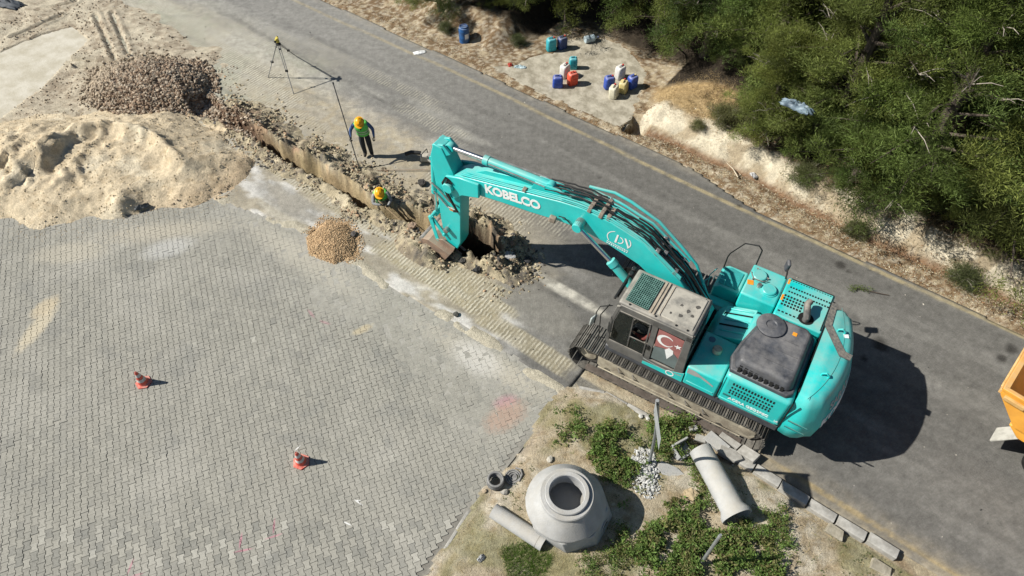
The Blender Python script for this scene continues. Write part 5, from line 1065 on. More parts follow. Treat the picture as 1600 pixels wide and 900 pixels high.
for ang in (-30.5, 59.5, 149.5):                                     # pipe sockets in the base walls
    a = R(ang); nx, ny = math.cos(a), math.sin(a); Mx = Matrix.Rotation(a, 3, 'Z') @ Matrix.Rotation(R(84), 3, 'Y')
    mb = MB(); mb.lathe([(.125, -.05), (.155, .0), (.155, .012), (.125, .014)], 24, (nx * .825 - .05, ny * .825, .31), Mx, cap=False); mb.build('socket_ring', M_mh, bs_, smooth=True)
    mb = MB(); mb.lathe([(.13, 0), (.13, .008), (0, .008)], 24, (nx * .818 - .05, ny * .818, .31), Mx); mb.build('socket_hole', M_slot, bs_)
cxy = (tl[0], tl[1], 0)
mb = MB(); mb.lathe([(.83, .615), (.84, .69), (.83, .72), (.57, 1.03), (.56, 1.05), (.56, 1.13), (.54, 1.15), (.465, 1.15), (.46, 1.13), (.46, 1.205), (.445, 1.22), (.375, 1.22), (.36, 1.205), (.36, .85), (.6, .7), (.6, .3), (0, .3)], 56, cxy, cap=False); mb.build('cone_section', M_mh, mh, smooth=True, ang=30)
mb = MB(); mb.lathe([(.58, .31), (.58, .34), (0, .36)], 32, cxy); mb.build('shaded_floor', pm('manhole_shade', (.09, .075, .058), (.05, .042, .034), 5, .95, bmp=.01, bscale=20), mh)  # floor disc added dark, putting the shade inside the opening into its colour
# pipes
def pipe(label, a, b, ra, rb_, bell=0, cat='concrete pipe', th=.035, grp=None):
    a, b = Vector(a), Vector(b); d = b - a; L = d.length; q = d.to_track_quat('Z', 'Y').to_matrix()
    t = empty('concrete_pipe', a, 0, label, cat, grp)
    pr = [(ra - th, .0), (ra, .0), (ra, .05), (ra, L * .3), (rb_, L - .22 if bell else L)]
    if bell: pr += [(rb_ + bell, L - .08), (rb_ + bell, L), (rb_ + bell - .035, L), (rb_ - th, L - .2)]
    else: pr += [(rb_ - th, L)]
    mb = MB(); mb.lathe(pr + [(ra - th, 0)], 40, (0, 0, 0), q, cap=False); mb.build('pipe_wall', M_mh, t, smooth=True, ang=30)
    if not bell: mb = MB(); mb.lathe([(rb_ + .002, L - .14), (rb_ + .002, L - .13)], 40, (0, 0, 0), q, cap=False); mb.build('joint_groove', M_grey, t)
    return t
pa = G(771, 798, .17); pb = G(850, 850, .17); pipe('short pale concrete pipe lying beside the manhole unit, on its left', pa, pb, .165, .165)
pa = G(1094, 702, .34); pb = G(1152, 808, .34); pipe('long concrete pipe with a flared bell end, right of the bent post', pa, pb, .255, .265, .075, th=.05)
# rubber rings
M_rub = pm('dusty_rubber', (.11, .115, .12), (.06, .062, .065), 9, .7, dust=(.35, .34, .32), dustamt=.45)
def torus(mb, c, R0, r, tilt=(0, 0, 0), seg=28, s2=8, M=None):
    E_ = Euler(tilt).to_matrix(); vs = []
    for i in range(seg):
        a = 2 * math.pi * i / seg
        for k in range(s2): b = 2 * math.pi * k / s2; vs.append(Vector(c) + E_ @ Vector(((R0 + r * math.cos(b)) * math.cos(a), (R0 + r * math.cos(b)) * math.sin(a), r * math.sin(b))))
    mb.add(vs, [(i * s2 + k, ((i + 1) % seg) * s2 + k, ((i + 1) % seg) * s2 + (k + 1) % s2, i * s2 + (k + 1) % s2) for i in range(seg) for k in range(s2)])
p = G(774, 756); mb = MB()
for k in range(5): torus(mb, (random.uniform(-.01, .01), random.uniform(-.01, .01), .03 + k * .04), .155 + random.uniform(-.008, .01), .03, (random.uniform(-.05, .05), random.uniform(-.05, .05), 0))
tag(mb.build('rubber_ring_stack', M_rub, None, (p.x, p.y, .05), smooth=True), 'stack of thick dusty black rubber rings, left of the pair near the pipe', 'rubber rings', 'rubber sealing rings')
p = G(802, 748); mb = MB()
for r1, zz in ((.17, .03), (.125, .035), (.075, .04)): torus(mb, (0, 0, zz), r1, .02, (.06, .05, 0))
mb.lathe([(.0, .02), (.18, .02), (.18, .03)], 24); mb.tube([(.12, -.1, .05), (.2, .05, .08), (.16, .18, .06), (.05, .22, .04)], .02, 8)
tag(mb.build('rubber_ring_coil', M_rub, None, (p.x, p.y, .05), smooth=True), 'flat coil of grey rubber rings with a loose loop, near the red hammer', 'rubber rings', 'rubber sealing rings')
# hammer
ha = G(817, 759, .06); hb_ = G(823, 784, .06); r0 = empty('hammer', (0, 0, 0), 0, 'red headed hammer with wooden handle lying on the dirt by the rubber rings', 'hammer')
mb = MB(); mb.tube([ha, hb_], .016, 8); mb.build('handle', M_wood, r0)
dv = (hb_ - ha).normalized(); sv = Vector((-dv.y, dv.x, 0)); mb = MB(); mb.tube([ha - sv * .075, ha - sv * .04, ha + sv * .04, ha + sv * .1], [.022, .03, .03, .012], 8); mb.build('head', pm('hammer_red', (.55, .05, .06), (.42, .04, .05), 9, .5), r0)

# ================================================================== SIGN POSTS
M_post = pm('galvanised_post', (.34, .36, .37), (.22, .24, .25), 5, .45, metal=.4, dust=(.4, .38, .33), dustamt=.3)
r0 = empty('bent_sign_post', (2.95, 6.36, 0), 0, 'bent grey metal sign post leaning over broken concrete, its plate seen edge-on', 'sign post')
mb = MB(); mb.tube([(-.03, -.03, .05), (.06, .0, .10), (.13, .02, .3), (.10, .0, .8), (.0, -.08, 1.8), (-.12, -.16, 2.7), (-.26, -.22, 3.46)], .036, 10); mb.build('post', M_post, r0, smooth=True)
mb = MB(); mb.box((-.27, -.60, 3.20), (.006, .74, .52), (R(4), R(-6), 0)); pl_ = mb.build('sign_plate', pm('sign_back', (.33, .35, .36), (.24, .26, .27), 5, .5), r0, bevel=.002)
mb = MB(); mb.box((-.25, -.24, 3.08), (.05, .05, .03)); mb.box((-.25, -.24, 3.36), (.05, .05, .03)); mb.build('bracket', M_grey, pl_)
pt = G(1126, 836, 1.75); bse = Vector((pt.x - .02, pt.y - .04, 0)); mb = MB(); mb.tube([(0, 0, 0), (.0, .01, 1.1), (.02, .04, 1.70)], .034, 10); mb.tube([(.02, .04, 1.70), (.021, .042, 1.76)], [.03, .026], 10)
tag(mb.build('metal_post', M_post, None, bse, smooth=True), 'plain grey metal post standing in the weeds at the bottom edge', 'post')

# ================================================================== KERBS AND BROKEN CONCRETE
kb = MB(); kb.prism([(.3, 8.14), (3.9, 8.14), (3.9, 8.44), (.3, 8.44)], -.3, -.05, 'z'); kerb = kb.build('kerb', M_kerb, rz=RA); tag(kerb, kind='structure')
def kstone(s0, s1, c, wdt, z, name='kerb_stone', yaw=0, roll=0, par=None):
    mb = MB(); L = s1 - s0 - .012; mb.prism([(-wdt / 2, -.2), (wdt / 2, -.2), (wdt / 2, -.035), (wdt / 2 - .03, 0), (-wdt / 2 + .015, 0), (-wdt / 2, -.015)], -L / 2, L / 2, 'x'); o = mb.build(name, M_kerb, par, ((s0 + s1) / 2, c, z), 0, bevel=.008)
    o.rotation_euler = (R(roll), 0, R(yaw)); return o
for s0, s1, c, z, yw in ((-.05, .58, 8.34, .07, -2), (.60, 1.20, 8.33, .09, -.5), (1.21, 1.85, 8.30, .11, .6), (1.88, 2.47, 8.28, .12, 0), (2.50, 3.12, 8.29, .12, .8), (3.16, 3.78, 8.33, .13, -.6)): kstone(s0, s1, c, .25, z, yaw=yw, par=kerb)
ke = MB(); pts_e = [SC(*p) for p in ((692, 862), (733, 795), (800, 712), (822, 668), (850, 634), (880, 612), (905, 605), (945, 613), (1015, 652), (1050, 682))]
for a, b in zip(pts_e[:-1], pts_e[1:]):
    v = Vector((b[0] - a[0], b[1] - a[1])); nn = Vector((-v.y, v.x)).normalized() * .04; ke.prism([(a[0] + nn.x, a[1] + nn.y), (a[0] - nn.x, a[1] - nn.y), (b[0] - nn.x, b[1] - nn.y), (b[0] + nn.x, b[1] + nn.y)], -.25, -.03, 'z')
edg = ke.build('edging', M_kerb, rz=RA); tag(edg, kind='structure')
r_e = random.Random(4)
for i, (a, b) in enumerate(zip(pts_e[:-1], pts_e[1:])):
    v = Vector((b[0] - a[0], b[1] - a[1])); L = v.length; n_ = max(1, round(L / .55)); yaw = math.degrees(math.atan2(v.y, v.x))
    for k in range(n_):
        if (i in (1, 2) and r_e.random() < .85) or (i in (3, 4, 5) and r_e.random() < .35): continue
        t = (k + .5) / n_; o = kstone(-L / n_ / 2, L / n_ / 2, 0, .10 if i < 7 else .16, 0, par=edg); o.location = (a[0] + v.x * t, a[1] + v.y * t, .012 + r_e.uniform(-.02, .012)); o.rotation_euler = (R(r_e.uniform(-5, 5)), R(r_e.uniform(-2, 2)), R(yaw + r_e.uniform(-2, 2)))
def slab(px, py, pts, th, z, rz, tilt, label, name='concrete_fragment', mat=None, grp='broken concrete pieces by the machine'):
    mb = MB(); mb.prism(pts, 0, th, 'z'); p = G(px, py); o = mb.build(name, mat or M_kerb, None, (p.x, p.y, z), bevel=.008); o.rotation_euler = (R(tilt[0]), R(tilt[1]), R(rz)); tag(o, label, 'concrete', grp); return o
slab(1115, 693, [(-.25, -.12), (.28, -.16), (.34, .10), (-.20, .16)], .12, .06, -38, (8, 5), 'pale broken kerb slab touching the upper end of the bell-ended pipe', mat=M_mh)
slab(1138, 712, [(-.24, -.14), (.16, -.15), (.30, .0), (.20, .13), (-.25, .12)], .12, .04, -30, (-6, 4), 'cracked kerb piece lying between the pipe and the near track')
slab(1166, 712, [(-.2, -.12), (.22, -.13), (.26, .12), (-.16, .13)], .13, .05, -42, (5, -9), 'tilted kerb piece just before the unbroken kerb row')
slab(1136, 690, [(-.22, -.06), (.26, -.10), (.30, .06), (-.2, .08)], .1, .05, -36, (3, 3), 'long narrow kerb piece close against the near track')
slab(1092, 688, [(-.12, -.08), (.14, -.07), (.1, .09), (-.1, .08)], .1, .05, -20, (10, 3), 'small squarish kerb lump above the upper end of the bell-ended pipe')
slab(1300, 832, [(-.18, -.1), (.2, -.12), (.16, .1), (-.14, .12)], .12, .05, -30, (12, 8), 'chunky pale stone in the dry grass below the kerb row', mat=M_conc)
slab(1372, 888, [(-.2, -.12), (.22, -.1), (.2, .1), (-.18, .12)], .1, .03, -30, (6, 8), 'buried concrete lump at the bottom edge right of the kerb', mat=M_conc)
slab(1048, 738, [(-.34, -.02), (-.2, -.15), (.22, -.17), (.36, -.08), (.1, .08), (-.26, .15)], .07, .09, -12, (6, 6), 'flat pale concrete flake beside the foot of the bent post', mat=M_mh)
slab(1082, 672, [(-.1, -.05), (.1, -.06), (.09, .07), (-.1, .05)], .08, .04, 10, (5, 3), 'small white rubble block between the weeds and the near track', mat=M_mh)
# hollow broken box section at the upper end of the bell-ended pipe
p = G(1066, 704, .1); r0 = empty('broken_gully_box', (p.x, p.y, .04), R(30), 'open pale concrete gully box leaning against the bell-ended pipe', 'concrete box')
mb = MB()
for c, s_ in (((0, .16, .14), (.46, .05, .26)), ((-.22, 0, .12), (.05, .30, .24)), ((0, -.16, .08), (.40, .05, .16)), ((0, 0, .02), (.42, .30, .04))): mb.box(c, s_, (.12, .06, 0))
mb.build('box_wall', M_mh, r0, bevel=.012)
# rubble around the foot of the post
r_ = np.random.default_rng(9); n = 950; c0_ = G(1008, 742); ang = r_.random(n) * 6.28; rad_ = r_.random(n) ** .7
P = np.column_stack([c0_.x + np.cos(ang) * rad_ * .34 + r_.normal(0, .03, n), c0_.y + np.sin(ang) * rad_ * .62 + .0, .10 + .12 * (1 - rad_) + r_.random(n) * .03])
M_rub2 = attr_mat('crushed_stone', 80, .25, .004)
tag(scatter_rocks('crushed_concrete', P, .010 + .042 * r_.random(n) ** 2, M_rub2, np.array((.50, .50, .48)) * r_.uniform(.7, 1.15, (n, 1))), 'heap of crushed pale concrete around the foot of the bent post', 'rubble', kind='stuff')
for i, (px, py, sc_, lb, cl) in enumerate(((1075, 778, .17, 'rounded tan boulder half buried between the manhole unit and the bell-ended pipe', (.47, .37, .23)), (858, 722, .09, 'pale stone on bare soil above the manhole unit', (.5, .47, .4)), (757, 768, .06, 'small tan stone by the left rubber rings', (.5, .4, .28)), (788, 772, .09, 'flat grey stone below the rubber rings', (.42, .40, .36)), (1001, 652, .07, 'small white stone at the island corner below the near track', (.6, .6, .56)), (1012, 655, .05, 'tiny white stone beside the larger one at the island corner', (.6, .6, .57)),
                                           (645, 363, .14, 'rounded brown boulder at the end of the trench, left of the bucket', (.33, .24, .17)), (552, 368, .12, 'dark stone sticking out of the small gravel heap', (.10, .09, .085)), (660, 288, .16, 'dark asphalt lump in the spoil beside the arm', (.06, .055, .05)), (745, 425, .13, 'black asphalt lump on the near rim of the pit', (.045, .045, .045)), (825, 410, .13, 'black asphalt lump on the apron right of the pit', (.04, .04, .042)), (797, 410, .16, 'grey rubble block on the right rim of the pit', (.36, .36, .36)), (722, 412, .12, 'dark broken asphalt lump on the pit rim nearest the cones', (.07, .065, .06)), (800, 392, .1, 'brown clod right of the pit', (.28, .18, .12)), (713, 492, .09, 'dark clod at the edge of the paving below the cleat marks', (.08, .08, .07)))):
    v, f = ICO[i % 6]; bm_v = v * np.array((1.1, .95, .8)) * sc_; p = G(px, py); h = max(0.0, terrain_at(p.x, p.y))
    o = mesh_np('boulder' if sc_ > .1 else 'stone', bm_v, f, pm('stone_%d' % i, cl, tuple(q * .7 for q in cl), 5, .9, bmp=.006, bscale=22), loc=(p.x, p.y, h + sc_ * .45), rz=i * 1.1); su = o.modifiers.new('s', 'SUBSURF'); su.subdivision_type = 'SIMPLE'; su.levels = su.render_levels = 2; tx = o.modifiers.new('d', 'DISPLACE'); tt = bpy.data.textures.new('st', 'CLOUDS'); tt.noise_scale = .06; tx.texture = tt; tx.strength = sc_ * .35
    tag(o, lb, 'stone')

# ================================================================== JERRY CANS, BARREL
def can_mat(n, c): return pm(n, c, tuple(q * .8 for q in c), 7, .42, dust=(.42, .40, .35), dustamt=.25)
CB, CT, CO, CW, CY_, CC, CD = (can_mat('can_blue', (.015, .07, .42)), can_mat('can_teal', (.02, .40, .48)), can_mat('can_orange', (.75, .07, .025)), can_mat('can_white', (.72, .71, .68)), can_mat('can_yellow', (.66, .55, .22)), can_mat('can_cream', (.72, .68, .52)), can_mat('can_navy', (.01, .04, .17)))
M_cap = pm('red_cap', (.55, .05, .03), (.45, .04, .03), 9, .5)
def jerry(px, py, mat, cap, rz, label, h=.46, w_=.36, d_=.27, tilt=0, z=.035):
    p = G(px, py, z); t = empty('jerry_can', (p.x, p.y, z), R(rz), label, 'jerry can', 'plastic canisters by the trees'); t.rotation_euler = (R(tilt), 0, R(rz))
    mb = MB(); bw, bd = w_ / 2, d_ / 2
    rows = [(0, .94), (.02, 1), (h * .74, 1), (h * .86, .90), (h * .92, .66)]; pl_ = []
    base = [(bw * .75, -bd), (bw, -bd * .65), (bw, bd * .65), (bw * .75, bd), (-bw * .75, bd), (-bw, bd * .65), (-bw, -bd * .65), (-bw * .75, -bd)]; n = 8
    vs = [(x * k, y * (k if i < 3 else (k * .5 + .5)), zz) for i, (zz, k) in enumerate(rows) for x, y in base]
    mb.add(vs, [tuple(range(n))[::-1], tuple(range(4 * n, 5 * n))] + [(i * n + j, i * n + (j + 1) % n, (i + 1) * n + (j + 1) % n, (i + 1) * n + j) for i in range(4) for j in range(n)])
    bd_ = mb.build('can_body', mat, t, bevel=.02, seg=3)
    mb = MB(); mb.tube([(-bw * .55, 0, h * .86), (-bw * .5, 0, h * 1.0), (bw * .1, 0, h * 1.02), (bw * .22, 0, h * .88)], .022, 8); mb.build('handle', mat, t, smooth=True)
    mb = MB(); mb.lathe([(.035, 0), (.035, .05), (.03, .055), (0, .055)], 14, (bw * .52, 0, h * .90)); mb.build('cap', cap, t, smooth=True)
    mb = MB()
    for zz in (.3, .5): mb.box((0, -bd - .001, h * zz), (bw * 1.2, .008, .02)); mb.box((0, bd + .001, h * zz), (bw * 1.2, .008, .02))
    mb.build('moulded_rib', mat, bd_)
jerry(871, 135, CB, CB, 0, 'royal blue jerry can at the front left of the four can group')
jerry(882, 119, CW, M_cap, 50, 'white jerry can behind the orange one in the four can group', h=.52)
jerry(894, 131, CO, CO, 25, 'orange jerry can, the only one of its colour', h=.5)
jerry(895, 106, CT, CT, 0, 'turquoise jerry can at the back of the four can group', w_=.30, d_=.25, h=.46)
jerry(951, 137, CB, M_cap, 15, 'blue jerry can at the left of the five can group', h=.5)
jerry(968, 121, CW, M_cap, 40, 'white translucent jerry can with a red cap at the back of the five can group', h=.5)
jerry(959, 151, CC, M_cap, 60, 'cream jerry can at the very front of the five can group', h=.45, tilt=-6)
jerry(974, 143, CY_, M_cap, 65, 'pale yellow jerry can between the cream one and the right blue one', h=.45, tilt=-5)
jerry(987, 136, CB, CY_, 35, 'blue jerry can at the right of the five can group', h=.5)
jerry(861, 78, CT, M_cap, 20, 'turquoise jerry can standing alone at the edge of the tree shade', h=.52)
jerry(878, 75, CD, M_cap, 30, 'navy blue jerry can in shade next to the turquoise one', h=.5)
p = G(923, 62, .1); r0 = empty('water_bottle', (p.x, p.y, .1), R(20), 'pale clear plastic water bottle lying in the shade under the trees', 'bottle')
q = Matrix.Rotation(R(90), 3, 'Y'); mb = MB(); mb.lathe([(.0, -.24), (.13, -.24), (.14, -.2), (.14, -.06), (.132, -.04), (.14, -.02), (.14, .12), (.06, .22), (.035, .24), (.035, .28)], 20, (0, 0, .05), q, cap=False); mb.build('bottle_body', pm('clear_plastic', (.45, .55, .60), (.38, .46, .5), 9, .25), r0, smooth=True)
mb = MB(); mb.lathe([(.04, .27), (.04, .31), (0, .31)], 12, (0, 0, .05), q); mb.build('cap', CB, r0)
p = G(726, 66, 0); r0 = empty('plastic_drum', (p.x, p.y, .02), 0, 'blue plastic drum with a white label standing under the trees', 'drum')
mb = MB(); mb.lathe([(.17, 0), (.2, .02), (.2, .2), (.205, .22), (.2, .24), (.2, .46), (.205, .48), (.2, .5), (.19, .6), (.15, .62), (.15, .66), (.14, .66), (.14, .63), (0, .63)], 24); mb.build('drum_body', can_mat('drum_blue', (.01, .10, .30)), r0, smooth=True)
mb = MB(); mb.tube([(-.18, 0, .6), (-.14, 0, .70), (.14, 0, .70), (.18, 0, .6)], .012, 6); mb.build('handle', CD, r0)
mb = MB()
for k in range(4): a0, a1 = R(-80 + 12 * k), R(-68 + 12 * k); mb.add([(.203 * math.cos(a0), .203 * math.sin(a0), .18), (.203 * math.cos(a1), .203 * math.sin(a1), .22), (.203 * math.cos(a1), .203 * math.sin(a1), .42), (.203 * math.cos(a0), .203 * math.sin(a0), .40)], [(0, 1, 2, 3)])
mb.build('label', M_white, r0)
# culvert mouth under the slab end
sc0 = (-8.02, 17.12); mb = MB(); mb.lathe([(.30, -.02), (.38, -.02), (.38, 1.6), (.30, 1.6), (.30, -.02)], 28, (0, 0, 0), Matrix.Rotation(R(-90), 3, 'Y'), cap=False)
w0 = W(*sc0, -.42); o = mb.build('culvert_pipe', M_conc, None, w0, RA, smooth=True, ang=30); tag(o, 'round concrete culvert mouth opening under the right end of the slab', 'culvert pipe')
# ================================================================== LITTER
def crumple(name, px, py, rx, ry, rz_, mat, label, cat, z=.02, h=.12, sd=0, n=14):
    r = random.Random(sd); mb = MB(); vs = []
    for i in range(n):
        for j in range(n):
            a, b = (i / (n - 1) - .5) * 2, (j / (n - 1) - .5) * 2; e = 1 - .25 * r.random(); k = max(0, 1 - a * a) ** .5
            vs.append((a * rx * e, b * ry * e * (.6 + .4 * k), h * (.25 + r.random() * .75) * (1 - max(a * a, b * b))))
    mb.add(vs, [(i * n + j, (i + 1) * n + j, (i + 1) * n + j + 1, i * n + j + 1) for i in range(n - 1) for j in range(n - 1)])
    p = G(px, py, z); o = mb.build(name, mat, None, (p.x, p.y, z), R(rz_), smooth=True, ang=60); o.modifiers.new('t', 'SOLIDIFY').thickness = .006; return tag(o, label, cat)
crumple('cement_splat', 656, 82, .26, .12, 15, M_white, 'white hardened splat on the far lane near the yellow line', 'cement lump', .012, .05, 1)
crumple('work_glove', 222, 324, .26, .09, 28, pm('glove_grey', (.14, .15, .15), (.06, .065, .07), 12, .9), 'crumpled grey work glove and cloth at the foot of the sand pile', 'cloth', .10, .14, 2)
crumple('plastic_bag', 813, 105, .26, .10, -8, pm('bag_pale', (.5, .62, .66), (.2, .28, .3), 8, .4), 'pale blue plastic bag crumpled on dirt left of the slab', 'plastic bag', .03, .1, 3)
crumple('red_rag', 797, 102, .10, .12, 20, pm('rag_red', (.5, .06, .04), (.25, .03, .02), 9, .8), 'small red rag on brown litter left of the pale bag', 'rag', .03, .12, 4)
crumple('plastic_bag', 1178, 274, .10, .16, 20, pm('bag_white', (.6, .6, .6), (.12, .12, .12), 8, .5), 'black and white plastic scrap on the brown verge', 'plastic bag', .05, .1, 5)
crumple('plastic_sheet', 1246, 168, .52, .20, -38, pm('sheet_blue', (.20, .27, .32), (.07, .10, .13), 5, .5), 'torn pale blue plastic sheet caught among the dark trees', 'plastic sheet', 3.1, .22, 6)
crumple('drink_can', 1104, 236, .09, .05, -20, M_steel, 'silvery flattened can at the foot of the pale bank', 'can', .06, .07, 7)
crumple('plastic_cup', 752, 872, .10, .07, 50, pm('cup_white', (.5, .52, .53), (.1, .1, .1), 8, .4), 'small black and white plastic scrap in the dry grass left of the short pipe', 'plastic scrap', .1, .08, 8)
crumple('dark_patch', 10, 6, .9, .35, -20, pm('dark_patch_grey', (.05, .06, .075), (.03, .04, .05), 4, .7), 'dark crumpled patch at the top left corner', 'dark_patch', .1, .2, 9)  # unidentified dark patch in the corner, drawn as a crumpled sheet
mb = MB(); a, b = G(1136, 255, .05), G(1153, 277, .12); mb.tube([a, a.lerp(b, .5) + Vector((.02, .02, .03)), b], [.012, .018, .02], 6); tag(mb.build('dead_stick', pm('bleached_wood', (.55, .48, .36), (.4, .34, .25), 9, .8)), 'short bleached stick lying on the brown verge', 'stick')
# fallen green twig on the road
p = G(1350, 455); mb = MB(); mb.tube([(-.35, .12, .03), (.0, .0, .06), (.35, -.1, .04), (.62, -.16, .03)], [.006, .009, .01, .008], 5); rt = empty('fallen_branch', (p.x, p.y, 0), 0, 'broken green twig lying on the asphalt beyond the engine bay', 'branch'); mb.build('twig', pm('twig_brown', (.10, .07, .05), (.06, .04, .03), 9, .9), rt)
FALLEN = rt

# ================================================================== TIPPER TRUCK (its rear corner enters the picture on the right)
tp = G(1572, 608, 2.15); TA = R(-44); tk = empty('tipper_truck', (tp.x, tp.y, 0), TA, 'orange-yellow tipper truck, only its rear corner in view at the right edge', 'truck')
M_yel = pm('truck_orange', (.78, .37, .045), (.66, .29, .03), 2.2, .45, dust=(.55, .42, .25), dustamt=.35); M_yd = pm('truck_rail', (.70, .45, .20), (.5, .3, .1), 4, .5)
mb = MB(); BX = 5.0; BW = 2.4
BP_ = [(0, 2.12), (0, 1.95), (.62, 1.30), (BX, 1.30), (BX, 2.12)]
for y in (0, BW): mb.prism(BP_, y - .025, y + .025)
mb.prism([(-.02, 2.12), (-.02, 1.94), (.60, 1.28), (.66, 1.28), (.05, 1.95), (.05, 2.12)], .026, BW - .026); mb.box((BX, BW / 2, 1.8), (.06, BW - .05, .95)); mb.box((BX / 2 + .35, BW / 2, 1.315), (BX - .75, BW - .06, .04)); mb.build('tipper_body', M_yel, tk, bevel=.01)
mb = MB()
for y in (0, BW): mb.box((BX / 2, y, 2.14), (BX + .1, .10, .08))
mb.box((0, BW / 2, 2.14), (.10, BW - .1, .08))
for k in range(7): mb.box((.95 + k * .65, -.05, 1.72), (.09, .06, .8))
mb.build('top_rail', M_yel, tk, bevel=.01)
mb = MB(); mb.tube([(-.06, .1, 2.05), (-.06, BW - .1, 2.05)], .03, 8); mb.box((.28, -.06, 1.98), (.42, .07, .10)); mb.box((.0, .12, 1.98), (.12, .18, .12)); mb.build('tailgate_hinge', M_yd, tk, bevel=.01)
mb = MB(); mb.prism([(.62, 1.27), (.55, 1.22), (.85, .98), (2.2, .98), (2.2, 1.27)], .05, .45); mb.build('rear_fender', M_yel, tk, bevel=.02)
mb = MB(); mb.prism([(.86, .96), (.90, .96), (.60, .40), (.56, .42)], .08, .52); mb.build('mudguard', pm('flap_grey', (.50, .49, .44), (.35, .34, .3), 5, .7), tk, bevel=.008)
mb = MB(); mb.box((BX / 2 + 1.1, BW / 2, .95), (BX + .2, .8, .22)); mb.box((1.1, BW / 2, .8), (.2, 1.8, .2)); mb.build('chassis', M_black, tk)
for x in (1.75, 3.0, 6.4):
    for y in (.3, BW - .3):
        w_o = empty('wheel', (x, y, .5)); w_o.parent = tk; Mx = Matrix.Rotation(R(90), 3, 'X')
        mb = MB(); mb.lathe([(.26, -.14), (.44, -.15), (.5, -.12), (.5, .12), (.44, .15), (.26, .14)], 28, (0, 0, 0), Mx); mb.build('tyre', M_black, w_o, smooth=True)
        mb = MB(); mb.lathe([(.27, -.15), (.27, -.02), (.12, .02), (.12, -.1), (0, -.1)], 24, (0, 0, 0), Mx if y < 1 else Matrix.Rotation(R(-90), 3, 'X')); mb.build('rim', M_steel, w_o, smooth=True)
mb = MB(); mb.prism([(5.3, .9), (5.3, 2.6), (6.6, 2.7), (7.1, 1.9), (7.2, .7), (5.6, .7)], .05, BW - .05); mb.build('truck_cab', M_yel, tk, bevel=.06, seg=3)
mb = MB(); mb.box((7.02, BW / 2, 2.1), (.05, 1.9, .7), (0, -.5, 0)); mb.box((6.1, .04, 2.1), (.7, .02, .5)); mb.build('cab_window', M_glass, tk)
# ================================================================== STONES, CLODS, LITTER SCATTER (nobody could count these)
def place(s, c, dz=0.0):
    z = np.maximum(terrain(s, c), np.where((c < far_edge(s)) & (c > 7.4) & (trench_d(s, c)[0] < -.2), 0.0, -9)); x = s * RD.x + c * RN.x; y = s * RD.y + c * RN.y
    return np.column_stack([x, y, z + dz])
def in_poly(poly, n, r, grow=0.0):
    xs = [p[0] for p in poly]; ys = [p[1] for p in poly]; out = []
    while sum(len(o) for o in out) < n:
        s = r.uniform(min(xs) - grow, max(xs) + grow, n * 2); c = r.uniform(min(ys) - grow, max(ys) + grow, n * 2); k = sdist(s, c, poly) > -grow * r.random(n * 2) ** 2; out.append(np.column_stack([s[k], c[k]]))
    return np.concatenate(out)[:n]
r = np.random.default_rng(21); M_st = attr_mat('stone_scatter', 70, .25, .003)
q = in_poly(GRAV, 6200, r, .35); q = np.concatenate([q, np.column_stack([r.uniform(-20.9, -17.2, 1500), r.uniform(8.75, 9.75, 1500)])]); q = q[(q[:, 0] < -20.6) | (sdist(q[:, 0], q[:, 1], GRAV) > -.3) | (trench_d(q[:, 0], q[:, 1])[0] > -.12)]; sz = r.uniform(.026, .072, len(q)); P = place(q[:, 0], q[:, 1]); P[:, 2] += sz * .5
tone = np.where(r.random((len(q), 1)) < .55, np.array([[.30, .22, .155]]), np.array([[.44, .37, .285]])) * r.uniform(.5, 1.2, (len(q), 1)); lt = ss(-22.3, -24.2, q[:, 0])[:, None]; tone = tone * (1 - lt * .7) + np.array((.46, .39, .29)) * lt * .7
tag(scatter_rocks('gravel_pile', P, sz, M_st, tone, sd=2), 'heap of coarse reddish brown crushed stone at the far end of the trench', 'gravel', kind='stuff')
q = in_poly(SMALL, 5200, r, .22); sz = r.uniform(.010, .026, len(q)); P = place(q[:, 0], q[:, 1]); P[:, 2] += sz * .4
tag(scatter_rocks('gravel_heap', P, sz, M_st, np.array((.50, .355, .21)) * r.uniform(.6, 1.3, (len(q), 1)), sd=3), 'small round heap of tan fine gravel on the near side of the trench', 'gravel', kind='stuff')
# coarse stones rolled off the sand pile and the ground behind it
n = 7500; s = r.uniform(-31, -16, n); c = r.uniform(.5, 11.4, n); d = sdist(s, c, PILE); k = ((d < .25) & (d > -.35) & (s > -19) | (d < .1) & (s < -20.5) & (c > 5) & (sdist(s, c, PADW) < .1)) & (vnoise(s * 1.6, c * 1.6, 9) + r.random(n) * .6 > .75)
s, c = s[k], c[k]; sz = r.uniform(.012, .042, len(s)); P = place(s, c); P[:, 2] += sz * .3
tag(scatter_rocks('scattered_gravel', P, sz, M_st, np.array((.36, .29, .21)) * r.uniform(.5, 1.35, (len(s), 1)), sd=4), 'loose stones strewn round the foot of the sand pile and behind it', 'gravel', kind='stuff')
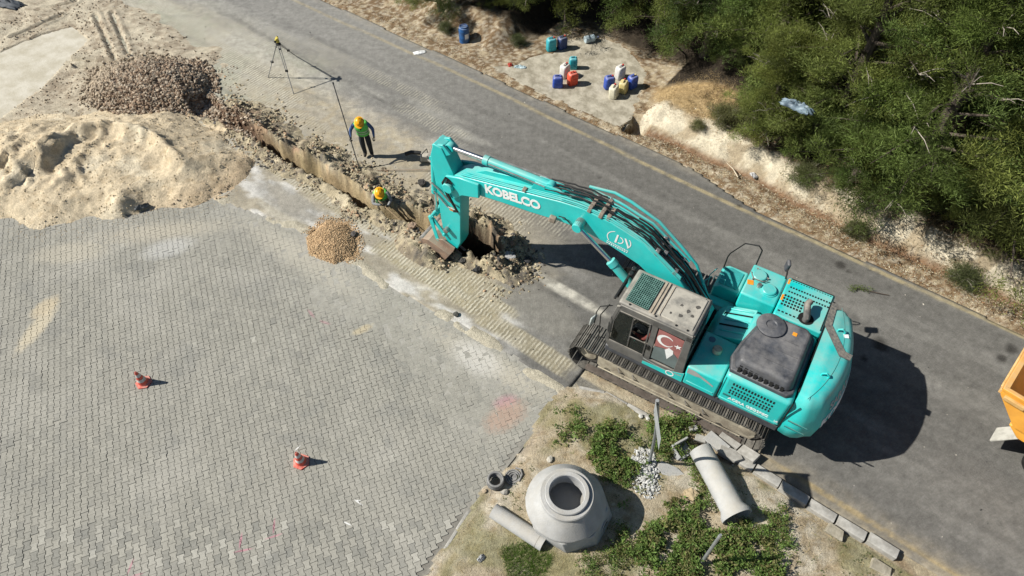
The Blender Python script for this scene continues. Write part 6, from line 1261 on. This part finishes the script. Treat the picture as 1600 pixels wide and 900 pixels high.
# clods along the trench
n = 60000; s = r.uniform(-21.5, -5.6, n); c = r.uniform(8.0, 11.6, n); td, pd = trench_d(s, c)
dens = np.where(c > 9.3, ss(1.6, .2, -td), ss(.8, .05, -td) * .8) * (td < -.02) * ss(-21.4, -20.4, s) + .35 * ss(1.2, .4, np.hypot((s + 7.3) / .7, (c - 9.3) / .9))
k = r.random(n) < dens * (.1 + 1.0 * ss(.42, .62, fbm(s, c, 1.7, 3, 91))); s, c = s[k], c[k]; sz = .007 + .062 * r.random(len(s)) ** 4; P = place(s, c); P[:, 2] += sz * .05
pal = np.array([[.36, .31, .205], [.42, .36, .25], [.17, .14, .10], [.36, .25, .16], [.08, .075, .07]]); tone = pal[r.choice(5, len(s), p=[.34, .20, .20, .12, .14])] * r.uniform(.75, 1.2, (len(s), 1))
tag(scatter_rocks('spoil_clods', P, sz, M_st, tone, sd=5, flat=.8), 'lumps of dug earth and broken asphalt heaped along the trench edges', 'earth clods', kind='stuff')
# small stones anywhere on asphalt and on the verge
n = 2600; s = r.uniform(-30, 7, n); c = r.uniform(7.6, 16.4, n); td, _ = trench_d(s, c); k = (td < -.5) & (r.random(n) < .15 + .85 * ss(13, 9.5, c) * ss(-5, -8, s)); s, c = s[k], c[k]; sz = .006 + .03 * r.random(len(s)) ** 4; P = place(s, c)
tone = np.where(r.random((len(s), 1)) < .4, np.array([[.05, .05, .048]]), np.array([[.45, .42, .36]])) * r.uniform(.7, 1.2, (len(s), 1))
tag(scatter_rocks('road_crumbs', P, sz, M_st, tone, sd=6), 'crumbs of stone and asphalt strewn on the road', 'crumbs', kind='stuff')
n = 1500; q = r.uniform((-34, -4), (-3, 8), (n, 2)); k = yard_mask(q[:, 0], q[:, 1]) & (r.random(n) < .2 + .8 * ss(4, 7, q[:, 1])); q = q[k]; P = place(q[:, 0], q[:, 1]); P[:, 2] = .004; sz = .005 + .017 * r.random(len(q)) ** 4
tag(scatter_rocks('yard_crumbs', P, sz, M_st, np.array((.34, .32, .28)) * r.uniform(.25, 1.5, (len(q), 1)), sd=7), 'tiny stones strewn on the paving', 'crumbs', kind='stuff')

def blades(name, P, L, Wd, col, mat, r, up=.6, curl=.3, label=None, cat=None, parent=None, kind='stuff', D=None):
    """tapered triangular blades: P base, L length, Wd width, col colours"""
    n = len(P); a = r.random(n) * 6.28; el = np.arcsin(np.clip(r.normal(up, .3, n), -.3, 1)) if D is None else None
    if D is None: D = np.column_stack([np.cos(a) * np.cos(el), np.sin(a) * np.cos(el), np.sin(el)])
    S_ = np.cross(D, r.normal(0, 1, (n, 3))); S_ /= np.linalg.norm(S_, axis=1)[:, None] + 1e-9
    A = P - S_ * Wd[:, None] / 2; B = P + S_ * Wd[:, None] / 2; T = P + D * L[:, None] + np.array((0, 0, -1)) * (curl * L ** 2)[:, None]
    V = np.stack([A, B, T], 1).reshape(-1, 3); F = np.arange(3 * n).reshape(-1, 3)
    o = mesh_np(name, V, F, mat, parent, colors=np.repeat(col, 3, 0))
    return tag(o, label, cat, kind=kind)
def leaves(name, P, L, Wd, col, mat, r, D, label=None, cat=None, parent=None, kind='stuff'):
    """folded diamond leaves of two triangles"""
    n = len(P); S_ = np.cross(D, np.array((0, 0, 1.0)) + r.normal(0, .35, (n, 3))); S_ /= np.linalg.norm(S_, axis=1)[:, None] + 1e-9; U = np.cross(S_, D)
    M_ = P + D * (L * .5)[:, None]; A = M_ - S_ * Wd[:, None] / 2 + U * (Wd * .15)[:, None]; B = M_ + S_ * Wd[:, None] / 2 + U * (Wd * .15)[:, None]; T = P + D * L[:, None] - U * (L * .12)[:, None]
    V = np.stack([P, A, T, B], 1).reshape(-1, 3); i = np.arange(n) * 4; F = np.concatenate([np.stack([i, i + 2, i + 1], 1), np.stack([i, i + 3, i + 2], 1)])
    o = mesh_np(name, V, F, mat, parent, colors=np.repeat(col, 4, 0)); return tag(o, label, cat, kind=kind)
def leaf_mat(name, trans=.42):
    m, n, b = new_mat(name); at0 = n.nodes.new('ShaderNodeAttribute'); at0.attribute_name = 'Col'; hs = n.nodes.new('ShaderNodeHueSaturation'); oi = n.nodes.new('ShaderNodeObjectInfo'); n.links.new(at0.outputs['Color'], hs.inputs['Color'])
    n.links.new(mrange(n, oi.outputs['Random'], 0, 1, .485, .53), hs.inputs['Hue']); n.links.new(mrange(n, oi.outputs['Random'], 0, 1, 1.18, .8), hs.inputs['Value']); at = type('A', (), {'outputs': {'Color': hs.outputs[0]}})
    n.links.new(at.outputs['Color'], b.inputs['Base Color']); b.inputs['Roughness'].default_value = .6; b.inputs['Specular IOR Level'].default_value = .25
    t = n.nodes.new('ShaderNodeBsdfTranslucent'); n.links.new(at.outputs['Color'], t.inputs[0]); mx = n.nodes.new('ShaderNodeMixShader'); mx.inputs[0].default_value = trans; n.links.new(b.outputs[0], mx.inputs[1]); n.links.new(t.outputs[0], mx.inputs[2]); n.links.new(mx.outputs[0], n.nodes['Material Output'].inputs[0]); return m
M_leaf = leaf_mat('foliage'); M_dry = leaf_mat('dry_straw', .2)
# dry grass on the island and behind the verge
def sc_px(pts): return [SC(*p) for p in pts]
n = 70000; q = in_poly(ISL, n, r); s, c = q[:, 0], q[:, 1]; g = fbm(s, c, .8, 4, 95); dist = sdist(s, c, ISL)
p0 = SC(1250, 860); dz_ = 1.2 * ss(1.7, .7, np.hypot((s - p0[0]) / 1.0, (c - p0[1]) / .75)); p1 = SC(720, 860); dz2 = ss(1.8, .4, np.hypot((s - p1[0]) / 1.0, (c - p1[1]) / 1.2)); p2 = SC(1080, 790); dz3 = ss(1.5, .2, np.hypot((s - p2[0]) / .8, (c - p2[1]) / .5))
k = (r.random(n) < np.clip(.12 + .7 * ss(.48, .62, g) + dz_ + .8 * dz2 + .7 * dz3, 0, 1)) & (s > -5.5) & (s < 7) & (c > 1.2)
s, c = s[k], c[k]; P = place(s, c, -.01); m_ = len(s); mixg = r.random((m_, 1)); col = np.where(mixg < .82, np.array([[.46, .36, .19]]), np.array([[.20, .20, .07]])) * r.uniform(.6, 1.2, (m_, 1))
blades('dry_grass', P, r.uniform(.04, .13, m_), r.uniform(.004, .010, m_), col, M_dry, r, .35, .4, 'straw coloured dry grass over the dirt island', 'dry grass')
n = 60000; s = r.uniform(-8.2, 8, n); c = r.uniform(16.3, 21, n); g = fbm(s, c, 1.1, 4, 96); hot = ss(1.35, .6, np.hypot((s + 6.2) / 1.7, (c - 19.2) / 1.2)); k = r.random(n) < np.clip(hot + .25 * ss(.5, .62, g) * ss(18.1, 18.6, c) + .10 * ss(.5, .6, g), 0, 1); s, c = s[k], c[k]; P = place(s, c); m_ = len(s)
blades('dry_grass', P, r.uniform(.05, .20, m_), r.uniform(.005, .012, m_), np.array((.40, .29, .15)) * r.uniform(.5, 1.2, (m_, 1)), M_dry, r, .45, .5, 'flattened brown dry grass on the bank right of the slab', 'dry grass')
n = 42000; s = r.uniform(-6.4, 8.5, n); c = r.uniform(17.3, 20.2, n); e = 17.15 - .25 * ss(-4, -1, s) + .62 + .9 * ss(-3.5, -6.5, s); g = fbm(s, c, 1.3, 4, 131)
k = r.random(n) < ss(e - .25, e + .25, c + .5 * (g - .5)) * ss(e + 2.0, e + .6, c) * (.15 + .85 * ss(.42, .56, g)); s, c = s[k], c[k]; P = place(s, c); m_ = len(s); pal = np.array([[.24, .15, .085], [.38, .29, .17], [.13, .085, .05], [.13, .14, .06]])
blades('dry_brush', P, r.uniform(.08, .34, m_), r.uniform(.006, .014, m_), pal[r.choice(4, m_, p=[.36, .24, .22, .18])] * r.uniform(.6, 1.15, (m_, 1)), M_dry, r, .6, .5, 'brown dry brush along the top of the pale bank, under the trees', 'dry brush')
n = 9000; q = in_poly(PILE, n, r, .15); k = (fbm(q[:, 0], q[:, 1], 1.4, 4, 133) + .25 * r.random(n) > .58) | (sdist(q[:, 0], q[:, 1], PILE) < .35); q = q[k]; sz = .008 + .03 * r.random(len(q)) ** 3; P = place(q[:, 0], q[:, 1]); P = P[P[:, 2] > -.05]; sz = sz[:len(P)]
tag(scatter_rocks('sand_lumps', P, sz, M_st, np.array((.50, .41, .27)) * r.uniform(.65, 1.15, (len(P), 1)), sd=8, flat=.7), 'small lumps of damp sand and grit lying on the sand pile', 'sand lumps', kind='stuff')
n = 5000; q = np.column_stack([r.uniform(-20, -14.5, n), r.uniform(1.5, 7.2, n)]); d = sdist(q[:, 0], q[:, 1], PILE); k = (d < .2) & (d > -.7) & (r.random(n) < ss(-.75, .0, d)); q = q[k]; P = place(q[:, 0], q[:, 1]); P[:, 2] = np.maximum(P[:, 2], .003)
tag(scatter_rocks('spilt_sand_grains', P, .005 + .014 * r.random(len(P)) ** 2, M_st, np.array((.50, .40, .26)) * r.uniform(.6, 1.1, (len(P), 1)), sd=9, flat=.6), 'sand and grit spilt thinly over the paving at the foot of the pile', 'grit', kind='stuff')
# chips, bark and fallen leaves on the verge
n = 80000; s = r.uniform(-24, 8, n); c = r.uniform(16.0, 18.4, n); e = far_edge(s); g = fbm(s, c, 1.6, 4, 97); k = (c > e) & (sdist(s, c, SLAB) < 0) & (r.random(n) < np.where(c < 17.2, .35 + .65 * ss(.42, .6, g), .22 * ss(.5, .6, g)) * np.where(s < -8, .35, 1)); s, c = s[k], c[k]; P = place(s, c, .006); m_ = len(s)
pal = np.array([[.50, .42, .28], [.30, .17, .09], [.20, .12, .07], [.62, .57, .45]]); D = np.column_stack([r.normal(0, 1, m_), r.normal(0, 1, m_), r.normal(0, .25, m_)]); D /= np.linalg.norm(D, axis=1)[:, None]
blades('verge_litter', P, r.uniform(.03, .10, m_), r.uniform(.012, .03, m_), pal[r.choice(4, m_, p=[.36, .26, .2, .18])] * r.uniform(.7, 1.15, (m_, 1)), M_dry, r, 0, 0, 'brown leaf litter and wood chips along the far road edge', 'leaf litter', D=D)
# leafy weeds
PATCH = [([(902, 652), (945, 668), (985, 690), (1000, 720), (985, 760), (950, 745), (912, 700)], 470, 1.0), ([(870, 650), (905, 645), (915, 690), (880, 690)], 50, .8), ([(1020, 665), (1065, 655), (1085, 675), (1075, 700), (1040, 715), (1022, 700)], 230, 1.0),
         ([(1010, 820), (1050, 790), (1100, 800), (1150, 828), (1185, 850), (1210, 905), (1100, 915), (980, 915), (1000, 860)], 950, 1.1), ([(985, 770), (1010, 760), (1040, 800), (1020, 830), (985, 850), (960, 870)], 130, .8),
         ([(1080, 705), (1100, 740), (1120, 790), (1105, 800), (1085, 760), (1072, 725)], 70, .7), ([(1160, 830), (1200, 800), (1230, 850), (1215, 875)], 90, .8), ([(1200, 790), (1220, 800), (1225, 830), (1205, 825)], 40, .8), ([(910, 880), (970, 860), (985, 905), (915, 910)], 90, .6)]
LP, LD, LL, LW, LC = [], [], [], [], []
for poly, n, k in PATCH:
    q = in_poly(sc_px(poly), n * 2, r, .22); q = q[fbm(q[:, 0], q[:, 1], 2.6, 3, 101) + .12 * r.random(len(q)) > .50]; n = len(q); z = place(q[:, 0], q[:, 1]); pt = r.uniform(.55, 1.35, n)
    for i in range(n):
        m_ = 15; hgt = r.uniform(.03, .32) * k; kk = r.uniform(.55, 1.35); a = r.random(m_) * 6.28; el = r.uniform(.05, 1.0, m_)
        D = np.column_stack([np.cos(a) * np.cos(el), np.sin(a) * np.cos(el), np.sin(el)]); B = z[i] + np.column_stack([r.normal(0, .035, m_), r.normal(0, .035, m_), hgt * r.random(m_)])
        LP.append(B); LD.append(D); LL.append(r.uniform(.035, .085, m_) * k * kk); LW.append(r.uniform(.02, .04, m_) * k * kk); LC.append((np.array((.14, .225, .06)) if (i * 7) % 10 < 7 else np.array((.19, .19, .08))) * pt[i] * r.uniform(.7, 1.3, (m_, 1)) + np.array((.03, .02, .0)) * r.random((m_, 1)))
leaves('weeds', np.concatenate(LP), np.concatenate(LL), np.concatenate(LW), np.concatenate(LC), M_leaf, r, np.concatenate(LD), 'low dense green weeds growing over the dirt island', 'weeds')
q = in_poly(ISL, 9000, r); q = q[(q[:, 0] > -4.6) & (q[:, 0] < 6) & (q[:, 1] > 1.4) & (fbm(q[:, 0], q[:, 1], 1.3, 4, 103) > .5)]; P = place(q[:, 0], q[:, 1]); m_ = len(P)
blades('weed_stalks', P, r.uniform(.10, .26, m_), r.uniform(.004, .009, m_), np.where(r.random((m_, 1)) < .5, np.array([[.40, .33, .18]]), np.array([[.16, .20, .06]])) * r.uniform(.6, 1.2, (m_, 1)), M_dry, r, .75, .8, 'thin dry and green stalks standing among the weeds of the island', 'stalks')
q = in_poly(sc_px([(785, 862), (820, 850), (862, 872), (850, 900), (800, 905)]), 3200, r, .1); P = place(q[:, 0], q[:, 1])
blades('green_grass', P, r.uniform(.05, .15, 3200), r.uniform(.005, .011, 3200), np.array((.12, .20, .035)) * r.uniform(.6, 1.25, (3200, 1)), M_leaf, r, .6, .5, 'bright green grass tuft below the short concrete pipe', 'grass')
n = 2600; q = in_poly(ISL, n, r); g = fbm(q[:, 0], q[:, 1], .8, 3, 99) ; q = q[(g > .5) & (q[:, 0] > -5) & (q[:, 0] < 6) & (q[:, 1] > 1.5)]; P = place(q[:, 0], q[:, 1]); P = np.repeat(P, 7, 0) + r.normal(0, .03, (len(P) * 7, 3)) * np.array((1, 1, .3)); m_ = len(P)
a = r.random(m_) * 6.28; el = r.uniform(.1, .9, m_); D = np.column_stack([np.cos(a) * np.cos(el), np.sin(a) * np.cos(el), np.sin(el)])
leaves('sparse_weeds', P, r.uniform(.025, .06, m_), r.uniform(.012, .025, m_), np.array((.13, .16, .055)) * r.uniform(.6, 1.2, (m_, 1)), M_leaf, r, D, 'thin grey-green weeds scattered over the dry soil', 'weeds')
# twig foliage
P = np.repeat(np.array([[-.25, .09, .05], [-.1, .04, .06], [.05, 0, .06], [-.3, .05, .04]]), 40, 0) + r.normal(0, .07, (160, 3)) * np.array((1.3, .8, .3)); P[:, 2] = np.abs(P[:, 2]) + .02
D = r.normal(0, 1, (160, 3)) * np.array((1, 1, .4)); D /= np.linalg.norm(D, axis=1)[:, None]; o = blades('twig_leaves', P, r.uniform(.05, .1, 160), r.uniform(.012, .02, 160), np.array((.12, .17, .05)) * r.uniform(.6, 1.2, (160, 1)), M_leaf, r, 0, 0, parent=FALLEN, kind=None, D=D)

# ================================================================== TREES
M_bark = pm('bark', (.11, .09, .07), (.06, .047, .037), 9, .9, bmp=.01, bscale=30); M_dead = pm('dead_twig', (.36, .32, .27), (.24, .21, .18), 9, .9)
def make_tree(name, h, rad, seed, limbs=46, tufts=13, per=150, low=.08, ell=1.0, leafL=(.06, .135), leafW=(.011, .021), base_col=(.11, .15, .042)):
    rr = random.Random(seed); r = np.random.default_rng(seed); t = empty(name); tr = MB()
    tip = Vector((rr.uniform(-.3, .3), rr.uniform(-.3, .3), h * .93)); mid = Vector((rr.uniform(-.15, .15), rr.uniform(-.15, .15), h * .5))
    tr.tube([(0, 0, -.3), mid * .5, mid, mid.lerp(tip, .5), tip], [h * .022 + .04, h * .019 + .03, h * .014 + .02, h * .009 + .01, .012], 9)
    BP, BD, BC = [], [], []; dead = MB()
    for k in range(limbs):
        f = low + (1 - low) * ((k + .5) / limbs); z = h * f * .93; o = mid * (z / mid.z) if z < mid.z else mid.lerp(tip, (z - mid.z) / (tip.z - mid.z))
        pr = math.sin(math.pi * min(1, (.12 + f * .92))) ** .6 if f > .5 else (.72 + .5 * f); L = rad * pr * rr.uniform(.65, 1.12) * (1.15 - .62 * f)
        a = k * 2.399 + rr.uniform(-.5, .5); ele = .10 + .75 * f + rr.uniform(-.2, .2); d = Vector((math.cos(a) * math.cos(ele), math.sin(a) * math.cos(ele) * ell, math.sin(ele)))
        e = o + d * L; m1 = o + d * L * .5 + Vector((0, 0, L * .07)); e.z -= L * .10
        tr.tube([o, m1, e], [.014 + L * .016, .010 + L * .008, .005], 5)
        tint = rr.uniform(.6, 1.5); yel = rr.uniform(0, 1)
        for q in range(tufts):
            g = rr.uniform(.28, 1.05) ** .75; c = o.lerp(m1, g * 2) if g < .5 else m1.lerp(e, (g - .5) * 2); sp = .07 + .22 * g
            c = c + Vector((rr.gauss(0, sp), rr.gauss(0, sp), rr.gauss(.05, sp * .45)))
            if rr.random() < .35: tr.tube([o.lerp(e, g * .8), c], [.008, .004], 3)
            dd = (d * .8 + Vector((rr.gauss(0, .5), rr.gauss(0, .5), .55))).normalized()
            n = per; P = np.array(c) + r.normal(0, .10, (n, 3)) * np.array((1.2, 1.2, .8)); D = np.array(dd) + r.normal(0, .62, (n, 3)) + (P - np.array(c)) * 4; D /= np.linalg.norm(D, axis=1)[:, None]
            bc = np.array(base_col) * tint * rr.uniform(.8, 1.2) + np.array((.028, .022, -.004)) * yel; BP.append(P); BD.append(D); BC.append(np.clip(bc * r.uniform(.6, 1.35, (n, 1)), .008, 1))
        if rr.random() < .3:
            for q in range(5):
                c = o.lerp(e, rr.uniform(.6, 1)); v = (d + Vector((rr.gauss(0, .6), rr.gauss(0, .6), rr.gauss(.2, .4)))).normalized() * rr.uniform(.3, .7); dead.tube([c, c + v * .6 + Vector((0, 0, .05)), c + v], [.012, .008, .003], 4)
    tr.build('trunk', M_bark, t, smooth=True)
    if dead.v: tag(dead.build('dead_branches', M_dead, t), kind='stuff')
    P = np.concatenate(BP); n = len(P); o = blades('crown', P, r.uniform(*leafL, n), r.uniform(*leafW, n), np.concatenate(BC), M_leaf, r, 0, .3, parent=t, kind=None, D=np.concatenate(BD)); KIDS.setdefault(t.name, []).append(o)
    return t
protos = [make_tree('conifer_tree', 6.6, 2.5, 101, limbs=54), make_tree('conifer_tree', 7.4, 2.7, 202, limbs=58), make_tree('conifer_tree', 5.6, 2.3, 303, limbs=46, base_col=(.145, .18, .05)), make_tree('conifer_tree', 8.2, 2.9, 404, limbs=62, low=.12)]
TR = [(-7.6, 22.2, 0, 1.05, 10, 'leafy conifer behind the dry grass, first from the left of the dense row'), (-5.0, 21.7, 2, 1.12, 80, 'conifer overhanging the dry grass, second in the dense row'), (-2.2, 20.9, 1, .95, 150, 'tall conifer above the pale blue plastic sheet'), (.3, 20.3, 0, 1.12, 200, 'bright green conifer leaning over the bank, right of the blue sheet'),
      (2.9, 20.6, 2, 1.2, 260, 'bushy conifer at the right edge over the pale bank'), (5.4, 21.4, 1, 1.0, 320, 'conifer crown cut by the right picture edge above the verge'), (8.2, 22.6, 3, .95, 40, 'conifer mostly outside the right picture edge'),
      (-9.4, 25.0, 3, 1.0, 70, 'tall conifer at the top edge right of the water bottle'), (-6.2, 24.4, 1, 1.05, 130, 'conifer in the second row at the top edge, behind the dry grass'), (-3.4, 23.9, 3, .98, 220, 'tall conifer in the second row, behind the one over the blue sheet'), (-.9, 23.2, 0, 1.2, 300, 'conifer in the second row near the top right'), (1.9, 23.0, 3, 1.0, 15, 'high conifer crown in the upper right with bare twigs'), (4.8, 22.8, 2, 1.3, 95, 'conifer in the upper right corner'),
      (-4.6, 27.0, 1, 1.1, 180, 'conifer of the back row at the top edge'), (-1.6, 26.4, 3, 1.0, 250, 'tall conifer of the back row near the top right'), (1.4, 26.2, 0, 1.2, 330, 'conifer of the back row in the top right corner'), (4.4, 25.9, 1, 1.1, 20, 'conifer of the back row cut by the right picture edge'),
      (-17.2, 18.7, 2, .62, 33, 'bushy conifer beside the road left of the blue drum'), (-19.0, 20.2, 2, .7, 120, 'low conifer at the top edge behind the roadside bush'), (-16.0, 21.6, 0, 1.0, 210, 'dark conifer above the blue drum'), (-13.6, 21.8, 3, .92, 280, 'conifer with a bare trunk above the turquoise can'), (-10.9, 23.0, 1, 1.05, 345, 'shadowy conifer above the water bottle'), (-17.6, 24.0, 1, 1.0, 60, 'dark conifer behind the blue drum at the top edge'), (-13.4, 25.0, 0, 1.2, 140, 'conifer in deep shade at the top edge'), (-20.5, 22.3, 0, .8, 10, 'conifer at the top edge left of the bush')]
TR += [(-3.9, 20.0, 2, .62, 50, 'low young conifer in the shade left of the blue sheet'), (-1.0, 19.9, 2, .6, 190, 'low young conifer just right of the blue sheet, under the big crowns'), (-6.2, 21.9, 2, .5, 290, 'small conifer at the edge of the dry grass, under the taller ones'), (-9.6, 22.3, 2, .8, 110, 'conifer crown hanging over the shaded corner of the slab'), (-14.8, 20.3, 2, .45, 200, 'low conifer hanging over brown litter right of the drum')]
for q_, (a_s, b_c, k_) in enumerate(((-4.2, 19.4, .42), (-2.6, 19.2, .38), (-.9, 19.3, .44), (.5, 19.1, .4), (1.9, 19.2, .45), (3.2, 19.0, .4), (4.6, 19.1, .45), (6.0, 19.0, .42))):
    TR.append((a_s, b_c + .9 + .5, 2, k_, 47 * q_, ('low dark young conifer in deep shade above the dry brush, first of its row', 'low dark young conifer of the low row, second from the slab side', 'low young conifer of the low row, below the first tall crown', 'low young conifer of the low row, above the middle of the pale bank', 'low young conifer of the low row, above the lone bank shrub', 'low young conifer of the low row, third from the right edge', 'low young conifer of the low row, second from the right edge', 'low young conifer of the low row, at the right picture edge')[q_]))
used_p = set()
for i, (s, c, k, sc_, rz, lb) in enumerate(TR):
    c -= (1.5 if s > -3 else .9) * (c < 21.5 and s > -8.5) + .5; sc_ *= 1.12; p = W(s, c); z = terrain_at(p.x, p.y) - .1
    if k in used_p: t = copy_tree(protos[k])
    else: t = protos[k]; used_p.add(k)
    t.location = (p.x, p.y, z); t.rotation_euler = (0, 0, R(rz)); t.scale = (sc_,) * 3; tag(t, lb, 'tree', 'conifers beside the road')
sh = make_tree('roadside_shrub', 1.25, .75, 505, limbs=20, tufts=9, per=70, low=.02, leafL=(.05, .11), leafW=(.012, .022), base_col=(.11, .125, .06)); first = True
for (px, py, z, sc_, rz, lb) in ((1132, 196, .5, 1.25, 0, 'grey-green shrub at the foot of the dry grass, leftmost of those on the bank'), (1165, 185, .7, 1.35, 60, 'dark shrub just right of the leftmost bank shrub'), (1088, 205, .3, .62, 100, 'small low shrub on the pale bank below the dry grass'), (1345, 335, .8, 1.0, 200, 'shrub hanging over the pale bank, middle of the right stretch'), (1530, 410, .8, 1.2, 30, 'shrub near the right edge above the pale bank'), (1255, 262, .8, 1.1, 150, 'shaded shrub under the trees below the blue sheet'), (812, 60, .3, .8, 15, 'scrubby bush between the drum and the turquoise can'), (700, 50, .1, .8, 45, 'scrubby bush left of the blue drum')):
    t = sh if first else copy_tree(sh); first = False; p = G(px, py, z); zz = terrain_at(p.x, p.y); t.location = (p.x, p.y, zz - .05); t.rotation_euler = (0, 0, R(rz)); t.scale = (sc_ * .55, sc_ * .5, sc_ * .36); tag(t, lb, 'shrub', 'shrubs on the bank')
